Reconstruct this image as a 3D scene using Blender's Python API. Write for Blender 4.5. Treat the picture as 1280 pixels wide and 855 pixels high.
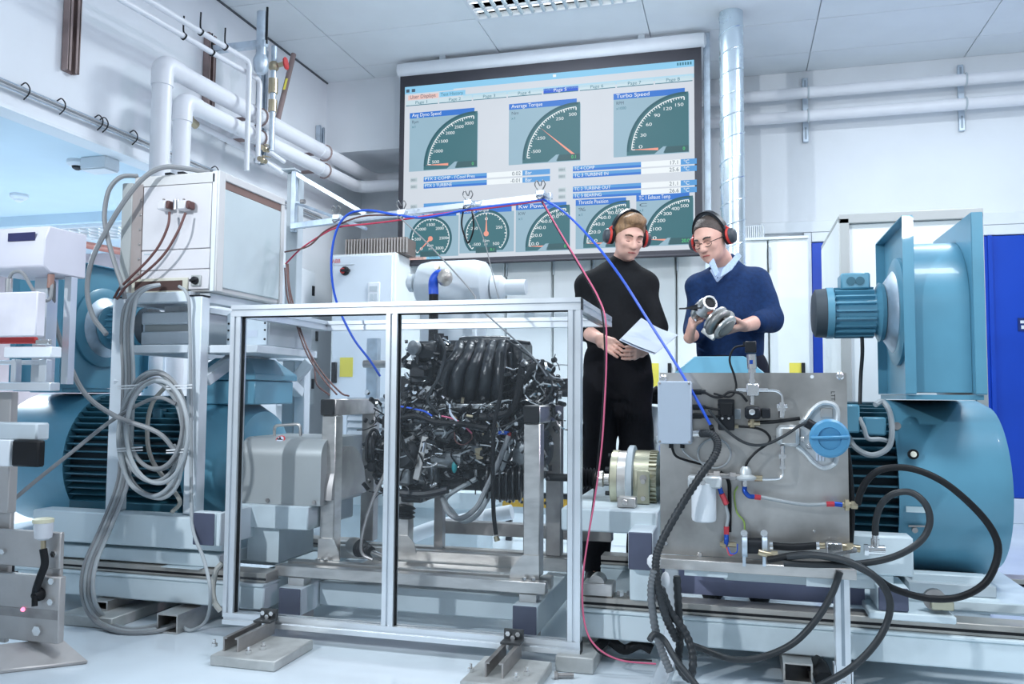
import bpy, math, random
import numpy as np
from mathutils import Vector, Matrix
R_ = random.Random(7)
for o in list(bpy.data.objects): bpy.data.objects.remove(o)
SC = bpy.context.scene
COL = SC.collection
# ------------------------------------------------------------------ camera
CAM_H, FPX = 0.95, 1040.9
def _axes(yaw, pit, rol):
    cy, sy, cp, sp = math.cos(yaw), math.sin(yaw), math.cos(pit), math.sin(pit)
    w = Vector((-sy*cp, cy*cp, sp)); r = Vector((cy, sy, 0)); u = r.cross(w)
    return r*math.cos(rol)+u*math.sin(rol), -r*math.sin(rol)+u*math.cos(rol), w
CR, CU, CW = _axes(.26367, .06305, .00736)
cam = bpy.data.cameras.new('camera'); cam.sensor_width = 36; cam.lens = FPX/1280*36
cam.clip_start = .05; cam.clip_end = 100
camo = bpy.data.objects.new('camera', cam); COL.objects.link(camo)
camo.matrix_world = Matrix(((CR.x, CU.x, -CW.x, 0), (CR.y, CU.y, -CW.y, 0), (CR.z, CU.z, -CW.z, CAM_H), (0, 0, 0, 1)))
SC.camera = camo
# ------------------------------------------------------------------ world and lights
wd = bpy.data.worlds.new('world'); SC.world = wd; wd.use_nodes = True
wd.node_tree.nodes['Background'].inputs[0].default_value = (.74, .87, 1.0, 1)
wd.node_tree.nodes['Background'].inputs[1].default_value = .40
def lamp(name, kind, loc, aim, energy, color=(1, 1, 1), size=.5, spot=None, sizey=None):
    L = bpy.data.lights.new(name, kind); L.energy = energy; L.color = color
    if kind == 'AREA':
        L.size = size
        if sizey: L.shape = 'RECTANGLE'; L.size_y = sizey
    elif kind == 'SPOT':
        L.shadow_soft_size = size; L.spot_size = math.radians(spot); L.spot_blend = .6
    else: L.shadow_soft_size = size
    o = bpy.data.objects.new(name, L); COL.objects.link(o); o.location = loc
    o.rotation_euler = (Vector(aim)-Vector(loc)).to_track_quat('-Z', 'Y').to_euler()
    return o
lamp('strobe_lamp', 'SPOT', (-2.9, -.6, 2.7), (.0, 4.2, 1.3), 360, (.88, .94, 1), .06, 68)
lamp('strobe_lamp', 'SPOT', (2.9, 3.0, 2.9), (-3.4, 4.6, 2.3), 110, (.96, .82, 1), .06, 90)
lamp('strobe_lamp', 'SPOT', (1.2, -.3, 2.2), (-.2, 5.7, 3.7), 130, (.90, .95, 1), .08, 62)  # strobe out of view, added and aimed up to brighten the ceiling
lamp('ceiling_lamp', 'AREA', (1.4, 2.2, 3.6), (1.4, 2.2, 0), 60, (.86, .94, 1), 1.1, sizey=.5)  # added overhead lamp outside the view, no fixture seen there
lamp('ceiling_lamp', 'AREA', (-1.2, 2.2, 3.6), (-1.2, 2.2, 0), 30, (.86, .94, 1), 1.1, sizey=.5)  # second overhead lamp added out of view, also without a fixture
lamp('ceiling_lamp', 'AREA', (1.6, 5.2, 3.62), (1.6, 5.2, 0), 42, (.86, .94, 1), 1.0, sizey=.45)  # unseen lamp added to brighten the back of the room
lamp('ceiling_lamp', 'AREA', (-1.2, 5.33, 3.6), (-1.2, 5.33, 0), 70, (.86, .94, 1), 1.0, sizey=.45)
lamp('ceiling_lamp', 'AREA', (-5.6, 4.6, 2.25), (-5.6, 4.6, 0), 110, (.80, .92, 1), 1.1, sizey=.5)
SC.view_settings.view_transform = 'Standard'; SC.view_settings.look = 'None'
SC.view_settings.gamma = 1; SC.view_settings.use_curve_mapping = False
SC.view_settings.exposure = 0.16
SC.cycles.max_bounces = 6; SC.cycles.transparent_max_bounces = 16
SC.cycles.caustics_reflective = False; SC.cycles.caustics_refractive = False
# ------------------------------------------------------------------ helpers
def _ray(x, y): return CR*((x-640)/FPX) - CU*((y-427.5)/FPX) + CW
def at(x, y, Y):
    d = _ray(x, y); p = d*(Y/d.y); p.z += CAM_H; return p
def atZ(x, y, Z):
    d = _ray(x, y); p = d*((Z-CAM_H)/d.z); p.z += CAM_H; return p
def atX(x, y, X):
    d = _ray(x, y); p = d*(X/d.x); p.z += CAM_H; return p
MATS = {}
def mat(name, rgb, rough=.5, metal=0., var=.10, scale=6., bump=0., bscale=40., emit=0., spec=.5, stretch=None, coat=0., dirt=None):
    if name in MATS: return MATS[name]
    m = bpy.data.materials.new(name); m.use_nodes = True; nt = m.node_tree; b = nt.nodes['Principled BSDF']
    b.inputs['Roughness'].default_value = rough; b.inputs['Metallic'].default_value = metal
    b.inputs['Specular IOR Level'].default_value = spec; b.inputs['Coat Weight'].default_value = coat
    tc = nt.nodes.new('ShaderNodeTexCoord'); src = tc.outputs['Object']
    if stretch:
        mp = nt.nodes.new('ShaderNodeMapping'); mp.inputs['Scale'].default_value = stretch
        nt.links.new(src, mp.inputs['Vector']); src = mp.outputs['Vector']
    n = nt.nodes.new('ShaderNodeTexNoise'); n.inputs['Scale'].default_value = scale; n.inputs['Detail'].default_value = 5
    nt.links.new(src, n.inputs['Vector'])
    cr = nt.nodes.new('ShaderNodeValToRGB')
    lo = dirt if dirt else tuple(max(0, c*(1-var)) for c in rgb); hi = tuple(min(1, c*(1+var)) for c in rgb)
    cr.color_ramp.elements[0].position = .3; cr.color_ramp.elements[1].position = .62 if not dirt else .5
    cr.color_ramp.elements[0].color = (*lo, 1); cr.color_ramp.elements[1].color = (*hi, 1)
    nt.links.new(n.outputs['Fac'], cr.inputs['Fac']); nt.links.new(cr.outputs['Color'], b.inputs['Base Color'])
    rr = nt.nodes.new('ShaderNodeMapRange'); rr.inputs['To Min'].default_value = rough*.85; rr.inputs['To Max'].default_value = min(1, rough*1.2)
    nt.links.new(n.outputs['Fac'], rr.inputs['Value']); nt.links.new(rr.outputs['Result'], b.inputs['Roughness'])
    if bump:
        n2 = nt.nodes.new('ShaderNodeTexNoise'); n2.inputs['Scale'].default_value = bscale; nt.links.new(src, n2.inputs['Vector'])
        bp = nt.nodes.new('ShaderNodeBump'); bp.inputs['Strength'].default_value = bump; bp.inputs['Distance'].default_value = .01
        nt.links.new(n2.outputs['Fac'], bp.inputs['Height']); nt.links.new(bp.outputs['Normal'], b.inputs['Normal'])
    if emit:
        b.inputs['Emission Strength'].default_value = emit; nt.links.new(cr.outputs['Color'], b.inputs['Emission Color'])
    MATS[name] = m; return m
def s2l(r, g, b): return tuple(((c/255+.055)/1.055)**2.4 if c > 10 else c/255/12.92 for c in (r, g, b))
def glassmat(name, tint, haze, gloss):
    m = bpy.data.materials.new(name); m.use_nodes = True; nt = m.node_tree
    for n in list(nt.nodes):
        if n.type != 'OUTPUT_MATERIAL': nt.nodes.remove(n)
    out = nt.nodes['Material Output']
    t = nt.nodes.new('ShaderNodeBsdfTransparent'); t.inputs[0].default_value = (*tint, 1)
    d = nt.nodes.new('ShaderNodeBsdfDiffuse'); d.inputs[0].default_value = (.75, .84, .92, 1)
    g = nt.nodes.new('ShaderNodeBsdfGlossy'); g.inputs['Roughness'].default_value = .03
    ns = nt.nodes.new('ShaderNodeTexNoise'); ns.inputs['Scale'].default_value = 3; ns.inputs['Detail'].default_value = 6
    mr = nt.nodes.new('ShaderNodeMapRange'); mr.inputs['To Min'].default_value = haze*.4; mr.inputs['To Max'].default_value = haze*1.6
    nt.links.new(ns.outputs['Fac'], mr.inputs['Value'])
    m1 = nt.nodes.new('ShaderNodeMixShader'); m2 = nt.nodes.new('ShaderNodeMixShader')
    fr = nt.nodes.new('ShaderNodeFresnel'); fr.inputs['IOR'].default_value = gloss
    nt.links.new(mr.outputs['Result'], m1.inputs[0]); nt.links.new(t.outputs[0], m1.inputs[1]); nt.links.new(d.outputs[0], m1.inputs[2])
    nt.links.new(fr.outputs[0], m2.inputs[0]); nt.links.new(m1.outputs[0], m2.inputs[1]); nt.links.new(g.outputs[0], m2.inputs[2])
    nt.links.new(m2.outputs[0], out.inputs['Surface']); MATS[name] = m; return m
WHITE = mat('white_paint', (.80, .84, .88), .45, var=.03)
WALL = mat('wall_plaster', (.84, .87, .91), .75, var=.025, scale=2, bump=.05, bscale=60)
TILE = mat('ceiling_tile_board', (.86, .90, .93), .8, var=.02, scale=3, bump=.08, bscale=120)
GRID = mat('grid_enamel', (.62, .67, .72), .5, var=.03)
FLOOR = mat('floor_epoxy', (.72, .80, .86), .14, var=.06, scale=1.6, bump=.015, bscale=8)
BED = mat('bed_paint', (.66, .75, .79), .38, var=.07, scale=5, dirt=(.58, .67, .71))
GREYP = mat('grey_paint', (.50, .56, .60), .45, var=.06)
BEIGE = mat('cabinet_grey', (.44, .46, .45), .45, var=.04)
BLUEP = mat('motor_blue', s2l(92, 150, 174), .36, var=.08, scale=4, coat=.2)
TEAL = mat('motor_teal', s2l(48, 98, 116), .4, var=.12)
DTEAL = mat('fin_gap_teal', s2l(22, 50, 62), .6, var=.2)
STEEL = mat('stainless_steel', (.60, .575, .55), .34, .9, var=.16, scale=9, stretch=(1, 1, 3), bump=.03, bscale=30)
PLATE = mat('brushed_plate', (.50, .485, .465), .33, .85, var=.48, scale=2.6, bump=.06, bscale=9)  # light and dark noise patches paint in uneven reflections on the steel
RAW = mat('raw_steel', (.36, .34, .33), .42, .85, var=.25, scale=8)
GALV = mat('galvanised_steel', (.58, .66, .74), .38, .75, var=.15, scale=14)
ALU = mat('aluminium_profile', (.80, .84, .88), .30, .72, var=.04)
ALUD = mat('profile_slot', (.34, .40, .46), .45, .6, var=.1)
CHROME = mat('bright_fitting', (.80, .80, .80), .2, .95, var=.06)
BRASS = mat('brass', (.50, .42, .29), .3, .9, var=.15)
GOLD = mat('yellow_passivated', (.50, .48, .36), .35, .8, var=.15, scale=10)
BLACK = mat('black_rubber', (.010, .011, .013), .5, var=.3, spec=.25)
BLACKP = mat('black_plastic', (.014, .016, .020), .38, var=.3, spec=.3)
ENG = mat('engine_black', (.008, .010, .013), .30, var=.6, scale=10, bump=.6, bscale=26, spec=.6)
ENGC = mat('cast_aluminium', (.22, .235, .245), .42, .65, var=.5, scale=14, bump=.15, bscale=60)
ENGD = mat('dark_cast_iron', (.028, .031, .035), .45, .4, var=.45, scale=12, bump=.12)
GREYC = mat('grey_cable_sheath', (.25, .26, .27), .45, var=.08)
LIGHTC = mat('pale_cable_sheath', (.37, .40, .42), .45, var=.06)
DGREYC = mat('dark_grey_hose', (.028, .032, .036), .42, var=.2, spec=.35)
PURPLE = mat('tube_end_cap', (.075, .085, .135), .45, var=.12)
REDP = mat('red_plastic', (.62, .05, .05), .4, var=.1)
REDW = mat('red_wire', (.55, .05, .10), .45, var=.1)
PINKW = mat('pink_wire', (.62, .12, .22), .45, var=.1)
BRNW = mat('brown_wire', (.13, .055, .05), .5, var=.2)
BLUEW = mat('blue_hose', (.02, .10, .62), .4, var=.1)
BLUEF = mat('blue_anodised', (.02, .09, .46), .3, .5, var=.1)
REDF = mat('red_anodised', (.60, .06, .08), .3, .4, var=.1)
GREEN = mat('green_yellow_wire', (.34, .50, .12), .5)
YELLOW = mat('yellow_label', (.78, .68, .10), .6, var=.04)
AMBER = mat('amber_rail', (.72, .42, .03), .5, var=.15)
BLUEWALL = mat('blue_laminate', (.002, .060, .50), .38, var=.06, scale=2)
BRICKR = mat('primer_brown', (.30, .22, .21), .55, var=.2)
GLASS = glassmat('cage_glass', (.975, .985, .992), .012, 1.18)
SKIN = mat('skin', s2l(226, 178, 160), .5, var=.06, scale=30)
PAPER = mat('white_paper', (.58, .64, .74), .7, var=.02)
class MB:
    def __init__(s): s.v = []; s.f = []
    def add(s, vs, fs):
        n = len(s.v); s.v += [tuple(v) for v in vs]; s.f += [tuple(i+n for i in f) for f in fs]; return s
    def box(s, x0, y0, z0, x1, y1, z1):
        return s.add([(x0,y0,z0),(x1,y0,z0),(x1,y1,z0),(x0,y1,z0),(x0,y0,z1),(x1,y0,z1),(x1,y1,z1),(x0,y1,z1)],
                     [(3,2,1,0),(4,5,6,7),(0,1,5,4),(1,2,6,5),(2,3,7,6),(3,0,4,7)])
    def bar(s, p0, p1, w, h, up=(0,0,1)):
        p0 = Vector(p0); p1 = Vector(p1); d = (p1-p0).normalized(); u = Vector(up)
        if abs(d.dot(u)) > .98: u = Vector((0,1,0))
        a = d.cross(u).normalized()*(w/2); b = a.cross(d).normalized()*(h/2)
        q = [-a-b, a-b, a+b, -a+b]
        return s.add([p0+t for t in q]+[p1+t for t in q], [(0,1,2,3),(7,6,5,4),(0,4,5,1),(1,5,6,2),(2,6,7,3),(3,7,4,0)])
    def lathe(s, p0, axis, prof, seg=24, cap=True):
        p0 = Vector(p0); d = Vector(axis).normalized(); u = Vector((0,0,1)) if abs(d.z) < .9 else Vector((1,0,0))
        a = d.cross(u).normalized(); b = d.cross(a); vs = []; fs = []
        for t, r in prof:
            for k in range(seg):
                g = 2*math.pi*k/seg; vs.append(p0+d*t+a*(r*math.cos(g))+b*(r*math.sin(g)))
        n = len(prof)
        for i in range(n-1):
            for k in range(seg):
                k2 = (k+1) % seg; fs.append((i*seg+k, i*seg+k2, (i+1)*seg+k2, (i+1)*seg+k))
        if cap: fs.append(tuple(range(seg-1, -1, -1))); fs.append(tuple((n-1)*seg+k for k in range(seg)))
        return s.add(vs, fs)
    def cyl(s, p0, p1, r, seg=16, r2=None):
        d = Vector(p1)-Vector(p0); return s.lathe(p0, d, [(0, r), (d.length, r if r2 is None else r2)], seg)
    def ball(s, c, r, seg=12, sc=(1,1,1)):
        vs = []; fs = []; n = seg//2
        for i in range(n+1):
            th = math.pi*i/n
            for k in range(seg):
                g = 2*math.pi*k/seg; vs.append((c[0]+r*sc[0]*math.sin(th)*math.cos(g), c[1]+r*sc[1]*math.sin(th)*math.sin(g), c[2]+r*sc[2]*math.cos(th)))
        for i in range(n):
            for k in range(seg):
                k2 = (k+1) % seg; fs.append((i*seg+k, (i+1)*seg+k, (i+1)*seg+k2, i*seg+k2))
        return s.add(vs, fs)
    def tube(s, pts, r, seg=10, smooth=6, closed=False, rfun=None):
        pts = spline(pts, smooth, closed) if smooth else [Vector(p) for p in pts]
        n = len(pts); vs = []; fs = []; prev = None
        for i, p in enumerate(pts):
            d = (pts[(i+1) % n]-pts[i-1]) if closed else (pts[min(i+1, n-1)]-pts[max(i-1, 0)])
            if d.length < 1e-9: d = Vector((0,0,1))
            d.normalize()
            if prev is None:
                u = Vector((0,0,1)) if abs(d.z) < .9 else Vector((1,0,0)); a = d.cross(u).normalized()
            else: a = (prev-d*prev.dot(d)); a = a.normalized() if a.length > 1e-6 else d.orthogonal().normalized()
            prev = a; b = d.cross(a); rr = r*(rfun(i/(n-1), i) if rfun else 1)
            for k in range(seg):
                g = 2*math.pi*k/seg; vs.append(p+a*(rr*math.cos(g))+b*(rr*math.sin(g)))
        for i in range(n if closed else n-1):
            j = (i+1) % n
            for k in range(seg):
                k2 = (k+1) % seg; fs.append((i*seg+k, i*seg+k2, j*seg+k2, j*seg+k))
        if not closed: fs.append(tuple(range(seg-1, -1, -1))); fs.append(tuple((n-1)*seg+k for k in range(seg)))
        return s.add(vs, fs)
    def prism(s, pts, vec):
        pts = [Vector(p) for p in pts]; v = Vector(vec); n = len(pts)
        return s.add(pts+[p+v for p in pts], [tuple(range(n)), tuple(range(2*n-1, n-1, -1))]+[(i, n+i, n+(i+1) % n, (i+1) % n) for i in range(n)])
    def hexn(s, c, axis, r, h): return s.lathe(c, axis, [(0, r), (h, r)], 6)
def spline(pts, n=6, closed=False):
    P = [Vector(p) for p in pts]; m = len(P); out = []
    if m < 3: return P
    for i in range(m if closed else m-1):
        if closed: a, b, c, d = P[i-1], P[i], P[(i+1) % m], P[(i+2) % m]
        else:
            b, c = P[i], P[i+1]; a = P[i-1] if i else b*2-c; d = P[i+2] if i+2 < m else c*2-b
        for k in range(n):
            t = k/n; out.append(.5*((2*b)+(c-a)*t+(2*a-5*b+4*c-d)*t*t+(3*b-a-3*c+d)*t**3))
    if not closed: out.append(P[-1])
    return out
ORG = {}
def obj(name, mb, material, parent=None, bev=0, seg=1, loc=None, ang=38, kind=None, local=False):
    org = Vector() if local else ORG.get(parent.name, Vector()) if parent else (Vector(loc) if loc is not None else Vector())
    me = bpy.data.meshes.new(name)
    me.from_pydata([tuple(Vector(v)-org) for v in mb.v], [], mb.f); me.update()
    me.materials.append(material)
    me.polygons.foreach_set('use_smooth', [True]*len(me.polygons)); me.set_sharp_from_angle(angle=math.radians(ang))
    o = bpy.data.objects.new(name, me); COL.objects.link(o)
    if parent: o.parent = parent
    else: o.location = org
    ORG[o.name] = ORG.get(parent.name, Vector()) if parent else org
    if bev:
        b = o.modifiers.new('bevel', 'BEVEL'); b.width = bev; b.segments = seg; b.limit_method = 'ANGLE'; b.angle_limit = math.radians(40)
    if kind: o['kind'] = kind
    return o
def tag(o, label, cat, group=None):
    o['label'] = label; o['category'] = cat
    if group: o['group'] = group
    return o
def thing(name, label, cat, loc, group=None):
    o = bpy.data.objects.new(name, None); COL.objects.link(o); o.location = loc; o.empty_display_size = .1
    ORG[o.name] = Vector(loc); return tag(o, label, cat, group)
def struct(name, mb, m, **k):
    o = obj(name, mb, m, **k); o['kind'] = 'structure'; return o
def inst(name, src, parent, loc, rot=(0,0,0), scale=(1,1,1)):
    """a further piece sharing mesh data; loc is in world space"""
    o = bpy.data.objects.new(name, src.data); COL.objects.link(o); o.parent = parent
    org = ORG.get(parent.name, Vector()) if parent else Vector()
    o.location = Vector(loc)-org; o.rotation_euler = rot; o.scale = scale
    for md in src.modifiers:
        if md.type == 'BEVEL':
            b = o.modifiers.new('bevel', 'BEVEL'); b.width = md.width; b.segments = md.segments; b.limit_method = 'ANGLE'; b.angle_limit = md.angle_limit
    return o
def copy_tree(o, dx, parent=None):
    c = o.copy(); COL.objects.link(c)
    if parent: c.parent = parent
    else: c.location = o.location+Vector(dx)
    ORG[c.name] = ORG[o.name]+Vector(dx)
    for ch in list(o.children): copy_tree(ch, dx, c)
    return c
def cable(name, label, pts, r, m, cat='cable', group=None, seg=8, rfun=None, smooth=6):
    P = [p if isinstance(p, Vector) else at(*p) for p in pts]
    o = obj(name, MB().tube(P, r, seg, smooth, rfun=rfun), m, loc=P[0]); return tag(o, label, cat, group)
TEXTS = []
def text(s, x, z, Y, size, m, parent, width=None, align='LEFT', name='lettering', rot=None):
    c = bpy.data.curves.new(name, 'FONT'); c.body = s; c.size = size; c.align_x = align; c.align_y = 'CENTER'
    o = bpy.data.objects.new(name, c); COL.objects.link(o)
    TEXTS.append((o, s, Vector((x, Y, z)), m, parent, width, rot)); return o
def finish_texts():
    bpy.context.view_layer.update(); dg = bpy.context.evaluated_depsgraph_get()
    for o, s, p, m, parent, width, rot in TEXTS:
        me = bpy.data.meshes.new_from_object(o.evaluated_get(dg)); nm = o.name.split('.')[0]; xs = [v.co.x for v in me.vertices]
        k = 1.
        if width and xs: k = width/max(1e-6, max(xs)-min(xs))
        rm = rot if rot is not None else Matrix.Rotation(math.pi/2, 3, 'X'); org = ORG[parent.name]
        for v in me.vertices: v.co = rm @ Vector((v.co.x*k, v.co.y, 0)) + p - org
        me.materials.clear(); me.materials.append(m)
        c = o.data; bpy.data.objects.remove(o); bpy.data.curves.remove(c)
        n = bpy.data.objects.new(nm, me); COL.objects.link(n); n.parent = parent; ORG[n.name] = org
# ------------------------------------------------------------------ the room
ZC, YW, XL = 3.685, 7.26, -3.47
struct('floor', MB().box(-8.2, -1.5, -.1, 4.6, 9.2, 0), FLOOR)
ceil = struct('ceiling', MB().box(XL-.15, -1.5, ZC+.02, 4.6, YW+.1, ZC+.12), GRID)
TX = [-3.47]+[-3.01+1.2*k for k in range(7)]; TY = [3.82+.607*k for k in range(6)]+[YW]
first = {}
for i in range(len(TX)-1):
    for j in range(len(TY)-1):
        if abs(TX[i]+1.81) < .02 and abs(TY[j]-5.034) < .05: continue
        w, d = TX[i+1]-TX[i], TY[j+1]-TY[j]; key = (round(w, 2), round(d, 2)); c = Vector(((TX[i]+TX[i+1])/2, (TY[j]+TY[j+1])/2, ZC))
        if key not in first:
            first[key] = obj('ceiling_tile', MB().box(-w/2+.003, -d/2+.003, 0, w/2-.003, d/2-.003, .018), TILE, ceil, bev=.002)
            first[key].location = c
        else: inst('ceiling_tile', first[key], ceil, c)
struct('wall_back', MB().box(XL-.15, YW, 0, 4.6, YW+.12, ZC+.02), WALL)
struct('wall_left', MB().box(XL-.15, -1.5, 2.35, XL, YW, ZC+.02).box(XL-.15, 4.5, 0, XL, YW, 2.35), WALL)
struct('wall_bulkhead', MB().box(XL, 6.52, 3.05, -1.2, YW, ZC), WALL)
struct('ceiling_side', MB().box(-8.2, -1.5, 2.35, XL-.15, 5.35, 2.45).box(-8.2, 5.35, 2.27, XL-.15, 6.6, 2.45), mat('side_ceiling', (.66, .80, .90), .8, var=.03, scale=2))
struct('wall_side', MB().box(-8.2, 6.6, 0, XL-.15, 6.7, 2.45), mat('side_wall', (.52, .44, .46), .7, var=.1, scale=2))
struct('wall_side_far', MB().box(-8.3, -1.5, 0, -8.2, 6.7, 2.45), mat('side_wall', (.52, .44, .46)))
# dark joint where wall meets ceiling
struct('trim_1', MB().box(XL, 2, ZC-.012, XL+.012, 6.52, ZC-.001), mat('dark_joint', (.10, .11, .12), .7))
struct('trim_2', MB().box(XL, 3.0, 2.335, XL+.02, 4.5, 2.352).box(XL-.15, 3.0, 2.335, XL, 3.005, 2.352), WHITE)
# blue laminate wall panel at the right with its frame
x0 = at(1016, 400, 7.2).x
door = struct('door_1', MB().box(x0, 7.20, .19, 4.3, 7.255, 2.215), BLUEWALL, bev=.004)
obj('door_frame', MB().box(x0-.06, 7.19, .0, x0-.003, 7.258, 2.30).box(x0, 7.19, 2.222, 4.3, 7.258, 2.30), WHITE, door, bev=.004)
obj('door_jamb', MB().box(1.9, 7.17, .19, 1.93, 7.198, 2.215), BLUEWALL, door)
struct('baseboard_back', MB().box(x0, 7.17, 0, 4.3, 7.258, .186), mat('skirting', (.72, .78, .88), .5, var=.03), bev=.004)
p = at(1279, 405.5, 7.19)
sg = thing('door_sign', 'small dark blue sign with white symbols on blue door', 'sign', (p.x, 7.19, p.z))
obj('sign_plate', MB().box(p.x-.035, 7.188, p.z-.05, p.x+.10, 7.1985, p.z+.05), mat('sign_navy', (.01, .03, .16), .4), sg)
obj('sign_symbol', MB().box(p.x-.02, 7.186, p.z+.008, p.x+.005, 7.1879, p.z+.03).box(p.x-.015, 7.186, p.z-.035, p.x+.03, 7.1879, p.z-.008).box(p.x+.02, 7.186, p.z+.008, p.x+.06, 7.1879, p.z+.03), WHITE, sg)
# trunking on the back wall above the blue door
tag(obj('cable_trunking', MB().box(at(950, 285, 7.2).x, 7.2, 2.305, 4.3, 7.257, 2.40), WHITE, loc=(2, 7.2, 2.305), bev=.004), 'white plastic cable trunking running above the blue door', 'trunking')
# ---------------- ceiling light
LOUV = mat('louvre_aluminium', (.62, .72, .76), .3, .6, var=.1)
TUBE = mat('fluorescent_tube', (.9, .97, 1), .4, emit=2.2, var=.01)
def louvre_light(name, label, X0, Y0, X1, Y1, Z, n):
    t = thing(name, label, 'light', ((X0+X1)/2, (Y0+Y1)/2, Z), 'ceiling louvre lights')
    obj('housing', MB().box(X0+.01, Y0+.01, Z+.03, X1-.01, Y1-.01, Z+.06), WHITE, t)
    obj('frame', MB().box(X0+.004, Y0+.004, Z-.01, X1-.004, Y0+.03, Z+.03).box(X0+.004, Y1-.03, Z-.01, X1-.004, Y1-.004, Z+.03).box(X0+.004, Y0+.03, Z-.01, X0+.03, Y1-.03, Z+.03).box(X1-.03, Y0+.03, Z-.01, X1-.004, Y1-.03, Z+.03), WHITE, t)
    ny = 4
    for j in range(ny):
        yy = Y0+.03+(Y1-Y0-.06)*(j+.5)/ny
        obj('tube', MB().cyl((X0+.04, yy, Z+.02), (X1-.04, yy, Z+.02), .012, 8), TUBE, t)
        if j: obj('louvre_blade', MB().box(X0+.03, Y0+.03+(Y1-Y0-.06)*j/ny-.008, Z-.012, X1-.03, Y0+.03+(Y1-Y0-.06)*j/ny+.008, Z+.004), WHITE, t)
    for i in range(1, n):
        xx = X0+.03+(X1-X0-.06)*i/n
        obj('louvre_blade', MB().prism([(xx-.014, Y0+.03, Z-.011), (xx+.002, Y0+.03, Z-.011), (xx+.010, Y0+.03, Z+.004), (xx+.004, Y0+.03, Z+.004)], (0, Y1-Y0-.06, 0)), LOUV, t)
    return t
louvre_light('louvre_light', 'square louvred fluorescent light in the white tiled ceiling', -1.81, 5.034, -.61, 5.641, ZC-.01, 14)
p = atZ(78, 286, 2.262)
louvre_light('louvre_light', 'louvred fluorescent light under low ceiling of side room', p.x-.1, p.y-.1, p.x+1.3, p.y+.40, 2.252, 14)
# detectors on the low ceiling
for nm, lb, px, py in (('smoke_detector', 'small round white smoke detector with dark lens on low ceiling', 97, 201), ('smoke_detector', 'flat round white detector alone nearer the left edge on low ceiling', 24, 243)):
    q = atZ(px, py, 2.35); t = thing(nm, lb, 'detector', (q.x, q.y, 2.35), 'ceiling detectors')
    obj('base', MB().lathe((q.x, q.y, 2.35), (0,0,-1), [(0, .06), (.02, .06), (.035, .045)], 20), WHITE, t)
    obj('lens', MB().lathe((q.x, q.y, 2.315), (0,0,-1), [(0, .032), (.012, .028), (.022, .012)], 16), BLACKP if px == 97 else WHITE, t)
q = atZ(125, 207, 2.31)
t = thing('junction_box', 'white square box on low ceiling beside smoke detector', 'box', (q.x, q.y, 2.29))
obj('body', MB().box(q.x-.09, q.y-.06, 2.28, q.x+.09, q.y+.06, 2.35), WHITE, t, bev=.004); obj('lid', MB().box(q.x-.085, q.y-.055, 2.272, q.x+.085, q.y+.055, 2.2795), WHITE, t, bev=.003)
# ---------------- pipes on the left wall
PIPE = mat('pipe_white', (.82, .83, .87), .35, var=.02)
def bent(pts, r, seg=16): return MB().tube(pts, r, seg, 0)
def round_path(P, rad, n=7):
    P = [Vector(p) for p in P]; out = [P[0]]
    for i in range(1, len(P)-1):
        a = (P[i-1]-P[i]).normalized(); b = (P[i+1]-P[i]).normalized(); k = min(rad, (P[i-1]-P[i]).length*.45, (P[i+1]-P[i]).length*.45)
        s, e = P[i]+a*k, P[i]+b*k
        for j in range(n+1):
            t = j/n; out.append(s*(1-t)**2+P[i]*2*t*(1-t)+e*t*t)
    return out+[P[-1]]
for lb, y0, zt, y1, zb in (('upper thick white pipe bending over on the left wall', 4.03, 2.85, 6.95, 0.), ('lower thick white pipe bending over on the left wall', 4.22, 2.70, 6.62, 0.)):
    xx = -3.20; rr = .056 if y0 < 4.1 else .052
    t = thing('wall_pipe', lb, 'pipe', (xx, y0, 0), 'thick white pipes on left wall')
    obj('pipe_run', MB().tube(round_path([(xx, y0, zb), (xx, y0, zt), (xx, y1, zt+.06), (-2.0, y1, zt+.06)], .10), rr, 18, 0), PIPE, t)
    obj('elbow', MB().tube(round_path([(xx, y0, zt-.13), (xx, y0, zt), (xx, y0+.14, zt+.003)], .10, 9), rr+.006, 18, 0), PIPE, t)
    for yy in (4.95, 5.9):
        zz = zt+.06*(yy-y0)/(y1-y0); obj('pipe_collar', MB().lathe((xx, yy, zz), (0,1,.02), [(0, rr+.004), (.03, rr+.004)], 18), PIPE, t)
        obj('pipe_clip', MB().tube([Vector((xx+math.cos(a)*(rr+.008), yy+.1, zz+math.sin(a)*(rr+.008))) for a in np.linspace(-2.2, 2.2, 14)], .006, 6, 0).box(XL, yy+.09, zz-.012, xx-rr, yy+.11, zz+.012), BRICKR, t)
# thin pipes above
def wp(x, y, X): return atX(x, y, X)
for lb, pts in (('thin white pipe nearest the ceiling on left wall', [(185, 0), (312, 77), (312, 215)]), ('thin white pipe below the topmost thin pipe on left wall', [(152, 0), (300, 86), (325, 100), (325, 205)])):
    XX = -3.08 if pts[0][0] == 185 else -3.12
    P = [wp(*a, XX) for a in pts[:-1]]; e = P[-1].copy(); e.z = wp(*pts[-1], XX).z; P.append(e)
    P[0] = P[0]+(P[0]-P[1])*.4
    t = thing('thin_pipe', lb, 'pipe', tuple(P[-1]), 'thin white pipes on left wall')
    obj('pipe_run', MB().tube(round_path(P, .05), .017, 12, 0), PIPE, t)
    for f in (.62, .80):
        c = P[0].lerp(P[1], f); obj('hanger', MB().tube([c+Vector((0, 0, .12)), c+Vector((0,0,.03)), c+Vector((.022,0,.0)), c+Vector((0,0,-.022)), c+Vector((-.022,0,0))], .005, 6), BLACKP, t)
P = [wp(240, 152, -3.3), wp(306, 186, -3.3), wp(350, 212, -3.3)]
t = thing('brass_ended_pipe', 'short white pipe with brass valve ends behind the thick pipes', 'pipe', tuple(P[0]))
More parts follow.
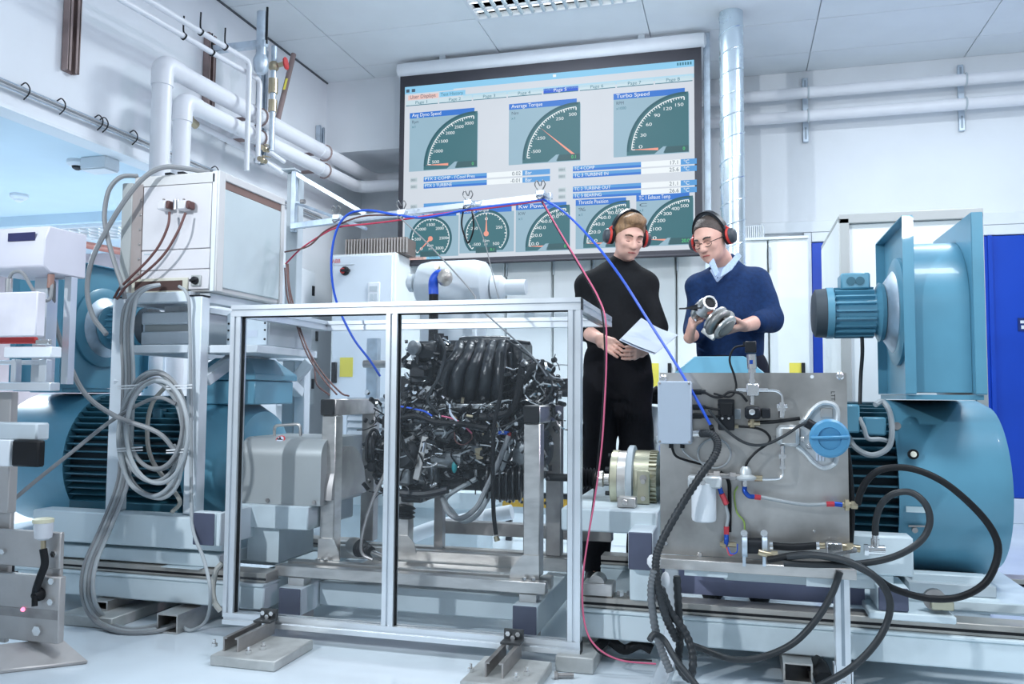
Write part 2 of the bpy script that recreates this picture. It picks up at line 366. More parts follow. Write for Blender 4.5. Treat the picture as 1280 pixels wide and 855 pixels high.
obj('pipe_run', MB().tube(P, .022, 12, 0), PIPE, t); obj('valve', MB().cyl(P[0]-Vector((0,.05,-.01)), P[0]+Vector((0,.04,-.01)), .027, 10).ball(P[0]+Vector((0,-.03,.02)), .028, 10), BRASS, t)
# wall channels
def channel(lb, x, y0, y1, X, w=.075, d=.045, m=BRICKR):
    a = wp(x, (y0+y1)/2, X); zt = wp(x, y0, X).z; zb = wp(x, y1, X).z
    t = thing('wall_channel', lb, 'channel', (X, a.y, zb), 'steel channels on left wall')
    obj('web', MB().box(XL, a.y-w/2, zb, XL+.008, a.y+w/2, zt), m, t); 
    for s in (-1, 1): obj('flange', MB().box(XL+.008, a.y+s*w/2-.006, zb, XL+d, a.y+s*w/2+.006, zt), m, t)
    obj('lip', MB().box(XL+d-.006, a.y-w/2, zb, XL+d, a.y-w/2+.022, zt).box(XL+d-.006, a.y+w/2-.022, zb, XL+d, a.y+w/2, zt), m, t)
    return t
channel('brown steel channel hanging high at the top left of left wall', 94, -30, 91, XL+.045)
channel('brown steel channel behind the bend of the thick white pipes', 265, 42, 133, XL+.045)
channel('steel channel farther along the left wall near the red valve', 330, 60, 205, XL+.045, m=GALV)
channel('short grey steel channel near the back corner of left wall', 403, 158, 185, XL+.045, m=GALV)
c0, c1 = wp(268, 62, -3.42), wp(312, 52, -3.05)
t = thing('pipe_bracket', 'grey steel arm holding the two thin pipes near ceiling', 'bracket', tuple(c0)); c1 = Vector((-3.02, c0.y, c0.z+.0))
obj('arm', MB().bar(c0, c1, .05, .045), GALV, t, bev=.003); obj('rod', MB().cyl(c1, c1+Vector((0, 0, .25)), .008, 8), BLACKP, t)
# vertical valve assembly
c = wp(327, 50, -3.06); cx, cy = c.x, c.y
t = thing('valve_stack', 'grey vertical pipe stack with red hand wheel near ceiling', 'valve', (cx, cy, 2.3))
zt = c.z+.07
obj('upper_pipe', MB().cyl((cx, cy, zt-.20), (cx, cy, zt+.12), .035, 16), GALV, t)
obj('coupling', MB().lathe((cx, cy, zt-.30), (0,0,1), [(0, .03), (.02, .045), (.06, .052), (.09, .052), (.12, .040)], 18), GALV, t)
c2 = wp(342, 90, -3.06)
obj('valve_pipe', MB().cyl((c2.x, c2.y, c2.z-.55), (c2.x, c2.y, c2.z+.18), .020, 12), GALV, t)
obj('union', MB().cyl((c2.x, c2.y, c2.z-.15), (c2.x, c2.y, c2.z-.05), .032, 12).cyl((c2.x, c2.y, c2.z-.28), (c2.x, c2.y, c2.z-.20), .030, 12), BRASS, t)
obj('valve_body', MB().ball((c2.x, c2.y, c2.z+.04), .038, 12).cyl((c2.x, c2.y, c2.z+.04), (c2.x+.07, c2.y+.02, c2.z+.06), .016, 10), BRASS, t)
obj('hand_wheel', MB().lathe((c2.x+.07, c2.y+.02, c2.z+.06), (.9, .2, .1), [(0, .038), (.012, .045), (.02, .038)], 16), REDP, t)
a, b = wp(367, 68, -3.3), wp(347, 150, -3.3)
tag(obj('slanted_pipe', MB().cyl(a, b, .020, 12), BRICKR, loc=b), 'dark brown slanted pipe rising to the ceiling beside the red valve', 'pipe')
tag(obj('hanging_tag', MB().prism([wp(357, 98, -3.28), wp(359.5, 98, -3.28), wp(356, 112, -3.28), wp(353.5, 112, -3.28)], (.004, 0, 0)), YELLOW, loc=wp(356, 112, -3.28)), 'narrow yellow tag hanging beside slanted brown pipe', 'tag')
for k, (px, py, lb) in enumerate(((331, 186, 'upper brass stop valve below the thin white pipes'), (328, 200, 'lower brass stop valve below the thin white pipes'))):
    c = wp(px, py, -3.1); t = thing('brass_valve', lb, 'valve', tuple(c), 'brass stop valves')
    obj('body', MB().cyl(c-Vector((0, .04, 0)), c+Vector((0, .04, 0)), .017, 10).ball(c, .024, 10), BRASS, t); obj('lever', MB().bar(c+Vector((.02,-.03,.02)), c+Vector((.03,.05,.03)), .012, .006), BRASS, t)
    obj('stub_pipe', MB().cyl(c+Vector((0, .04, 0)), c+Vector((.0, .25, -.02)), .015, 10), PIPE, t)
# cable tray along the left wall
a, b = wp(0, 97, XL+.03), wp(400, 277, XL+.03)
t = thing('cable_tray', 'thin grey wire cable tray along the left wall over the opening', 'cable tray', (XL, 3.2, a.z))
A = Vector((XL+.03, 2.6, a.z)); B = Vector((XL+.03, 6.4, a.z))
obj('rail', MB().cyl(A, B, .0045, 8), GALV, t); obj('rail', MB().cyl(A-Vector((0,0,.035)), B-Vector((0,0,.035)), .0045, 8), GALV, t)
obj('cable_bundle', MB().cyl(A-Vector((-.01,0,.018)), B-Vector((-.01,0,.018)), .007, 8), GREYC, t)
for yy in (3.32, 3.55, 3.82, 3.86, 4.1, 4.9): obj('clip', MB().tube([(XL, yy, a.z+.02), (XL+.03, yy, a.z+.03), (XL+.055, yy, a.z), (XL+.05, yy, a.z-.03), (XL+.02, yy, a.z-.055)], .0035, 6), BLACKP, t)
# wall boxes on the left wall behind the cage
for lb, x0, y0, x1, y1 in (('upper white wall box beyond the swing bracket', 366, 385, 398, 447), ('lower white wall box under the upper one', 362, 450, 393, 508), ('flat white wall box high beside the drive cabinet', 362, 330, 394, 383)):
    p0, p1 = atX(x0, y1, XL+.12), atX(x1, y1, XL+.12); zt = atX(x0, y0, XL+.12).z
    t = thing('wall_box', lb, 'box', (XL, p0.y, p0.z), 'white wall boxes'); obj('body', MB().box(XL, p0.y, p0.z, XL+.11, p1.y, zt), WHITE, t, bev=.006)
    obj('door', MB().box(XL+.111, p0.y+.01, p0.z+.01, XL+.12, p1.y-.01, zt-.01), WHITE, t, bev=.003); obj('latch', MB().box(XL+.1205, p1.y-.06, (p0.z+zt)/2-.04, XL+.13, p1.y-.03, (p0.z+zt)/2+.04), BLACKP, t)
# ---------------- pipes on the back wall
for lb, py in (('upper white pipe on the back wall at right', 115.5), ('lower white pipe on the back wall at right', 144.5)):
    z = at(1013, py, 7.1).z; t = thing('wall_pipe', lb, 'pipe', (1, 7.1, z), 'white pipes on back wall')
    obj('pipe_run', MB().cyl((-.4, 7.1, z), (4.4, 7.1, z), .046, 18), PIPE, t)
    for px in (1007, 1204): 
        xx = at(px, py, 7.1).x; obj('clip', MB().tube([Vector((xx+.02, 7.1-math.cos(g)*.05, z+math.sin(g)*.05)) for g in np.linspace(-1.7, 1.7, 12)], .007, 6, 0), GREYP, t)
for lb, px, ya, yb in (('grey strut bracket for wall pipes beside the spiral duct', 1007, 96, 176), ('grey strut bracket for wall pipes nearer the right edge', 1203, 79, 162)):
    xx = at(px, 130, 7.2).x; za, zb = at(px, yb, 7.2).z, at(px, ya, 7.2).z
    t = thing('strut_bracket', lb, 'bracket', (xx, 7.26, za), 'strut brackets on back wall')
    obj('web', MB().box(xx-.022, 7.225, za, xx+.022, 7.259, zb), GALV, t, bev=.003); obj('slot', MB().box(xx-.008, 7.2235, za+.02, xx+.008, 7.2249, za+.12).box(xx-.008, 7.2235, zb-.1, xx+.008, 7.2249, zb-.02), ALUD, t)
# spiral duct and square post beside the screen
c = at(915, 150, 6.0)
t = thing('spiral_duct', 'tall silver spiral ventilation duct right of the screen', 'duct', (c.x, 6.0, 0))
DUCT = mat('duct_zinc', (.66, .76, .82), .26, .85, var=.08, scale=6)
obj('duct', MB().cyl((c.x, 6.0, .0), (c.x, 6.0, ZC+.01), .083, 32), DUCT, t)
obj('spiral_seam', MB().tube([(c.x+.0845*math.cos(g), 6.0+.0845*math.sin(g), .02+g*.155/(2*math.pi)) for g in np.arange(0, 2*math.pi*23.5, .3)], .0045, 5, 0), DUCT, t)
c = at(884, 150, 6.3)
tag(obj('square_post', MB().box(c.x-.024, 6.28, 0, c.x+.024, 6.33, ZC), GALV, loc=(c.x, 6.3, 0), bev=.003), 'slim grey square post between the screen and the spiral duct', 'post')
# ------------------------------------------------------------------ projection screen with its display
EMS = 1.0/2**SC.view_settings.exposure
def emat(name, r, g, b):
    if name in MATS: return MATS[name]
    m = mat(name, s2l(r, g, b), .9, var=.015, scale=4, spec=.05); bs = m.node_tree.nodes['Principled BSDF']
    cr = [n for n in m.node_tree.nodes if n.type == 'VALTORGB'][0]
    for l in list(m.node_tree.links):
        if l.to_socket == bs.inputs['Base Color']: m.node_tree.links.remove(l)
    bs.inputs['Base Color'].default_value = (.02, .02, .02, 1)
    m.node_tree.links.new(cr.outputs['Color'], bs.inputs['Emission Color']); bs.inputs['Emission Strength'].default_value = EMS
    return m
E_BG = emat('display_grey', 208, 216, 226); E_SKY = emat('display_sky', 140, 203, 238); E_PAN = emat('display_panel', 150, 182, 200)
E_FACE = emat('display_dial', 62, 112, 122); E_RIM = emat('display_rim', 44, 92, 104); E_BAR = emat('display_blue', 52, 118, 208); E_BAR2 = emat('display_blue_light', 88, 156, 218)
E_WH = emat('display_white', 236, 244, 248); E_DK = emat('display_text', 74, 92, 110); E_NEE = emat('display_needle', 240, 160, 142); E_PINK = emat('display_pink', 232, 196, 190)
E_GRN = emat('display_green', 90, 220, 130); E_RO = emat('display_readout', 60, 96, 104); E_TEAL = emat('display_teal_text', 60, 120, 140); E_BLUEB = emat('display_deep_blue', 40, 92, 210)
SY = 6.2
def sc(cx, cy): p = at(490+cx*.3157, 60+cy*.3157, SY); return p.x, p.z
scr = thing('projection_screen', 'large white projection screen showing dials with black border', 'screen', (-1.43, 6.21, 2.0))
XA, XB, ZA, ZB = -2.64, -.232, 1.985, 3.552
obj('roller_case', MB().lathe((XA-.03, 6.22, 3.60), (1,0,0), [(0, .03), (.012, .055), (.06, .058), (2.42, .058), (2.46, .055), (2.475, .03)], 20), WHITE, scr)
obj('mount', MB().box(-2.3, 6.2, 3.64, -2.25, 6.25, ZC).box(-.7, 6.2, 3.64, -.65, 6.25, ZC), GREYP, scr)
obj('black_border', MB().box(XA, 6.205, ZA, XB, 6.212, ZB), mat('screen_black', (.035, .035, .045), .7), scr)
obj('bottom_bar', MB().cyl((XA-.02, 6.208, ZA), (XB+.01, 6.208, ZA), .012, 10), mat('screen_black', (.035, .035, .045)), scr)
DA, DB, DZ0, DZ1 = -2.597, -.285, 2.025, 3.452
def flat(x0, z0, x1, z1, lay): return MB().box(x0, 6.204-lay*.0008, z0, x1, 6.2046-lay*.0008, z1)
def rect(name, c0, c1, m, lay, parent=None):
    x0, z1 = sc(*c0); x1, z0 = sc(*c1); return obj(name, flat(min(x0,x1), min(z0,z1), max(x0,x1), max(z0,z1), lay), m, parent or scr)
disp = obj('display', flat(DA, DZ0, DB, DZ1, 0), E_BG, scr)
zi2 = min(DZ1-.06, sc(133, 190)[1]+.03); obj('header_band', flat(DA, DZ1-.05, DB, DZ1, 1), E_SKY, disp); obj('header_band', flat(DA, zi2, DA+.42, DZ1-.05, 1), E_SKY, disp)
obj('header_band', flat(DA+.5, DZ1-.135, DB, DZ1-.105, 1), emat('display_pale_sky', 176, 216, 236), disp)
obj('cursor_icon', flat(-1.36, 3.42, -1.335, 3.44, 2), E_WH, disp)
zz = sc(133, 190)[1]
obj('tab', flat(DA+.03, zz-.022, DA+.29, zz+.016, 1), E_PINK, disp); text('User Displays', DA+.045, zz, 6.2023, .045, E_DK, disp, .22)
obj('tab', flat(DA+.30, zz-.02, DA+.52, zz+.022, 1), E_SKY, disp); text('Test History', DA+.31, zz, 6.2023, .04, E_TEAL, disp, .19)
zi = sc(62, 170)[1]; obj('tool_icon', flat(DA+.012, zi-.013, DA+.04, zi+.013, 2), E_DK, disp); obj('tool_icon', flat(DA+.06, zi-.013, DA+.09, zi+.013, 2), E_DK, disp)
zp = sc(110, 216)[1]
for k in range(8):
    xa = DA+.012+k*.2875
    obj('page_tab', flat(xa, zp-.02, xa+.275, zp+.022, 1), E_BLUEB if k == 4 else emat('display_tab', 200, 222, 232), disp)
    obj('page_tab_line', flat(xa, zp-.021, xa+.275, zp-.015, 2), E_TEAL, disp)
    text('Page %d' % (k+1), xa+.08, zp+.002, 6.2018, .036, E_WH if k == 4 else E_TEAL, disp, .10)
for k in range(6): obj('clock_mark', flat(DB-.125+k*.019, DZ1-.034, DB-.113+k*.019, DZ1-.012, 2), E_TEAL, disp)
def arc_strip(cx, cz, r0, r1, a0, a1, lay, n=40):
    m = MB(); y = 6.204-lay*.0008; vs = []; fs = []
    for i in range(n+1):
        a = math.radians(a0+(a1-a0)*i/n); vs += [(cx+r0*math.cos(a), y, cz+r0*math.sin(a)), (cx+r1*math.cos(a), y, cz+r1*math.sin(a))]
    for i in range(n): fs.append((2*i, 2*i+1, 2*i+3, 2*i+2))
    return m.add(vs, fs)
def poly(pts, lay): return MB().add([(x, 6.204-lay*.0008, z) for x, z in pts], [tuple(range(len(pts)))])
def ticks(cx, cz, r0, r1, a0, a1, n, lay, big=5):
    m = MB(); y = 6.204-lay*.0008
    for i in range(n+1):
        a = math.radians(a0+(a1-a0)*i/n); L = r0 if i % big else r0-(r1-r0)*.7; w = .0028 if i % big else .004
        c, s = math.cos(a), math.sin(a); m.add([(cx+L*c-w*s, y, cz+L*s+w*c), (cx+L*c+w*s, y, cz+L*s-w*c), (cx+r1*c+w*s, y, cz+r1*s-w*c), (cx+r1*c-w*s, y, cz+r1*s+w*c)], [(0,1,2,3)])
    return m
def qgauge(c0, c1, title, unit, mul, nums, needle, na, nlen, val, big=True):
    X0, Z1 = sc(*c0); X1, Z0 = sc(*c1); w, h = X1-X0, Z1-Z0
    g = obj('gauge', flat(X0, Z0, X1, Z1, 1), E_PAN, scr)
    obj('title_bar', flat(X0, Z1-.004, X1-.03, Z1+.042, 2), E_BAR, g); text(title, X0+.02, Z1+.02, 6.2012, .042, E_WH, g, min(.25, w*.55))
    if unit: text(unit, X0+.02, Z1-.035, 6.2012, .036, E_DK, g, .055)
    text(mul, X0+.02, Z1-.075, 6.2012, .03, E_TEAL, g, .03 if mul == 'x1' else .075)
    cx, cz, Rr = X1-.035, Z0+.035, min(w*.86, h*.95)
    n = 24; pts = [(X1-.004, Z0+.006)]
    pts += [(X1-.004, cz+Rr*1.0)] + [(cx+Rr*math.cos(math.radians(a)), cz+Rr*math.sin(math.radians(a))) for a in np.linspace(90, 180, n)] + [(cx-Rr, Z0+.006)]
    obj('dial_face', poly(pts, 2), E_FACE, g); obj('rim', arc_strip(cx, cz, Rr*.955, Rr*1.0, 88, 180, 3), E_RIM, g)
    obj('scale_arc', arc_strip(cx, cz, Rr*.905, Rr*.92, 90, 178, 3), E_WH, g)
    obj('scale_ticks', ticks(cx, cz, Rr*.875, Rr*.905, 178, 90, 30, 3), E_WH, g)
    for i, s in enumerate(nums):
        a = math.radians(180-(i+.35 if len(nums) > 5 else i+.55)*90/(len(nums)-.2)); text(s, cx+Rr*.76*math.cos(a), cz+Rr*.78*math.sin(a), 6.2012, .034, E_WH, g, .016*len(s)+.012, 'CENTER')
    a = math.radians(na); c, s = math.cos(a), math.sin(a); r0, r1 = Rr*nlen[0], Rr*nlen[1]; ww = .010
    obj('needle', poly([(cx+r0*c-ww*s, cz+r0*s+ww*c), (cx+r0*c+ww*s, cz+r0*s-ww*c), (cx+r1*c, cz+r1*s)], 4), E_NEE, g)
    obj('readout', poly([(X1-.19, Z0+.008), (X1-.005, Z0+.008), (X1-.005, Z0+.055), (X1-.17, Z0+.055)], 5), E_RO, g); text(val, X1-.03, Z0+.031, 6.1995, .034, E_GRN, g, None, 'RIGHT')
    obj('readout_wedge', poly([(X1-.26, Z0+.003), (X1-.185, Z0+.003), (X1-.165, Z0+.058), (X1-.19, Z0+.058)], 5), E_PAN, g)
    return g
qgauge((70, 278), (338, 472), 'Avg Dyno Speed', 'Rpm', 'x1', ['500', '1000', '1500', '2000', '2500', '3000'], 0, 178.5, (.50, .97), '0')
qgauge((463, 243), (746, 445), 'Average Torque', 'Nm', 'x1', ['-500', '-250', '0', '250', '500'], 0, 139, (-.02, .90), '0.1')
qgauge((877, 203), (1177, 413), 'Turbo Speed', 'RPM', 'x1000', ['0', '30', '60', '90', '120', '150'], 0, 178, (.45, .95), '0')
qgauge((490, 640), (705, 800), 'Kw Power', 'KW', 'x1', ['0.0', '20.0', '40.0', '60.0', '80.0', '100.0'], 0, 179, (.30, .95), '0')
qgauge((727, 623), (943, 788), 'Throttle Position', '%', 'x1', ['0.0', '20.0', '40.0', '60.0', '80.0', '100.0'], 0, 179, (.30, .95), '0')
qgauge((967, 605), (1195, 778), 'TC 1 Exhaust Temp', 'C', 'x1', ['0', '100', '200', '300', '400', '500'], 0, 177, (.30, .95), '20.0')
def rgauge(c0, c1, cc, rad, title, nums, na, val, unit):
    X0, Z1 = sc(*c0); X1, Z0 = sc(*c1); g = obj('gauge', flat(X0, Z0, X1, Z1, 1), E_PAN, scr)
    obj('title_bar', flat(X0, Z1-.004, X1-.02, Z1+.04, 2), E_BAR, g); text(title, X0+.02, Z1+.018, 6.2012, .040, E_WH, g, .22)
    cx, cz = sc(*cc); Rr = rad*.00197
    pts = [(cx+Rr*math.cos(math.radians(a)), cz+Rr*math.sin(math.radians(a))) for a in np.linspace(-45, 225, 50)]
    obj('dial_face', poly(pts[::-1], 2), E_FACE, g); obj('rim', arc_strip(cx, cz, Rr*.93, Rr, -45, 225, 3), E_RIM, g); obj('scale_arc', arc_strip(cx, cz, Rr*.86, Rr*.885, -45, 225, 3), E_WH, g)
    obj('scale_ticks', ticks(cx, cz, Rr*.82, Rr*.87, 225, -45, 30, 3), E_WH, g)
    for i, s in enumerate(nums):
        a = math.radians(225-270*i/(len(nums)-1)); 
        if s: text(s, cx+Rr*.60*math.cos(a), cz+Rr*.62*math.sin(a), 6.2012, .032, E_WH, g, .015*len(s)+.008, 'CENTER')
    a = math.radians(na); c, s = math.cos(a), math.sin(a)
    obj('needle', poly([(cx-.009*s, cz+.009*c), (cx+.009*s, cz-.009*c), (cx+Rr*.85*c, cz+Rr*.85*s)], 4), E_NEE, g); obj('hub', arc_strip(cx, cz, .0, Rr*.11, 0, 360, 5), E_NEE, g)
    obj('readout', flat(cx-.085, cz-Rr*.80, cx+.085, cz-Rr*.56, 5), E_RO, g); text(val, cx+.07, cz-Rr*.68, 6.1995, .03, E_GRN, g, None, 'RIGHT'); text(unit, cx, cz-Rr*.30, 6.1995, .03, E_WH, g, .05, 'CENTER'); text('x1', cx, cz-Rr*.45, 6.1995, .026, E_WH, g, .025, 'CENTER')
rgauge((50, 672), (262, 822), (152, 755), 92, 'Avg Dyno Speed', ['0', '500', '1000', '1500', '2000', '2500', '3000'], 225, '0', 'Rpm')
rgauge((268, 655), (482, 805), (373, 735), 96, 'Average Torque', ['-500', '-250', '0', '250', '500'], 90, '0.1', 'Nm')
def row(c0, c1, lab, val, unit, vx, ux):
    X0, Z1 = sc(*c0); X1, Z0 = sc(*c1); Z0 = Z1-.045; V, _ = sc(vx, c0[1]); U, _ = sc(ux, c0[1])
    r = obj('data_row', flat(X0, Z0+.004, V, Z1, 1), E_BAR2, scr); obj('row_shade', flat(X0, Z0+.004, V, Z0+.022, 2), E_BAR, r)
    obj('value_cell', flat(V, Z0+.004, U, Z1, 1), E_WH, r); obj('unit_cell', flat(U, Z0+.004, X1, Z1, 1), E_BAR2, r)
    obj('index_cell', flat(X0-.115, Z0+.006, X0-.055, Z1-.002, 1), emat('display_cell', 190, 206, 214), r); text('0001', X0-.11, (Z0+Z1)/2, 6.2012, .026, E_DK, r, .045)
    lab and text(lab, X0+.01, (Z0+Z1)/2+.002, 6.2012, .036, E_WH, r, .0175*len(lab)); val and text(val, U-.012, (Z0+Z1)/2, 6.2012, .042, E_DK, r, None, 'RIGHT'); text(unit, U+.02, (Z0+Z1)/2, 6.2012, .040, E_WH, r, None)
row((125, 510), (625, 531), "PTX 2 COMP - I'Cool Pres", '0.02', 'Bar', 375, 516)
row((125, 537), (625, 558), 'PTX 3 TURBINE', '-0.01', 'Bar', 375, 516)
row((716, 468), (1207, 489), 'TC 4 COMP', '17.1', '\u00b0C', 986, 1143)
row((716, 495), (1207, 516), 'TC 3 TURBINE IN', '25.6', '\u00b0C', 986, 1143)
row((716, 549), (1207, 570), 'TC 2 TURBINE OUT', '21.1', '\u00b0C', 986, 1143)
row((716, 576), (1207, 597), 'TC 5 BEARING', '26.6', '\u00b0C', 986, 1143)
row((125, 616), (625, 637), '', '', 'Bar', 375, 516)
obj('tab', flat(DA, DZ0, DA+.20, DZ0+.028, 1), E_PINK, disp); text('Instruments', DA+.05, DZ0+.014, 6.2023, .028, E_DK, disp, .13)
obj('tab', flat(DA+.21, DZ0, DA+.33, DZ0+.028, 1), E_SKY, disp); text('Notes', DA+.23, DZ0+.014, 6.2023, .028, E_TEAL, disp, .07)
# ------------------------------------------------------------------ tall cabinets along the back wall
edges = [505, 568, 631, 690, 740, 790, 846, 903, 962, 1014]
desc = ['half behind the white tank', 'beyond the engine intake', 'left of the man in black', 'just behind the shoulder of the man in black', 'behind the man in black', 'between the two men, left door', 'behind the turbocharger', 'behind the man in blue', 'rightmost, beside the blue panel']
CABW = mat('switch_cabinet', (.80, .85, .86), .42, var=.02)
for i in range(9):
    xa, xb = at(edges[i], 480, 6.5).x+.004, at(edges[i+1], 480, 6.5).x-.004; top = 2.13
    t = thing('switch_cabinet', 'tall white switch cabinet '+desc[i], 'cabinet', ((xa+xb)/2, 6.8, 0), 'white switch cabinets along the back wall')
    obj('body', MB().box(xa, 6.52, .1, xb, 7.1, top), CABW, t, bev=.004); obj('plinth', MB().box(xa+.01, 6.54, 0, xb-.01, 7.05, .099), GREYP, t)
    obj('door', MB().box(xa+.006, 6.5, .12, xb-.006, 6.519, top-.02), CABW, t, bev=.004)
    hx = xb-.05; obj('handle', MB().box(hx-.013, 6.48, 1.02, hx+.013, 6.499, 1.20), BLACKP, t, bev=.003)
    obj('hinge', MB().box(xa-.001, 6.49, top-.22, xa+.014, 6.5, top-.06).box(xa-.001, 6.49, .3, xa+.014, 6.5, .45), GREYP, t)
    if i in (1, 2, 5, 8): 
        lx = (xa+xb)/2+(.05 if i == 8 else -.02); obj('notice', MB().box(lx-.055, 6.497, 1.02, lx+.055, 6.4995, 1.20), YELLOW, t)
    if i == 2: obj('keypad', MB().box(xa+.16, 6.485, 1.52, xa+.24, 6.499, 1.72), GREYP, t, bev=.003); 
    if i == 8: obj('roof_rail', MB().box(xa-.3, 6.5, top+.001, xb, 7.1, top+.02), CABW, t)
for lb, px, py in (('fan grille on the cabinets just right of the man in blue', 940, 284),):
    a = at(px, py, 6.7); t = thing('roof_fan', lb, 'fan', (a.x, 6.7, 2.15))
    obj('housing', MB().box(a.x-.09, 6.62, 2.151, a.x+.09, 6.9, 2.27), GREYP, t, bev=.004)
    for k in range(11): obj('slat', MB().box(a.x-.08+k*.0155, 6.605, 2.165, a.x-.072+k*.0155, 6.6195, 2.26), WHITE, t)
# drive cabinet at left with grille on top
xa, xb = at(411, 480, 5.9).x, at(491, 480, 5.9).x; top = at(440, 317, 5.9).z
t = thing('drive_cabinet', 'grey-white drive cabinet with red rotary switch left of the screen', 'cabinet', ((xa+xb)/2, 6.2, 0))
obj('body', MB().box(xa, 5.92, .1, xb, 6.45, top), CABW, t, bev=.005); obj('plinth', MB().box(xa+.01, 5.94, 0, xb-.01, 6.4, .099), GREYP, t)
obj('door', MB().box(xa+.02, 5.9, .12, xb-.02, 5.919, top-.02), mat('drive_door', (.70, .77, .84), .4, var=.02), t, bev=.004)
obj('handle', MB().box(xa+.03, 5.875, 1.03, xa+.07, 5.899, 1.19), BLACKP, t, bev=.003); q = at(433, 459, 5.9); obj('notice', MB().box(q.x-.055, 5.897, q.z-.075, q.x+.055, 5.8995, q.z+.075), YELLOW, t)
q = at(432, 339, 5.9); obj('switch_knob', MB().lathe((q.x, 5.899, q.z), (0,-1,0), [(0, .035), (.02, .035), (.03, .028)], 20).bar((q.x-.02, 5.865, q.z), (q.x+.05, 5.865, q.z), .03, .02), BLACKP, t); obj('switch_plate', MB().lathe((q.x-.01, 5.869, q.z), (0,-1,0), [(0, .022), (.006, .022)], 16), REDP, t)
q = at(468, 366, 5.9); kp = obj('keypad', MB().box(q.x-.05, 5.885, q.z-.08, q.x+.05, 5.899, q.z+.08), WHITE, t, bev=.004); obj('keypad_display', MB().box(q.x-.032, 5.88, q.z+.01, q.x+.032, 5.8849, q.z+.05), GREYP, kp); obj('keypad_button', MB().box(q.x-.03, 5.88, q.z-.06, q.x-.005, 5.8849, q.z-.01).box(q.x+.005, 5.88, q.z-.06, q.x+.03, 5.8849, q.z-.01), GREYP, kp)
q = at(414, 327, 5.9); text('ABB', q.x+.01, q.z, 5.896, .045, REDP, t, .07, name='logo')
obj('slit_plate', MB().box(xa+.022, 5.897, top-.09, xa+.20, 5.8995, top-.085), GREYP, t)
tq = thing('roof_fan', 'wide brown finned fan grille on the drive cabinet', 'fan', ((xa+xb)/2, 6.1, top)); 
obj('housing', MB().box(xa+.08, 5.98, top+.001, xb+.05, 6.3, top+.13), mat('fan_brown', (.16, .13, .12), .5), tq)
for k in range(22): obj('slat', MB().box(xa+.085+k*.0245, 5.962, top+.008, xa+.096+k*.0245, 5.979, top+.125), mat('fan_slat', (.42, .38, .36), .4, .3), tq)
# ------------------------------------------------------------------ things between cage and cabinets
a = at(560, 355, 5.0)
t = thing('white_tank', 'rounded white machine housing behind the cage top rail', 'machine', (a.x, 5.1, 0))
WM = mat('machine_white', (.56, .61, .65), .4, var=.05)
obj('housing', MB().lathe((a.x-.24, 5.1, a.z), (1,0,0), [(0, .10), (.03, .15), (.10, .165), (.40, .165), (.46, .15), (.5, .09)], 28), WM, t)
obj('flange', MB().lathe((a.x-.30, 5.05, a.z+.02), (1,0,0), [(0, .03), (.02, .06), (.05, .06), (.06, .03), (.1, .03)], 18), WM, t); obj('flange', MB().lathe((a.x+.27, 5.1, a.z-.02), (1,0,0), [(0, .08), (.06, .08), (.09, .05), (.22, .05)], 18), WM, t)
obj('pedestal', MB().box(a.x-.18, 4.98, 0, a.x+.2, 5.2, a.z-.14), WM, t, bev=.01)
obj('bolt', MB().cyl((a.x-.05, 4.95, a.z+.1), (a.x-.05, 4.92, a.z+.1), .015, 8), BRASS, t)
h = thing('riser_hose', 'black hose with blue elbow and foil cap before white machine', 'hose', tuple(at(543, 420, 4.6)))
obj('hose', MB().tube([(at(541, 440, 4.6).x, 4.6, .401), at(541, 500, 4.6), at(541, 440, 4.6), at(542, 400, 4.6), at(542, 366, 4.6)], .028, 12), BLACK, h); obj('elbow', MB().tube([at(542, 368, 4.6), at(542, 352, 4.6), at(547, 344, 4.6), at(553, 343, 4.6)], .030, 12), BLUEW, h)
obj('foil_cap', MB().ball(at(556, 347, 4.6), .048, 12, (1, 1, 1.1)), mat('foil', (.5, .46, .42), .35, .7, bump=.5, bscale=60), h)
a0, a1 = at(430, 572, 5.0), at(484, 497, 5.0)
t = thing('louvred_box', 'grey louvred cooler box behind the engine stand', 'cooler', (a0.x, 5.1, 0))
obj('body', MB().box(a0.x, 5.02, 0, a1.x, 5.4, a1.z), mat('cooler_grey', (.50, .55, .60), .45), t, bev=.006)
for k in range(8): zz = a0.z+.02+k*(a1.z-a0.z-.03)/8; obj('louvre', MB().prism([(a0.x+.02, 5.019, zz), (a0.x+.02, 4.99, zz-.004), (a0.x+.02, 5.019, zz+.03)], (a1.x-a0.x-.04, 0, 0)), WHITE, t)
# second white bed behind, pipe and yellow rail
b0 = at(430, 585, 4.6)
t = thing('rear_bed', 'pale machine bed standing behind the engine cage', 'machine bed', (b0.x, 4.6, 0))
XR = at(612, 600, 4.6).x; obj('table', MB().box(b0.x-.05, 4.5, .30, XR, 4.9, .40), BED, t, bev=.006); obj('base', MB().box(b0.x, 4.55, 0, XR-.05, 4.85, .299), BED, t, bev=.006)
obj('pump_body', MB().lathe((at(545, 600, 4.5).x, 4.68, .401), (0,0,1), [(0, .16), (.12, .16), (.16, .13), (.2, .08)], 20), WM, t)
tag(obj('white_duct', MB().tube([at(470, 700, 4.3), at(520, 668, 4.3), at(575, 652, 4.3), at(640, 640, 4.3)], .04, 14), WHITE, loc=at(520, 668, 4.3)), 'white rigid hose lying across the bed behind the engine', 'hose')
y0, y1 = at(628, 626, 5.3), at(805, 630, 5.3)
t = thing('safety_rail', 'amber perforated rail low behind the engine stand', 'rail', (y0.x, 5.3, 0)); zr = y0.z
obj('rail', MB().box(y0.x, 5.3, zr-.035, y1.x, 5.34, zr+.025), AMBER, t); obj('black_strip', MB().box(y0.x, 5.298, zr+.026, y1.x, 5.34, zr+.06), BLACKP, t)
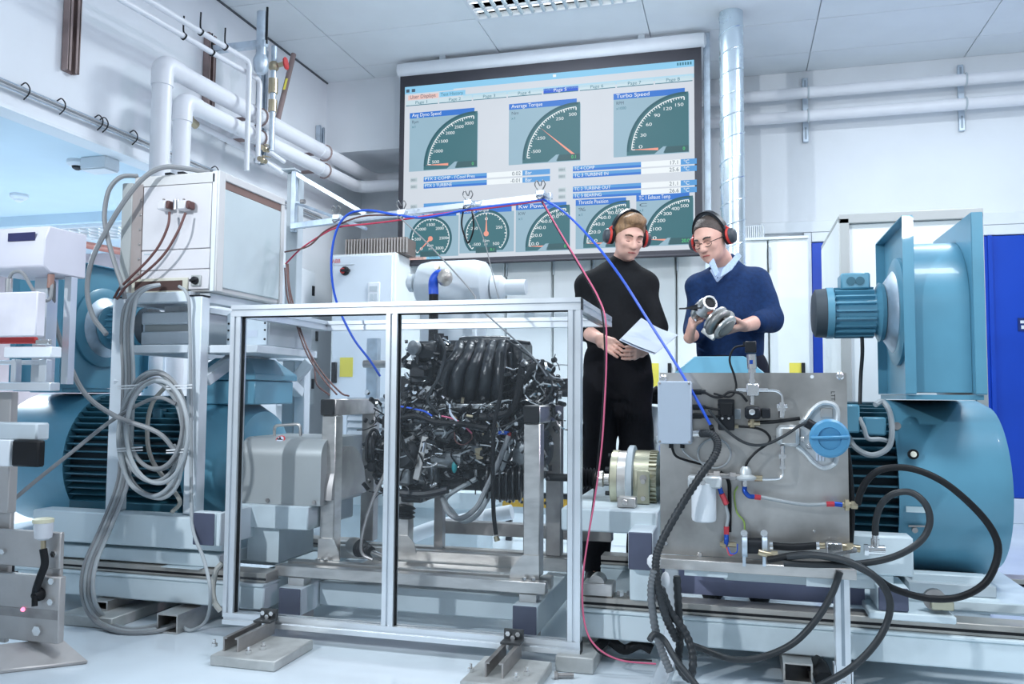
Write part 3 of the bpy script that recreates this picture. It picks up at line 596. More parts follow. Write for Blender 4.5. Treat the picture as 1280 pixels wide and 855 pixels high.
hole = obj('hole', MB().cyl((0, 0, 0), (0, -.003, 0), .011, 8), BLACKP, t, local=True); hole.location = Vector((y0.x+.05, 5.3, zr-.003))-ORG[t.name]
for k in range(1, 12): inst('hole', hole, t, (y0.x+.05+k*.08, 5.3, zr-.003))
obj('foot', MB().box(y0.x+.02, 5.31, 0, y0.x+.06, 5.34, zr-.036).box(y1.x-.06, 5.31, 0, y1.x-.02, 5.34, zr-.036), BLACKP, t)
c = at(816, 515, 4.45)
t = thing('flexible_duct', 'ribbed silver flexible duct with black elbow beside control panel', 'duct', (c.x, 4.45, 0))
obj('black_end', MB().tube([at(819, 505, 4.45), at(820, 494, 4.45), at(826, 488, 4.45)], .035, 14), BLACK, t); obj('elbow', MB().tube([at(813, 545, 4.45), at(813, 528, 4.45), at(817, 508, 4.45)], .042, 14), PIPE, t)
obj('ribbed_sleeve', MB().tube([(c.x-.01, 4.45, .0), (c.x-.01, 4.45, .3), at(812, 545, 4.45)], .055, 14, 14, rfun=lambda f, i: 1+.12*(i % 2)), mat('foil_sleeve', (.72, .74, .76), .3, .6, bump=.3), t)
# grey equipment cabinet behind the right hand motor
xa, xb = at(1051, 400, 4.1).x, at(1233, 400, 4.1).x; top = 1.80
t = thing('equipment_cabinet', 'tall grey framed cabinet behind the blue blower at right', 'cabinet', ((xa+xb)/2, 4.5, 0))
obj('side_panel', MB().box(xa, 4.12, .05, xa+.02, 4.95, top-.02), CABW, t, bev=.003)
obj('side_panel', MB().box(xb-.02, 4.12, .05, xb, 4.95, top-.02), BEIGE, t, bev=.003)
obj('back_panel', MB().box(xa+.021, 4.93, .05, xb-.021, 4.95, top-.02), CABW, t)
obj('front_panel', MB().box(xa+.045, 4.125, .05, xb-.045, 4.14, top-.045), CABW, t)
obj('top_panel', MB().box(xa, 4.12, top-.019, xb, 4.95, top), BEIGE, t, bev=.003)
for a, b, c, d in ((xa, .05, xa+.044, top-.02), (xb-.044, .05, xb, top-.02)): obj('frame_post', MB().box(a, 4.1, b, c, 4.119, d), BEIGE, t, bev=.003)
obj('frame_rail', MB().box(xa, 4.1, top-.045, xb, 4.119, top), BEIGE, t, bev=.003); obj('plinth', MB().box(xa+.01, 4.13, 0, xb-.01, 4.9, .049), GREYP, t)
# ------------------------------------------------------------------ motor + blower (mirrored pair)
def motor(name, label, s, xs, xe, xb0, xb1, yc, zc, rad, tx0, tx1):
    """s=+1: shroud on the right. xs..xe shroud, fins from xe side to xb0, end bell xb0..xb1"""
    t = thing(name, label, 'motor', ((xs+xb1)/2, yc, zc-rad-.02), 'blue dynamometer motors')
    a = (s, 0, 0); f0, f1 = min(xs, xb0), max(xs, xb0)
    L = abs(xe-xs)
    obj('fan_shroud', MB().lathe((xs, yc, zc), a, [(0, rad*.90), (.0, rad), (L*.86, rad), (L*.97, rad*.93), (L, rad*.6), (L-.004, rad*.3)], 56), BLUEP, t, ang=30)
    obj('shroud_lip', MB().lathe((xs-.004*s, yc, zc), a, [(0, rad*1.005), (.012, rad*1.008)], 56, False), BLUEP, t)
    obj('core', MB().lathe((f0, yc, zc), (1,0,0), [(0, rad*.84), (f1-f0, rad*.84)], 40), DTEAL, t)
    fl = f1-f0; fm = MB(); fm.box(-fl/2, -.0035, rad*.80, fl/2, .0035, rad*.975)
    N = 56; first = None
    for k in range(N):
        g = 2*math.pi*(k+.5)/N
        if math.cos(g) < -.93: continue
        if first is None:
            first = obj('cooling_fin', fm, TEAL, t, local=True); first.location = Vector(((f0+f1)/2, yc, zc))-ORG[t.name]; first.rotation_euler = (g, 0, 0)
        else: inst('cooling_fin', first, t, ((f0+f1)/2, yc, zc), (g, 0, 0))
    obj('end_bell', MB().lathe((xb0, yc, zc), (-s, 0, 0), [(0, rad*.97), (.05, rad*.99), (.12, rad*.95), (abs(xb1-xb0)-.03, rad*.75), (abs(xb1-xb0), rad*.45)], 48), BLUEP, t, ang=30)
    obj('shaft', MB().cyl((xb1, yc, zc), (xb1-s*.16, yc, zc), .045, 20), STEEL, t)
    bz = zc+rad*.86
    obj('terminal_box', MB().box(tx0, yc-.17, bz, tx1, yc+.17, bz+.11), BLUEP, t, bev=.006)
    c = [(tx0-.012, yc-.185), (tx1+.012, yc-.185), (tx1+.012, yc+.185), (tx0-.012, yc+.185)]; d = [(tx0+.07, yc-.11), (tx1-.07, yc-.11), (tx1-.07, yc+.11), (tx0+.07, yc+.11)]
    obj('terminal_lid', MB().add([(x, y, bz+.111) for x, y in c]+[(x, y, bz+.14) for x, y in c]+[(x, y, bz+.215) for x, y in d],
        [(3,2,1,0), (0,1,5,4), (1,2,6,5), (2,3,7,6), (3,0,4,7), (4,5,9,8), (5,6,10,9), (6,7,11,10), (7,4,8,11), (8,9,10,11)]), BLUEP, t, bev=.004)
    for sy in (-1, 1):
        obj('foot', MB().box(f0+.02, yc+sy*rad*.75-.05, zc-rad-.02, f1-.02, yc+sy*rad*.75+.05, zc-rad*.55), TEAL, t, bev=.005)
    for k in (0, 1):
        obj('lug', MB().box(f0+fl*(.25+.4*k), yc-rad*.70, zc+rad*.62, f0+fl*(.25+.4*k)+.05, yc-rad*.56, zc+rad*.78), TEAL, t, bev=.004)
    return t
def blower(label, s, xp, xq, y0, y1, z0, z1, neck_z, mlen=.25):
    """xp: plate carrying the motor, xq: far plate; motor points from xp away from xq"""
    t = thing('blower', label, 'blower', ((xp+xq)/2, (y0+y1)/2, z0), 'blue cooling blowers on the motors')
    yc, zc = (y0+y1)/2, (z0+z1)/2; sg = 1 if xq > xp else -1; h = (z1-z0)/2
    for nm, x, m2 in (('motor_flange_plate', xp, 1), ('rear_flange_plate', xq, -1)):
        o = obj(nm, MB().box(x-.002, y0, z0, x+.002, y1, z1), BLUEP, t)
        lip = .035
        e = MB()
        xo = x-(lip*sg if m2 == 1 else 0); xo2 = x+(0 if m2 == 1 else lip*sg)
        A, B = min(xo, xo2), max(xo, xo2)
        for k, bx in enumerate(((y0-.004, z0, y0, z1), (y1, z0, y1+.004, z1), (y0, z0-.004, y1, z0), (y0, z1, y1, z1+.004))):
            obj('plate_lip', MB().box(A, bx[0], bx[1], B, bx[2], bx[3]), BLUEP, o)
    xa, xb = min(xp, xq)+.003, max(xp, xq)-.003
    # scroll housing between the plates
    rf = yc-(y0+.03); P = [(xa, y0+.03, z0+.003), (xa, y0+.03, zc)]
    P += [(xa, yc-rf*math.cos(g), zc+rf*math.sin(g)) for g in np.linspace(.12, math.pi, 24)]+[(xa, yc+rf*.93, zc-.10), (xa, yc+rf*.80, zc-.2), (xa, yc+rf*.55, z0+.003)]
    obj('scroll_housing', MB().prism(P, (xb-xa, 0, 0)), BLUEP, t, ang=30)
    obj('outlet_neck', MB().box(xa+.0, y0+.08, neck_z, xb, y1-.12, z0-.006), BLUEP, t, bev=.004)
    obj('base_flange', MB().box(min(xp,xq)-.03, y0+.02, z0-.022, max(xp,xq)+.03, y1-.02, z0-.005), BLUEP, t)
    x1 = xp-sg*.003
    obj('inlet_ring', MB().lathe((x1, yc, zc), (-sg,0,0), [(0, h*.66), (.012, h*.66), (.02, h*.60), (.022, h*.52)], 40), BLUEP, t)
    obj('inlet_cone', MB().lathe((x1-sg*.0225, yc, zc), (-sg,0,0), [(0, h*.5), (.03, h*.36), (.032, h*.2)], 36), GALV, t)
    mx = x1-sg*.055; mr = .095
    m = obj('fan_motor', MB().lathe((mx, yc, zc), (-sg,0,0), [(0, mr*1.15), (.015, mr*1.2), (.03, mr*.86), (mlen*.72, mr*.86), (mlen*.72, mr*1.05), (mlen*.82, mr*1.05)], 28), BLUEP, t)
    obj('motor_cowl', MB().lathe((mx-sg*mlen*.82, yc, zc), (-sg,0,0), [(0, mr*1.02), (mlen*.16, mr*.98), (mlen*.2, mr*.75), (mlen*.205, .01)], 28), mat('cowl_grey', (.05, .065, .08), .5), m)
    for k in range(20):
        g = 2*math.pi*k/20; c, q = math.cos(g), math.sin(g); xx0, xx1 = sorted((mx-sg*.035, mx-sg*mlen*.70))
        obj('motor_fin', MB().add([(xx0, yc+mr*.85*c-.003*q, zc+mr*.85*q+.003*c), (xx0, yc+mr*.85*c+.003*q, zc+mr*.85*q-.003*c), (xx0, yc+mr*1.04*c+.003*q, zc+mr*1.04*q-.003*c), (xx0, yc+mr*1.04*c-.003*q, zc+mr*1.04*q+.003*c),
            (xx1, yc+mr*.85*c-.003*q, zc+mr*.85*q+.003*c), (xx1, yc+mr*.85*c+.003*q, zc+mr*.85*q-.003*c), (xx1, yc+mr*1.04*c+.003*q, zc+mr*1.04*q-.003*c), (xx1, yc+mr*1.04*c-.003*q, zc+mr*1.04*q+.003*c)],
            [(0,1,2,3),(7,6,5,4),(0,4,5,1),(1,5,6,2),(2,6,7,3),(3,7,4,0)]), BLUEP, m)
    cx0, cx1 = sorted((mx-sg*.05, mx-sg*mlen*.62))
    obj('motor_terminal_box', MB().box(cx0, yc-.06, zc+mr*.9, cx1, yc+.05, zc+mr*1.55), BLUEP, m, bev=.006)
    for k in (.35, .65):
        q = cx0+(cx1-cx0)*k; obj('knockout', MB().lathe((q, yc-.0605, zc+mr*1.22), (0,-1,0), [(0, .016), (.003, .016)], 16), TEAL, m)
    return t
motR = motor('dynamometer_motor', 'large blue finned motor at right behind the steel control panel', 1, .555, .93, -.08, -.26, 3.55, .615, .325, -.235, .10)
motor('dynamometer_motor', 'large blue finned motor at left behind coiled grey cables', -1, -3.0, -3.45, -2.38, -2.12, 3.5, .625, .315, -2.42, -2.10)
blower('square blue blower with finned motor on top of right motor', 1, .60, .785, 3.15, 3.72, .965, 1.585, .943)
blower('square blue blower partly hidden behind the left white posts', -1, -3.08, -3.30, 3.2, 3.8, .97, 1.57, .943)
# small fittings on the right motor shroud
t = motR
q = at(1141, 568, 3.235); bz = obj('knob', MB().lathe(q, (0,-1,.1), [(0, .018), (.012, .018)], 18), BLACK, t); obj('button', MB().lathe(q+Vector((0,-.0125,.001)), (0,-1,.1), [(0, .011), (.006, .010)], 14), mat('cream_plastic', (.8, .78, .66), .4), bz)
q = at(1146, 637, 3.225); obj('rating_plate', MB().box(q.x-.035, q.y-.003, q.z-.010, q.x+.035, q.y+.002, q.z+.010), mat('plate_pale', (.55, .68, .72), .4), t)
q = at(1143, 662, 3.24); obj('shroud_bolt', MB().lathe(q, (0,-1,-.1), [(0, .010), (.012, .010)], 8).bar(q+Vector((-.02,-.005,.012)), q+Vector((.04,-.005,.014)), .006, .006), RAW, t)
# ------------------------------------------------------------------ beds
RUST = mat('machined_rail', (.42, .40, .37), .4, .5, var=.25, scale=6)
def bed(name, label, xa, xb, grp):
    t = thing(name, label, 'machine bed', ((xa+xb)/2, 3.4, .0), grp)
    for y0, nm in ((3.0, 'front_beam'), (3.78, 'rear_beam')):
        b = obj(nm, MB().box(xa, y0, .085, xb, y0+.12, .175), BED, t, bev=.006); obj('top_flange', MB().box(xa, y0-.006, .176, xb, y0+.13, .188), BED, b, bev=.003)
        obj('slideway', MB().box(xa, y0+.012, .189, xb, y0+.11, .228), RUST, b, bev=.003); obj('slide_groove', MB().box(xa, y0+.0105, .20, xb, y0+.0119, .209), BLACK, b)
    for k in range(3):
        x = xa+.1+(xb-xa-.3)*k/2; obj('cross_beam', MB().box(x, 3.121, .095, x+.1, 3.779, .17), BED, t)
    return t
bed('test_bed', 'long white steel machine bed under the left blue motor', -3.7, -1.825, 'white machine beds')
bed('test_bed', 'long white steel machine bed under the right blue motor', -.60, 1.7, 'white machine beds')
# oil-stained weld line on the right bed is texture; feet:
def foot_block(label, x0, x1, y0, y1, z, m=STEEL):
    return tag(obj('foot_block', MB().box(x0, y0, 0, x1, y1, z), m, loc=((x0+x1)/2, y0, 0), bev=.004), label, 'block', 'steel foot blocks on the floor')
CONC = mat('block_steel', (.46, .47, .46), .5, .35, var=.15, scale=12)
foot_block('grey foot block beneath the left end of white bed', -2.68, -2.42, 2.86, 3.3, .045, CONC)
q0, q1 = at(694, 838, 2.87), at(742, 838, 2.87); foot_block('grey foot block under the right corner of glass cage', q0.x, q1.x, 2.87, 3.3, .055, CONC)
def tube_end(label, x0, x1, y0, y1, z0, z1, th=.006, m=STEEL):
    t = thing('box_tube', label, 'steel tube', ((x0+x1)/2, y0, z0), 'open box tubes under the beds')
    obj('wall', MB().box(x0, y0, z0, x0+th, y1, z1).box(x1-th, y0, z0, x1, y1, z1).box(x0+th, y0, z0, x1-th, y1, z0+th).box(x0+th, y0, z1-th, x1-th, y1, z1), m, t); return t
tube_end('open square steel tube under left bed with cables ending in it', -2.225, -2.13, 2.88, 3.5, .001, .075)
tube_end('open square steel tube above left foot block', -2.60, -2.52, 2.95, 3.5, .046, .084)
q0, q1 = at(979, 850, 2.93), at(1016, 850, 2.93); tube_end('open square steel tube under the right bed near panel leg', q0.x, q1.x, 2.92, 3.5, .012, .084)
foot_block('rough steel block under open tube near right panel leg', q0.x, q1.x-.002, 2.78, 2.915, .03, CONC)
tag(obj('floor_cable_gland', MB().tube([at(1030, 850, 2.9), at(1024, 835, 2.95), at(1016, 828, 2.95)], .03, 10), BLACK, loc=atZ(1030, 855, 0)), 'black rubber lump on the floor beside right panel leg', 'rubber part')
# upper carriage, left bed
t = thing('motor_carriage', 'white welded motor carriage on the left machine bed', 'carriage', (-2.5, 3.3, .23))
obj('front_beam', MB().box(-2.97, 3.0, .305, -2.021, 3.11, .435), BED, t, bev=.006); obj('rear_beam', MB().box(-2.97, 3.75, .305, -2.0, 3.86, .435), BED, t, bev=.006)
obj('under_plate', MB().box(-3.5, 3.03, .232, -2.05, 3.8, .286), BED, t, bev=.004); obj('cross_tube', MB().box(-2.125, 2.952, .335, -2.022, 2.999, .468).box(-2.02, 2.952, .335, -2.0, 3.9, .468), BED, t, bev=.004)
obj('end_cap', MB().box(-2.122, 2.945, .338, -2.024, 2.951, .465), PURPLE, t, bev=.003); obj('foot_plate', MB().box(-2.3, 2.99, .229, -2.12, 3.2, .231), BED, t)
# upper carriage, right bed
xa = at(700, 640, 3.1).x; xb = at(1137, 700, 3.1).x
t = thing('motor_carriage', 'white welded motor carriage on the right machine bed', 'carriage', (0, 3.3, .23))
obj('base_plate', MB().box(-.26, 3.16, .232, 1.0, 3.9, .266), BED, t, bev=.004); obj('deck', MB().box(xa, 3.12, .44, -.285, 3.95, .525), BED, t, bev=.006)
q = at(1110, 685, 3.05); zt = .50
obj('side_beam', MB().box(.32, 3.03, .36, xb, 3.119, .49), BED, t, bev=.006); obj('side_skirt', MB().box(-.05, 3.04, .31, xb-.06, 3.10, .359), BED, t, bev=.004)
q0, q1 = at(785, 664, 2.95), at(816, 714, 2.95)
obj('cross_tube', MB().box(q0.x, 2.952, q1.z, q1.x, 3.9, q0.z), BED, t, bev=.004); obj('end_cap', MB().box(q0.x+.002, 2.945, q1.z+.002, q1.x-.002, 2.951, q0.z-.002), PURPLE, t, bev=.003)
obj('cross_leg', MB().box(q0.x, 2.99, .23, q1.x, 3.2, q1.z-.001), BED, t, bev=.004)
q0, q1 = at(1097, 733, 2.98), at(1137, 766, 2.98)
obj('cross_tube', MB().box(q0.x, 2.986, q1.z, q1.x, 3.155, q0.z), BED, t, bev=.004); obj('end_cap', MB().box(q0.x+.002, 2.978, q1.z+.002, q1.x-.002, 2.985, q0.z-.002), PURPLE, t, bev=.003)
q2, q3 = at(1086, 762, 2.97), at(1196, 778, 2.97)
obj('shoe', MB().box(q2.x, 2.97, .231, q3.x, 3.15, q1.z-.001), BED, t, bev=.004); c = at(1180, 758, 2.985); obj('clamp', MB().box(c.x-.035, 2.985, c.z-.014, c.x+.03, 3.06, c.z+.016), GOLD, t, bev=.003)
obj('clamp_wheel', MB().lathe((c.x-.02, 3.03, c.z+.012), (0,-1,0), [(0, .035), (.02, .035)], 20), RAW, t)
q0, q1 = at(1137, 735, 3.2), at(1252, 768, 3.2)
obj('rear_beam', MB().box(q0.x, 3.2, q1.z, q1.x, 3.32, q0.z-.02), BED, t, bev=.006); obj('beam_cap', MB().box(q1.x+.001, 3.205, q1.z+.004, q1.x+.009, 3.315, q0.z-.024), PURPLE, t); obj('beam_plate', MB().box(q0.x, 3.21, q0.z-.019, q1.x-.01, 3.5, q0.z+.02), GREYP, t, bev=.003)
obj('support_block', MB().box(at(1140, 700, 3.24).x, 3.24, .268, at(1235, 700, 3.24).x, 3.30, .335), BED, t, bev=.004)
q0, q1 = at(880, 748, 3.06), at(1085, 760, 3.06)
obj('recess_shade_sheet', MB().box(q0.x-.15, 3.13, .235, q1.x, 3.14, .36), mat('recess_shade_tone', (.20, .22, .34), .5), t)  # added sheet, its dark blue paints in the shade of the recess
c = at(744, 738, 3.0); w = thing('guide_roller', 'round steel guide roller block on right bed behind the red wire', 'roller', (c.x, 3.0, .23))
obj('block', MB().box(c.x-.05, 3.01, .23, c.x+.06, 3.1, .275), STEEL, w, bev=.004); obj('roller', MB().cyl((c.x, 3.02, .272), (c.x, 3.09, .272), .03, 20), STEEL, w)
obj('bolt', MB().hexn((c.x+.085, 3.04, .23), (0,0,1), .014, .02).hexn((c.x+.12, 3.04, .23), (0,0,1), .014, .02), CHROME, w)
# ------------------------------------------------------------------ drive line between engine and right motor
t = thing('torque_flange', 'gold and silver torque flange coupling on pedestal', 'coupling', (-.40, 3.45, .525))
YC, ZCC = 3.45, .605
def lx(px): return at(px, 600, YC).x
obj('drive_shaft', MB().cyl((lx(683), YC, ZCC), (lx(728), YC, ZCC), .016, 14), BLACK, t)
obj('rubber_boot', MB().lathe((lx(727), YC, ZCC), (1,0,0), [(i*.0075, .045 if i % 2 else .034) for i in range(9)], 20), BLACK, t)
obj('joint', MB().lathe((lx(745), YC, ZCC), (1,0,0), [(0, .03), (.03, .034), (.035, .022), (.055, .022), (.06, .028)], 18), STEEL, t)
x = lx(766); Rf = .128
obj('gold_disc', MB().lathe((x, YC, ZCC), (1,0,0), [(0, Rf*.85), (.004, Rf*.94), (.03, Rf*.94)], 40), GOLD, t)
obj('silver_disc', MB().lathe((x+.0305, YC, ZCC), (1,0,0), [(0, Rf*.92), (.035, Rf*.92)], 40), STEEL, t)
obj('rim_disc', MB().lathe((x+.066, YC, ZCC), (1,0,0), [(0, Rf*1.04), (.006, Rf*1.1), (.026, Rf*1.1), (.03, Rf*1.0)], 40), GREYP, t)
obj('gold_drum', MB().lathe((x+.0965, YC, ZCC), (1,0,0), [(0, Rf*.95), (.06, Rf*.95), (.061, Rf*.90), (.09, Rf*.90)], 40), GOLD, t)
tm = MB().box(-.004, -.004, Rf*.90, .026, .004, Rf*.96); tt = None
for k in range(40):
    g = 2*math.pi*k/40
    if tt is None: tt = obj('tooth', tm, GOLD, t, local=True); tt.location = Vector((x+.16, YC, ZCC))-ORG[t.name]
    else: inst('tooth', tt, t, (x+.16, YC, ZCC), (g, 0, 0))
for k in range(6):
    g = 2*math.pi*k/6; obj('bolt', MB().hexn((x, YC+Rf*.75*math.sin(g), ZCC+Rf*.75*math.cos(g)), (-1,0,0), .010, .018), BLACKP, t)
obj('drum_hole', MB().lathe((x+.125, YC-Rf*.952, ZCC), (0,-1,0), [(0, .010), (.002, .010)], 12), BLACK, t)
q0, q1 = at(796, 588, 3.3), at(812, 645, 3.3)
pb = obj('pedestal', MB().box(q0.x, 3.30, .526, q1.x, 3.315, q0.z), GOLD, t, bev=.003); obj('pedestal_hole', MB().lathe(((q0.x+q1.x)/2, 3.2995, q0.z-.03), (0,-1,0), [(0, .014), (.002, .014)], 16), RAW, pb)
for zz in (.55, .615): obj('pedestal_bolt', MB().hexn(((q0.x+q1.x)/2, 3.2985, zz), (0,-1,0), .010, .01), STEEL, pb)
c = at(782, 640, 3.2); obj('sensor_clamp', MB().box(c.x-.03, 3.18, .526, c.x+.04, 3.24, .565).cyl((c.x, 3.178, .548), (c.x, 3.165, .548), .012, 12), STEEL, t, bev=.003)
# left coupling guard with handle
q0, q1 = at(298, 628, 3.2), at(402, 545, 3.2); xm0, xm1 = q0.x, q1.x
t = thing('coupling_guard', 'grey curved sheet coupling guard with round warning label in cage', 'guard', ((xm0+xm1)/2, 3.35, q0.z))
gz = q0.z; pr = [(3.2, gz), (3.2, gz+.20)]+[(3.2+.08-.08*math.cos(g), gz+.20+.08*math.sin(g)) for g in np.linspace(.2, 1.5, 8)]+[(3.6, gz+.28), (3.6, gz)]
GUARD = mat('guard_sheet', (.42, .44, .44), .4, .3, var=.08, scale=3)
obj('shell', MB().prism([(xm0, y, z) for y, z in pr][::-1], (xm1-xm0, 0, 0)), GUARD, t, ang=25)
obj('end_collar', MB().prism([(xm1+.001, 3.4+.17*math.sin(g), gz+.02+.22*max(0, math.cos(g))+.0) for g in np.linspace(-1.57, 1.57, 14)], (.035, 0, 0)), RAW, t)
q = at(342, 531, 3.35); obj('handle', MB().tube(round_path([at(343, 545, 3.33), at(343, 532, 3.33), at(375, 530, 3.33), at(376, 545, 3.33)], .02), .007, 10, 0), STEEL, t)
q = at(347, 550, 3.22); obj('warning_label', MB().lathe((q.x, 3.243, q.z), (0,-.75,.65), [(0, .022), (.0015, .022)], 20), REDP, t); obj('label_centre', MB().lathe((q.x, 3.2415, q.z+.0012), (0,-.75,.65), [(0, .016), (.0015, .016)], 20), PAPER, t)
obj('label_mark', MB().bar((q.x-.014, 3.2398, q.z+.004), (q.x+.014, 3.2398, q.z-.001), .003, .006).bar((q.x-.002, 3.2398, q.z+.012), (q.x+.005, 3.2398, q.z-.006), .003, .006), BLACK, t)
for px in (335, 393): q = at(px, 624, 3.199); obj('bolt', MB().hexn((q.x, 3.199, gz+.015), (0,-1,0), .009, .008), RAW, t)
t2 = thing('guard_pedestal', 'white pedestal block under the grey coupling guard', 'pedestal', ((xm0+xm1)/2, 3.3, .23))
obj('top', MB().box(xm0+.0, 3.17, gz-.10, xm1-.04, 3.6, gz-.001), BED, t2, bev=.005); obj('leg', MB().box(xm0+.05, 3.2, .232, xm0+.2, 3.5, gz-.101), BED, t2)
# ------------------------------------------------------------------ glass cage of aluminium profile
CX0, CX1, CY0, CY1, CZ0, CZ1, PW = -1.945, -.532, 2.90, 3.67, .05, 1.297, .045
cage = thing('glass_cage', 'clear panelled safety cage of slotted aluminium profile around the engine', 'cage', ((CX0+CX1)/2, CY0, CZ0))
def profile(name, p0, p1, up=(0,0,1)):
    p0, p1 = Vector(p0), Vector(p1); d = (p1-p0).normalized(); m = MB(); w = PW/2; g = .0055; dp = .008
    pr = []
    for q in range(4):
        c, s = [(1,0),(0,1),(-1,0),(0,-1)][q]
        for a, b in ((w, -w), (w, -g), (w-dp, -g), (w-dp, g), (w, g)): pr.append((a*c-b*s, a*s+b*c))
    u = Vector(up); a = d.cross(u).normalized(); b = a.cross(d)
    vs = [p0+a*x+b*y for x, y in pr]; n = len(pr); L = (p1-p0)
    o = obj(name, MB().add(vs+[v+L for v in vs], [tuple(range(n)), tuple(range(2*n-1, n-1, -1))]+[(i, n+i, n+(i+1) % n, (i+1) % n) for i in range(n)]), ALU, cage)
    return o
h = PW/2
xm = at(489, 600, 2.92).x
for x in (CX0+h, xm, CX1-h): profile('post', (x, CY0+h, CZ0+PW+.0005), (x, CY0+h, CZ1-PW-.0005), (0,1,0))
for z in (CZ0+h, CZ1-h): profile('rail', (CX0, CY0+h, z), (CX1, CY0+h, z))
for x in (CX0+h, CX1-h): profile('rail', (x, CY0+PW+.0005, CZ1-h), (x, CY1-PW-.0005, CZ1-h))
profile('rail', (CX0, CY1-h, CZ1-h), (CX1, CY1-h, CZ1-h))
for x in (CX0+h, CX1-h): profile('post', (x, CY1-h, .001), (x, CY1-h, .06), (0,1,0)) if False else None
for x in (CX1+.0005,): obj('end_cap', MB().box(x, CY0+.002, CZ1-PW+.002, x+.002, CY0+PW-.002, CZ1-.002).box(x, CY0+.002, CZ0+.002, x+.002, CY0+PW-.002, CZ0+PW-.002), BLACKP, cage)
for xa, xb in ((CX0+PW, xm-h), (xm+h, CX1-PW)):
    gp = obj('glass_pane', MB().box(xa-.002, CY0+h-.002, CZ0+PW-.002, xb+.002, CY0+h+.002, CZ1-PW+.002), GLASS, cage)
    obj('gasket', MB().box(xa, CY0+.014, CZ0+PW, xa+.004, CY0+.030, CZ1-PW).box(xb-.004, CY0+.014, CZ0+PW, xb, CY0+.030, CZ1-PW).box(xa+.004, CY0+.014, CZ1-PW-.004, xb-.004, CY0+.030, CZ1-PW), BLACK, gp)
# cage rail brackets, channels and floor blocks
for lb, px, bx0, bx1 in (('left', 337, at(264, 830, 2.6).x, at(345, 830, 2.6).x), ('middle', 643, at(576, 850, 2.6).x, at(668, 850, 2.6).x)):
    x = at(px, 790, 2.9).x
    t = thing('cage_clamp', 'dark bolted bracket with twin channel rails at %s foot of cage' % lb, 'bracket', (x, 2.88, .02), 'cage floor clamps')
    obj('bracket', MB().box(x-.035, 2.888, .085, x+.035, 2.8985, .125).box(x-.035, 2.84, .0845, x+.035, 2.8875, .092), mat('bracket_dark', (.08, .085, .09), .45, .5), t)
    for dx, dz in ((-.018, .112), (.018, .112), (0, .099)): obj('bolt', MB().hexn((x+dx, 2.887, dz), (0,-1,0), .009, .012), CHROME, t)
    for s in (-1, 1): 
        o = obj('channel_rail', MB().box(x+s*.028-.003, 2.645, .0365, x+s*.028+.003, 2.884, .078).box(x+s*.028-(.003 if s < 0 else .012), 2.645, .0782, x+s*.028+(.003 if s > 0 else .012), 2.884, .084), RAW, t)
    foot_block('pale floor block under the %s cage clamp' % lb, bx0, bx1, 2.59, 2.86, .036, CONC)
    for dx, dy in ((-.09, 2.68), (.075, 2.64), (.095, 2.70)): obj('anchor_bolt', MB().hexn((x+dx, dy, .0365), (0,0,1), .011, .012).cyl((x+dx, dy, .048), (x+dx, dy, .062), .005, 8), CHROME, t)
q = atZ(702, 838, .01); tag(obj('anchor_bolt', MB().cyl((q.x-.0, 2.80, .012), (q.x+.05, 2.815, .012), .008, 10).hexn((q.x-.012, 2.797, .012), (1,.2,0), .013, .012), RAW, loc=(q.x, 2.8, 0)), 'loose steel bolt lying on the floor before corner block', 'bolt')
# ------------------------------------------------------------------ engine pallet and stand
t = thing('engine_pallet', 'low white pallet frame with stainless rails inside the cage', 'pallet', (-1.26, 3.4, .0))
for q0, q1 in ((at(348, 733, 3.05), at(375, 770, 3.05)), (at(640, 757, 3.05), at(671, 791, 3.05))):
    obj('side_beam', MB().box(q0.x, 3.056, .06, q1.x, 3.95, .168), BED, t, bev=.004); obj('end_cap', MB().box(q0.x+.002, 3.05, .062, q1.x-.002, 3.0555, .166), PURPLE, t, bev=.003)
    obj('stub', MB().box(q0.x+.015, 3.1, .169, q1.x-.015, 3.16, .198), STEEL, t)
    obj('castor_pad', MB().box(q0.x+.02, 3.1, 0, q1.x-.02, 3.2, .059), RAW, t)
obj('cross_beam', MB().box(-1.688, 3.2, .07, -.822, 3.3, .165), BED, t, bev=.004)
for y in (3.10, 3.20, 3.52, 3.62): obj('stainless_rail', MB().box(-1.84, y, .20, -.70, y+.045, .245 if y < 3.3 else .255), STEEL, t, bev=.003)
obj('rear_bar', MB().box(-1.40, 3.78, .29, -.55, 3.84, .35), RAW, t, bev=.003); obj('drip_tray', MB().box(-1.6, 3.3, .20, -.85, 3.5, .206), STEEL, t)
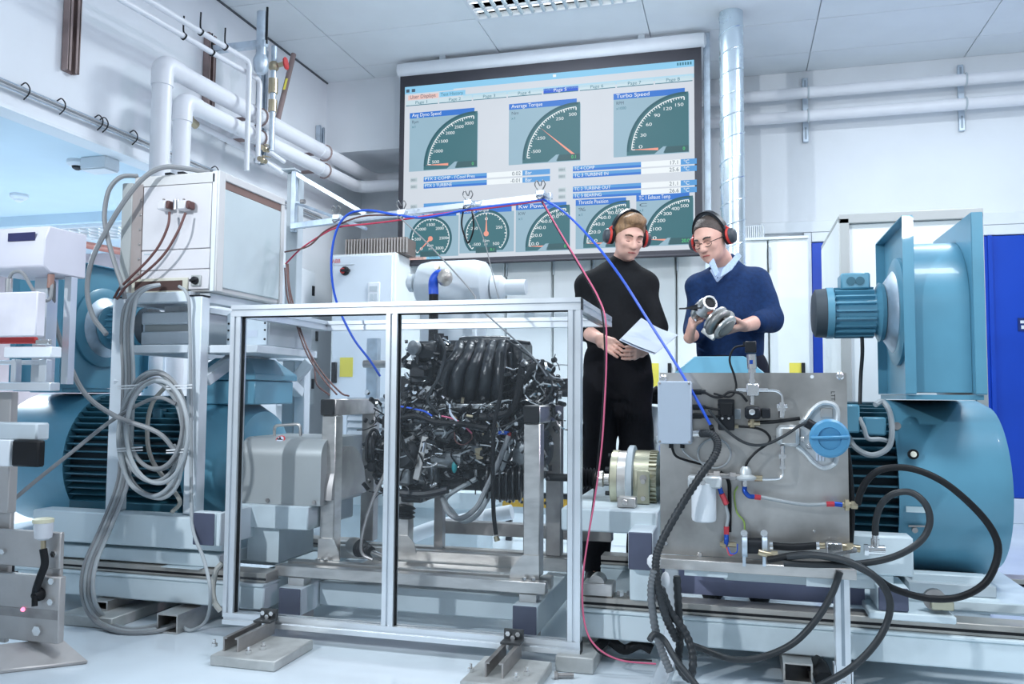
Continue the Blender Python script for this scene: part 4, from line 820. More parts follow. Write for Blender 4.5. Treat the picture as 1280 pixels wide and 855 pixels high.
for lb, x0 in (('left', -1.722), ('right', -.802)):
    y0 = 3.25 if lb == 'left' else 3.15; zt = .925 if lb == 'left' else .908; x1 = x0+.066
    t = thing('engine_stand', 'stainless %s-hand engine stand leg frame with black capped top bar' % lb, 'stand', (x0, y0, .245), 'engine stand frames')
    obj('front_post', MB().box(x0, y0+.004, .25, x1, y0+.075, zt-.0705), STEEL, t, bev=.004); obj('rear_post', MB().box(x0, y0+.40, .258, x1, y0+.46, zt-.0705), RAW, t, bev=.004)
    obj('top_bar', MB().box(x0, y0+.001, zt-.07, x1, y0+.46, zt), STEEL if lb == 'right' else mat('stained_steel', (.50, .46, .44), .4, .8, var=.3, scale=10), t, bev=.004)
    obj('end_cap', MB().box(x0+.001, y0-.014, zt-.069, x1-.001, y0, zt-.001), BLACK, t, bev=.004)
    g = x0+(.07 if lb == 'left' else -.03)
    obj('gusset', MB().prism([(x0-(.0 if lb == 'left' else .05), y0-.006, .2465), (x1+(.035 if lb == 'left' else 0), y0-.006, .2465), (x1+(.03 if lb == 'left' else 0), y0-.006, .28), (x1, y0-.006, .335), (x0, y0-.006, .335), (x0-(.0 if lb == 'left' else .045), y0-.006, .28)], (0, .009, 0)), STEEL, t)
    for dx in (.015, .05): obj('bolt', MB().hexn((x0+dx, y0-.03, .2465), (0,0,1), .010, .010), CHROME, t)
q0 = at(494, 700, 3.45)
t = thing('gearbox_support', 'short stainless support post under the gearbox', 'stand', (q0.x, 3.45, .25))
obj('post', MB().box(q0.x, 3.45, .257, q0.x+.06, 3.51, .50), STEEL, t, bev=.003); obj('gusset', MB().prism([(q0.x, 3.442, .257), (q0.x+.10, 3.442, .257), (q0.x+.09, 3.442, .30), (q0.x+.06, 3.442, .33), (q0.x, 3.442, .33)], (0, .007, 0)), STEEL, t); obj('bolt', MB().hexn((q0.x+.08, 3.46, .257), (0,0,1), .012, .012), CHROME, t)
q0 = at(548, 640, 3.6); tag(obj('support_post', MB().box(q0.x-.02, 3.6, .256, q0.x+.02, 3.64, .53), RAW, loc=(q0.x, 3.6, .25)), 'thin dark post under the middle of the engine', 'post')
# cross pipe on the tall rear post behind the cage
q0 = at(464, 400, 4.4); t = thing('rear_pipe_post', 'grey upright with round cross pipe seen through cage glass', 'post', (q0.x, 4.4, 0))
obj('upright', MB().box(q0.x-.025, 4.4, 0, q0.x+.04, 4.45, at(464, 230, 4.4).z-.9), GALV, t); a, b = at(455, 455, 4.38), at(520, 455, 4.38); obj('cross_pipe', MB().cyl(a, (b.x, a.y, a.z), .022, 14), RAW, t)
# ------------------------------------------------------------------ the engine
EY = 3.36
def e(px, py, dy=0.): return at(px, py, EY+dy)
eng = thing('engine', 'grimy black car engine with ribbed intake manifold on the test stand', 'engine', tuple(Vector((-1.2, 3.45, .5))))
def ebox(name, x0, y0, x1, y1, dy, dep, m, bev=.008, parent=None):
    a, b = e(x0, y1, dy), e(x1, y0, dy); return obj(name, MB().box(a.x, EY+dy, a.z, b.x, EY+dy+dep, b.z), m, parent or eng, bev=bev, seg=2)
ebox('rear_casting', 505, 500, 668, 606, .24, .14, ENGD, .02); ebox('engine_block', 540, 520, 655, 600, .10, .28, ENGD, .012)
ebox('cylinder_head', 545, 470, 662, 525, .14, .26, ENGD, .012)
ebox('rocker_cover', 552, 424, 652, 470, .17, .22, ENG, .02)
a = e(566, 426, .02); b = e(632, 424, .02)
obj('intake_plenum', MB().lathe((a.x, EY+.10, a.z-.006), (1,0,0), [(0, .012), (.008, .028), (.03, .032), (b.x-a.x-.03, .032), (b.x-a.x-.006, .026), (b.x-a.x, .010)], 18), ENG, eng)
for k in range(5):
    x0, x1 = 572+k*13.5, 553+k*17.5
    obj('intake_runner', MB().tube([e(x0+4, 431, .08), e(x0, 445, .015), e(x1+3, 465, -.02), e(x1, 486, .0), e(x1+1, 500, .07)], .026, 12, 8, rfun=lambda f, i: 1+.22*f), ENG, eng)
ebox('manifold_web', 556, 440, 640, 496, .06, .06, ENG, .01)
ebox('fuel_rail', 548, 505, 636, 511, -.01, .02, CHROME, .004)
for k in range(4): 
    c = e(562+k*19, 512, -.005); obj('injector', MB().cyl(c, c+Vector((.004, .03, -.05)), .009, 10), CHROME if k % 2 else BLACKP, eng)
ebox('throttle_body', 515, 426, 545, 450, -.02, .12, ENG, .012); ebox('valve_actuator', 512, 450, 541, 480, .0, .10, ENGD, .010)
c = e(520, 435, -.03); obj('throttle_flap', MB().lathe(c, (-.4,-1,0), [(0, .032), (.02, .032), (.022, .024)], 20), ENGC, eng)
obj('connector_block', MB().box(*e(512, 470, -.05), *(e(530, 462, -.05)+Vector((0, .04, .0)))), BLACKP, eng)
obj('coil_tower', MB().cyl(e(549, 424, .05), e(549, 417, .05), .022, 14).cyl(e(556, 430, .03), e(556, 420, .03), .015, 12), BLACKP, eng)
obj('coil_arm', MB().tube([e(632, 426, .05), e(648, 427, .04), e(662, 429, .03)], .008, 8), BLACKP, eng)
# right side: air housing, hose, black box
obj('turbo_scroll', MB().lathe(e(668, 485, .12), (.25,-1,.05), [(0, .05), (.02, .085), (.06, .10), (.10, .085), (.13, .05)], 26), ENGD, eng)
obj('air_pipe', MB().tube([e(650, 500, .0), e(654, 478, -.03), e(663, 462, -.02), e(676, 456, .02), e(690, 462, .08)], .021, 12), BLACK, eng)
ebox('vacuum_box', 690, 473, 710, 496, .04, .10, ENG, .008); obj('box_pipe', MB().tube([e(676, 490, .03), e(684, 487, .02), e(692, 486, .06)], .016, 10), BLACKP, eng)
ebox('ignition_cover', 638, 430, 652, 475, .08, .08, ENG, .014)
# alternator and mid section
c = e(553, 538, .02); obj('alternator', MB().lathe((c.x-.03, EY+.03, c.z), (1,0,0), [(0, .03), (.006, .048), (.06, .05), (.07, .044), (.09, .03)], 22), ENGC, eng)
for k in range(8): g = 2*math.pi*k/8; obj('alternator_slot', MB().box(c.x-.012, EY+.03+.0495*math.sin(g)-.004, c.z+.0495*math.cos(g)-.004, c.x+.025, EY+.03+.0495*math.sin(g)+.004, c.z+.0495*math.cos(g)+.004), BLACK, eng)
c = e(556, 573, .0); obj('starter_motor', MB().lathe((c.x-.07, EY+.03, c.z), (1,0,0), [(0, .03), (.01, .042), (.09, .042), (.10, .035), (.14, .035), (.15, .02)], 20), ENGC, eng)
ebox('sump', 545, 596, 650, 612, .12, .24, ENGD, .02)
obj('oil_rail', MB().cyl(e(575, 583, -.01), e(690, 585, .05), .012, 12), BLACK, eng)
ebox('mount_plate', 575, 530, 640, 570, .04, .05, ENGD, .008)
ebox('wiring_box', 600, 535, 634, 555, .0, .04, BLACKP, .006)
# bell housing disc at right
c = e(664, 560, .12); obj('bell_housing', MB().lathe((c.x-.07, EY+.13, c.z), (1,0,0), [(0, .10), (.02, .135), (.07, .14), (.075, .145), (.095, .145), (.10, .12)], 30), ENGC, eng)
obj('flywheel', MB().lathe((c.x+.035, EY+.13, c.z), (1,0,0), [(0, .13), (.02, .13), (.025, .09), (.05, .05)], 30), ENGD, eng)
# heat shield and exhaust below
obj('heat_shield', MB().lathe(e(600, 603, .02), (1, .2, .0), [(0, .03), (.03, .065), (.10, .075), (.16, .07), (.19, .03)], 20), BLACK, eng)
for k in range(6): c = e(608+k*8, 604, .02); obj('shield_rib', MB().lathe(c, (1,.2,0), [(0, .072), (.004, .080), (.010, .080), (.014, .072)], 20), ENG, eng)
# gearbox cluster on the left
ebox('gearbox_case', 486, 520, 545, 605, .04, .22, ENGC, .02); ebox('gearbox_end', 464, 545, 492, 598, .0, .16, ENGD, .02)
ebox('gearbox_tail', 500, 602, 536, 625, .06, .14, ENGD, .015)
c = e(508, 565, .03); obj('gearbox_dome', MB().lathe(c, (-.2,-1,0), [(0, .085), (.03, .08), (.05, .06), (.055, .02)], 24), ENGD, eng)
for k in range(7): g = 2*math.pi*k/7; obj('case_bolt', MB().hexn(c+Vector((.07*math.cos(g), -.02, .07*math.sin(g))), (0,-1,0), .008, .02), CHROME, eng)
obj('selector_lever', MB().bar(e(532, 545, -.03), e(520, 600, -.03), .012, .03), STEEL, eng, bev=.003); obj('lever_tag', MB().bar(e(531, 553, -.039), e(529, 565, -.039), .003, .018), PAPER, eng)
obj('belt_pulley', MB().lathe(e(470, 560, .0), (-1,-.3,0), [(0, .06), (.01, .07), (.015, .055), (.025, .055), (.03, .07), (.04, .06)], 24), ENGD, eng)
obj('pulley_belt', MB().tube([e(462, 545, -.02), e(466, 575, -.02), e(480, 590, -.01), e(478, 560, -.01), e(470, 538, -.01)], .008, 6, 6, True), BLACK, eng)
ebox('oil_filter_housing', 457, 555, 470, 590, -.03, .08, BLACK, .015)
for (x0, y0, x1, y1, dy, m) in ((482, 500, 510, 528, .02, ENG), (498, 488, 530, 510, .05, ENGD), (476, 520, 498, 548, -.02, ENGD), (492, 470, 515, 492, .06, BLACKP), (514, 505, 540, 530, .0, ENGC), (486, 585, 512, 606, -.02, ENGC), (516, 480, 545, 500, .02, CHROME), (500, 612, 528, 628, .02, ENG), (640, 520, 660, 545, .02, ENGD), (578, 556, 600, 586, .0, ENGC)):
    ebox('casting', x0, y0, x1, y1, dy, .08, m, .010)
obj('cv_boot', MB().lathe(e(506, 632, .06), (-.1,0,-1), [(i*.009, .05 if i % 2 else .036) for i in range(7)], 18), BLACK, eng)
# small brackets, nuts, plugs: one part, nobody could count them
rr = random.Random(3); clut = MB(); clut2 = MB()
for k in range(520):
    px, py = rr.choice([(rr.uniform(458, 545), rr.uniform(490, 620)), (rr.uniform(530, 650), rr.uniform(498, 545)), (rr.uniform(508, 560), rr.uniform(425, 500)), (rr.uniform(560, 690), rr.uniform(545, 600)), (rr.uniform(636, 700), rr.uniform(450, 540))])
    c = e(px, py, rr.uniform(-.03, .06)); q = rr.random(); mm = clut if rr.random() < .7 else clut2
    d = Vector((rr.uniform(-1, 1), rr.uniform(-1, -.2), rr.uniform(-1, 1))).normalized()
    if q < .4: mm.cyl(c, c+d*rr.uniform(.015, .05), rr.uniform(.005, .013), 8)
    elif q < .7: mm.bar(c-d*.02, c+d*rr.uniform(.01, .04), rr.uniform(.008, .02), rr.uniform(.006, .018))
    else: mm.hexn(c, d, rr.uniform(.006, .012), .012)
obj('brackets_and_plugs', clut, ENG, eng, kind='stuff'); obj('nuts_and_fittings', clut2, CHROME, eng, kind='stuff')
wires = [MB(), MB(), MB()]
for k in range(170):
    px, py = rr.choice([(rr.uniform(462, 540), rr.uniform(495, 615)), (rr.uniform(528, 645), rr.uniform(500, 535)), (rr.uniform(528, 645), rr.uniform(500, 600)), (rr.uniform(640, 705), rr.uniform(460, 540))])
    c = Vector((px, py, 0)); pts = []
    a = rr.uniform(0, 6.28)
    for j in range(4):
        pts.append(e(c.x, c.y, rr.uniform(-.055, -.01))); a += rr.uniform(-.9, .9); c += Vector((math.cos(a)*9, math.sin(a)*7, 0))
    wires[rr.choice((0, 0, 0, 1, 2))].tube(pts, rr.uniform(.002, .0042), 5, 4)
obj('loom_wires_dark', wires[0], BLACK, eng, kind='stuff'); obj('loom_wires_pale', wires[1], LIGHTC, eng, kind='stuff'); obj('loom_wires_steel', wires[2], CHROME, eng, kind='stuff')
for k in range(26):
    c = e(rr.uniform(535, 632), rr.uniform(503, 530), rr.uniform(-.05, -.02)); d = Vector((rr.uniform(-1, 1), -.3, rr.uniform(-1, 1))).normalized()
    obj('silver_fitting', MB().cyl(c, c+d*rr.uniform(.012, .035), rr.uniform(.003, .008), 8), rr.choice((CHROME, CHROME, BRASS, ENGC)), eng)
# engine hoses and wires
for nm, pts, r, m in (('breather_hose', [(548, 420), (556, 440), (549, 470), (538, 490), (535, 502), (548, 516)], .008, DGREYC), ('coolant_hose', [(652, 460), (648, 490), (640, 512), (622, 520), (600, 522)], .016, BLACK),
    ('vacuum_line', [(634, 425), (664, 447), (686, 468), (689, 490), (672, 508), (640, 528), (624, 535)], .004, DGREYC), ('harness', [(500, 523), (520, 520), (545, 528), (575, 530), (610, 536)], .013, BLACK),
    ('red_sensor_wire', [(552, 520), (568, 524), (580, 532), (590, 542)], .0035, PINKW), ('white_sensor_wire', [(562, 505), (564, 518), (575, 530), (582, 536)], .005, PAPER), ('loop_wire', [(568, 540), (570, 552), (580, 556), (590, 548), (588, 540)], .0025, BRNW),
    ('blue_plug_wire', [(500, 508), (512, 510), (530, 514), (540, 520)], .004, BLUEW), ('lower_hose', [(480, 610), (500, 616), (530, 618), (560, 612)], .016, BLACKP), ('gearbox_cable', [(510, 500), (500, 530), (505, 560), (520, 580)], .007, BLACK)):
    obj(nm, MB().tube([e(x, y, -.05) for x, y in pts], r, 8), m, eng)
obj('blue_clip', MB().box(*e(623, 543, -.04), *(e(636, 539, -.04)+Vector((0, .02, 0)))), BLUEF, eng); obj('red_clip', MB().box(*e(634, 548, -.04), *(e(638, 541, -.04)+Vector((0, .02, 0)))), REDP, eng)
obj('brass_bracket', MB().bar(e(598, 560, -.03), e(600, 574, -.03), .03, .004).bar(e(594, 567, -.03), e(604, 572, -.03), .02, .004), BRASS, eng); obj('teal_smear', MB().ball(e(568, 584, .0), .018, 10, (.7, .5, 1.4)), mat('teal_fluid', (.03, .35, .38), .3), eng)
# hoses hanging under the engine
cable('sampling_hose', 'pair of grey hoses with red bands looping under the engine, front one', [(636, 545, 3.3), (622, 580, 3.3), (608, 610, 3.3), (595, 635, 3.28), (575, 648, 3.28), (560, 640, 3.3), (552, 620, 3.34), (545, 612, 3.38)], .011, GREYC, 'hose')
cable('sampling_hose', 'pair of grey hoses with red bands looping under the engine, rear one', [(640, 548, 3.34), (628, 585, 3.34), (612, 618, 3.34), (598, 642, 3.34), (580, 652, 3.34), (566, 640, 3.36), (558, 622, 3.38), (596, 598, 3.40)], .010, LIGHTC, 'hose')
cable('drain_tube', 'black tube hanging straight down under the engine middle', [(628, 440, 3.24), (626, 490, 3.24), (618, 530, 3.24), (616, 590, 3.25), (617, 640, 3.26), (620, 668, 3.27)], .009, BLACK, 'tube')
q = at(620, 670, 3.27); tag(obj('tube_nozzle', MB().cyl(q, q-Vector((-.006, 0, .02)), .011, 10), BRASS, loc=q), 'brass nozzle at the end of the hanging black tube', 'nozzle')
cable('gearbox_drain_cable', 'dark thin cable drooping below the gearbox to the pallet', [(482, 590, 3.15), (468, 620, 3.15), (455, 660, 3.15), (452, 690, 3.15), (466, 700, 3.15)], .007, RAW)
c = at(450, 685, 3.4); t = thing('axle_stub', 'steel axle stub with black boot lying on pallet', 'axle', (c.x, 3.4, .26)); 
obj('boot', MB().lathe(c+Vector((0, 0, 0)), (.85,-.45,-.1), [(i*.010, .030-.001*i if i % 2 else .040-.002*i) for i in range(9)], 18), BLACK, t); obj('joint', MB().lathe(c, (-.85,.45,.1), [(0, .035), (.03, .04), (.06, .035), (.08, .02)], 18), STEEL, t); obj('spline', MB().cyl(c+Vector((.08,-.042,-.01)), c+Vector((.15,-.08,-.02)), .014, 12), CHROME, t)
# ------------------------------------------------------------------ steel control panel at right front
PY = 2.95
def p_(px, py, dy=0.): return at(px, py, PY-dy)
pan = thing('instrument_stand', 'brushed steel instrument plate crowded with fittings in front of right motor', 'control panel', (.05, 2.95, .37))
q0, q1 = p_(825, 700), p_(1058, 466); X0p, X1p = p_(825, 560).x, p_(1060, 560).x
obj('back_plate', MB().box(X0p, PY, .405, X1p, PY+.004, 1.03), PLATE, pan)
for px, py in ((829, 473), (1050, 470)): obj('corner_bolt', MB().lathe(p_(px, py), (0,-1,0), [(0, .013), (.004, .013), (.008, .008)], 16), CHROME, pan)
obj('plate_hole', MB().lathe(p_(1015, 471, .0005), (0,-1,0), [(0, .006), (.001, .006)], 12), WHITE, pan)
s0, s1 = at(817, 700, 2.87), at(1071, 716, 2.87); SF = 2.87; SZ = at(819.6, 697.7, SF).z
sh = obj('shelf_angle', MB().box(s0.x, SF+.0065, SZ-.006, s1.x, PY-.001, SZ), STEEL, pan, bev=.002); obj('shelf_front', MB().box(s0.x, SF, SZ-.034, s1.x, SF+.006, SZ), STEEL, sh, bev=.002)
obj('shelf_under', MB().box(s0.x+.10, SF+.02, SZ-.055, s0.x+.24, SF+.07, SZ-.007), BED, sh); obj('shelf_under', MB().box(s1.x-.15, SF+.02, SZ-.065, s1.x-.05, SF+.07, SZ-.007), BED, sh)
lg = at(1054, 780, SF).x; LY = SF+.008
obj('leg', MB().box(lg-.023, LY, .013, lg+.023, LY+.045, SZ-.007), ALU, pan, bev=.002); obj('leg_slot', MB().box(lg-.005, LY-.0015, .10, lg+.005, LY-.0001, SZ-.035), ALUD, pan)
ft = obj('leg_foot', MB().box(lg-.028, LY-.02, .0, lg+.028, LY+.05, .012).box(lg-.028, LY-.004, .012, lg-.0235, LY+.045, .10).box(lg+.0235, LY-.004, .012, lg+.028, LY+.045, .10), ALU, pan); obj('foot_bolt', MB().hexn((lg, LY-.0005, .072), (0,-1,0), .010, .010).hexn((lg, LY-.0005, .042), (0,-1,0), .010, .010), CHROME, ft)
l0 = at(838, 735, SF+.03)
obj('leg', MB().bar((l0.x+.006, SF+.03, SZ-.007), (l0.x, SF+.03, .06), .045, .045, (0,1,0)), ALU, pan, bev=.002); obj('leg_foot', MB().bar((l0.x, SF+.03, .07), (l0.x-.03, SF-.16, .016), .05, .03), ALU, pan, bev=.002)
# junction box
a, b = p_(825, 553), p_(866, 477)
jb = obj('junction_box', MB().box(a.x, PY-.085, a.z, b.x, PY-.001, b.z), mat('box_grey_blue', (.40, .46, .54), .5, var=.03), pan, bev=.005); obj('box_lid', MB().box(a.x+.001, PY-.095, a.z+.001, b.x-.001, PY-.0855, b.z-.001), MATS['box_grey_blue'], jb, bev=.003)
for cx, cz in ((a.x+.008, a.z+.008), (b.x-.008, a.z+.008), (a.x+.008, b.z-.008), (b.x-.008, b.z-.008)): obj('lid_screw', MB().lathe((cx, PY-.0955, cz), (0,-1,0), [(0, .004), (.002, .003)], 10), RAW, jb)
for py in (490, 509, 520): obj('cable_gland', MB().cyl(p_(866, py, .04), p_(877, py, .04), .010, 10).cyl(p_(877, py, .04), p_(882, py, .04), .007, 8), BLACKP, jb)
obj('conduit_gland', MB().cyl(p_(866, 542, .04), p_(876, 542, .04), .014, 12), CHROME, jb); obj('cable_gland', MB().cyl(p_(839, 553, .04), p_(839, 560, .04), .008, 10).cyl(p_(853, 553, .04), p_(853, 560, .04), .008, 10), BLACKP, jb)
# black terminal block
a, b = p_(898, 537), p_(918, 499); tb = obj('terminal_block', MB().box(a.x, PY-.05, a.z, b.x, PY-.001, b.z), BLACKP, pan, bev=.003)
obj('terminal_cover', MB().box(a.x+.006, PY-.058, a.z+.05, b.x-.006, PY-.0505, b.z-.012), BLACK, tb, bev=.002)
for px, py in ((903, 523), (911, 523), (903, 518), (911, 518)): obj('terminal_screw', MB().lathe(p_(px, py, .051), (0,-1,0), [(0, .005), (.003, .004)], 10), CHROME, tb)
obj('terminal_foot', MB().cyl(p_(918, 533, .03), p_(923, 533, .03), .007, 8), BRASS, tb)
# transmitter column
def fit(name, px0, py0, px1, py1, r, m, par, dy=.05, seg=14): return obj(name, MB().cyl(p_(px0, py0, dy), p_(px1, py1, dy), r, seg), m, par)
tr = fit('transmitter', 940, 461, 939, 443, .016, CHROME, pan)
a, b = p_(931, 442), p_(945, 428); obj('plug', MB().box(a.x, PY-.07, a.z, b.x, PY-.03, b.z), BLACKP, tr, bev=.003); obj('plug_cap', MB().box(a.x-.006, PY-.062, b.z-.014, a.x, PY-.04, b.z-.002), BLACKP, tr)
fit('transmitter_stem', 940, 481, 940, 461, .009, CHROME, tr); obj('hex_nut', MB().hexn(p_(940, 466, .05), (0,0,1), .014, .012).hexn(p_(940, 478, .05), (0,0,1), .012, .010), CHROME, tr); obj('blue_print', MB().box(*p_(937, 455, .0665), *(p_(941, 450, .0665)+Vector((0, .0004, 0)))), BLUEF, tr)
a, b = p_(933, 495), p_(948, 480); mf = obj('manifold_block', MB().box(a.x, PY-.075, a.z, b.x, PY-.03, b.z), CHROME, pan, bev=.003)
fit('side_port', 920, 488, 933, 488, .007, CHROME, mf); fit('side_port', 948, 488, 960, 488, .007, CHROME, mf); fit('lower_port', 940, 495, 940, 506, .008, CHROME, mf)
obj('steel_line', MB().tube([p_(958, 488, .05), p_(970, 489, .05), p_(977, 494, .05), p_(978, 505, .05)], .005, 8), CHROME, mf)
nv = fit('needle_valve', 977, 503, 977, 522, .010, CHROME, pan); obj('valve_nut', MB().hexn(p_(977, 514, .05), (0,0,1), .015, .012).cyl(p_(971, 508, .05), p_(984, 508, .05), .008, 10), CHROME, nv)
a, b = p_(931, 523), p_(950, 508); sv = obj('solenoid', MB().box(a.x, PY-.08, a.z, b.x, PY-.02, b.z), BLACKP, pan, bev=.006); obj('solenoid_cap', MB().lathe(p_(940, 515, .0805), (0,-1,0), [(0, .010), (.006, .010), (.008, .004)], 14), CHROME, sv)
a, b = p_(951, 522), p_(962, 510); obj('solenoid_plug', MB().box(a.x, PY-.07, a.z, b.x, PY-.03, b.z), BLACKP, sv, bev=.003); fit('brass_tail', 940, 524, 940, 534, .010, BRASS, sv); obj('brass_tee', MB().cyl(p_(935, 529, .05), p_(950, 529, .05), .009, 10), BRASS, sv)
for px in (929, 962): q = p_(px, 522); 
obj('relay_plate', MB().box(*p_(917, 524, .002), *(p_(926, 511, .012))), GREYP, pan, bev=.002)
# blue round cap unit with cast bracket
BCAP = mat('blue_cap_paint', s2l(84, 150, 190), .35, var=.05)
c = p_(1037, 548, .09); uc = obj('round_cap', MB().lathe((c.x, PY-.03, c.z), (0,-1,0), [(0, .05), (.02, .058), (.05, .062), (.06, .062), (.066, .055), (.068, .036), (.062, .034), (.062, .0001)], 36), BCAP, pan, ang=25)
obj('cap_grip', MB().bar((c.x-.06, PY-.101, c.z+.001), (c.x+.06, PY-.101, c.z+.007), .016, .009), BCAP, uc, bev=.003)
obj('cap_inlet', MB().cyl(p_(1020, 535, .06), p_(1008, 528, .06), .016, 12), BLACKP, uc)
out = [(1000, 530), (1007, 524), (1016, 512), (1028, 504), (1042, 506), (1047, 515), (1046, 530)]; out2 = [(1046, 570), (1043, 580), (1030, 585), (1018, 579), (1006, 566), (996, 558)]
CASTW = mat('cast_white', (.62, .65, .66), .4, .4, var=.08)
br = obj('cast_bracket', MB().prism([p_(x, y, .004) for x, y in ((1000, 533), (1010, 522), (1022, 506), (1040, 505), (1047, 516), (1047, 575), (1036, 585), (1022, 581), (1010, 570), (998, 558))], (0, -.014, 0)), CASTW, pan, bev=.004)
obj('bracket_rim', MB().tube([p_(x, y, .026) for x, y in out], .008, 8).tube([p_(x, y, .026) for x, y in out2], .008, 8), CASTW, br)
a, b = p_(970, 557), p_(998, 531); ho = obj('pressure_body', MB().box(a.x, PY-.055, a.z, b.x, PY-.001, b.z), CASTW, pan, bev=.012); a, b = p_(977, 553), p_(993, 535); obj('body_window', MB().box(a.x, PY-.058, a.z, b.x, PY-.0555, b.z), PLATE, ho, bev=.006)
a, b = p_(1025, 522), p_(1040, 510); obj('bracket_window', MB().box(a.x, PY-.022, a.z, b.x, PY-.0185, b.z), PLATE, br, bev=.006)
for px, py in ((1003, 549), (1011, 558)): obj('bracket_bolt', MB().lathe(p_(px, py, .019), (0,-1,0), [(0, .009), (.006, .009), (.01, .005)], 14), CHROME, br)
for k in range(3): obj('bracket_slot', MB().bar(p_(1021+k*4, 563, .019), p_(1021+k*4, 576, .019), .006, .006), PAPER, br)
fit('lower_fitting', 978, 557, 978, 586, .008, CHROME, ho); obj('fitting_nut', MB().hexn(p_(978, 573, .05), (0,0,1), .013, .014).hexn(p_(978, 586, .05), (0,0,1), .010, .010), CHROME, ho)
obj('steel_line', MB().tube([p_(978, 586, .05), p_(978, 593, .05), p_(974, 598, .05), p_(962, 599, .05), p_(952, 599, .05)], .005, 8), CHROME, ho)
# regulator
rg = obj('regulator', MB().lathe(p_(932, 600, .05), (0,0,1), [(0, .030), (.006, .036), (.012, .036), (.018, .020), (.035, .018), (.045, .010)], 20), CASTW, pan); obj('port', MB().cyl(p_(943, 598, .05), p_(953, 598, .05), .010, 12), BRASS, rg); fit('tail', 931, 600, 931, 608, .010, CHROME, rg)
fl = obj('filter_canister', MB().lathe(p_(880, 652, .07), (0,0,1), [(0, .030), (.004, .038), (.012, .0405), (.11, .0405), (.128, .0405), (.13, .036)], 28), WHITE, pan); obj('filter_head', MB().box(*p_(861, 607, .035), *(p_(902, 596, .105))), CASTW, fl, bev=.006)
obj('head_valve', MB().cyl(p_(878, 597, .07), p_(878, 588, .07), .016, 14).cyl(p_(872, 592, .07), p_(884, 592, .07), .010, 10), CHROME, fl); obj('head_pipe', MB().cyl(p_(884, 594, .06), p_(925, 596, .06), .010, 12).hexn(p_(892, 594, .06), (1,0,0), .016, .02).hexn(p_(912, 595, .06), (1,0,0), .014, .02), RAW, fl); obj('head_cap', MB().lathe(p_(878, 603, .106), (0,-1,0), [(0, .010), (.006, .009)], 14), CHROME, fl)
# anodised hose ends and braided hoses
def hose_end(pts_b, pts_r, par):
    obj('blue_elbow', MB().tube([p_(*q) for q in pts_b], .008, 12), BLUEF, par); obj('red_nut', MB().tube([p_(*q) for q in pts_r], .0095, 6, 0), REDF, par)
bh = obj('braided_hose', MB().tube([p_(950, 621, .05), p_(980, 627, .05), p_(1010, 631, .05), p_(1034, 630, .05)], .006, 10), LIGHTC, pan)
hose_end([(931, 608, .05), (931, 614, .06), (936, 620, .06), (943, 621, .05)], [(943, 621, .05), (951, 622, .05)], bh); hose_end([(1043, 630, .05), (1053, 631, .05)], [(1033, 630, .05), (1043, 630, .05)], bh)
obj('bulkhead_fitting', MB().cyl(p_(1053, 631, .05), p_(1072, 631, .05), .010, 12).hexn(p_(1056, 631, .05), (1,0,0), .020, .012).hexn(p_(1064, 631, .05), (1,0,0), .014, .018), BRASS, bh)
b2 = obj('braided_hose', MB().tube([p_(907, 632, .05), p_(910, 645, .05), p_(908, 660, .05)], .006, 10), LIGHTC, pan)
hose_end([(898, 598, .06), (899, 608, .06), (902, 617, .06)], [(902, 617, .06), (908, 630, .05)], b2); hose_end([(908, 668, .05), (908, 676, .06), (907, 682, .05)], [(908, 658, .05), (908, 668, .05)], b2)
obj('tail_fitting', MB().cyl(p_(900, 680, .05), p_(920, 681, .05), .009, 10).hexn(p_(903, 680, .05), (1,0,0), .014, .012), BRASS, b2)
# clamp pair with black cylinder, black hose, ball valve
cl = obj('accumulator', MB().cyl(p_(928, 682, .07), p_(958, 682, .07), .026, 20), BLACKP, pan)
for px in (930, 955): obj('pipe_clamp', MB().lathe(p_(px-3, 682, .07), (1,0,0), [(0, .034), (.002, .037), (.017, .037), (.019, .034)], 24).box(p_(px-2, 682, .07).x, PY-.085, p_(px, 702).z, p_(px+2, 682, .07).x, PY-.055, p_(px, 690).z), GALV, cl)
for px in (930, 955): obj('clamp_knob', MB().lathe(p_(px, 666, .08), (0,-1,0), [(0, .011), (.01, .011)], 14), CHROME, cl)
obj('black_hose', MB().tube([p_(962, 682, .05), p_(990, 684, .05), p_(1024, 682, .05)], .012, 12), BLACK, cl); obj('hose_clip', MB().cyl(p_(962, 682, .05), p_(966, 682, .05), .015, 14).cyl(p_(1020, 682, .05), p_(1024, 682, .05), .015, 14), CHROME, cl)
a, b = p_(1031, 690), p_(1050, 675); bv = obj('ball_valve', MB().box(a.x, PY-.07, a.z, b.x, PY-.03, b.z), CHROME, pan, bev=.003); obj('valve_tail', MB().cyl(p_(1024, 682, .05), p_(1031, 682, .05), .010, 12), BRASS, bv); obj('valve_tail', MB().cyl(p_(1050, 683, .05), p_(1075, 686, .05), .012, 12).hexn(p_(1058, 684, .05), (1,0,0), .016, .02), BRASS, bv); obj('valve_lever', MB().bar(p_(1043, 693, .08), p_(1070, 688, .08), .006, .012), CHROME, bv); obj('lever_pivot', MB().lathe(p_(1068, 687, .08), (0,-1,0), [(0, .009), (.008, .008)], 12), CHROME, bv)
te = obj('tee_fitting', MB().cyl(p_(1082, 687, .05), p_(1106, 688, .05), .016, 14).cyl(p_(1094, 687, .05), p_(1094, 674, .05), .013, 14).hexn(p_(1080, 687, .05), (1,0,0), .019, .012), CHROME, pan); obj('hose_barb', MB().cyl(p_(1094, 676, .05), p_(1094, 666, .05), .010, 12), CHROME, te)
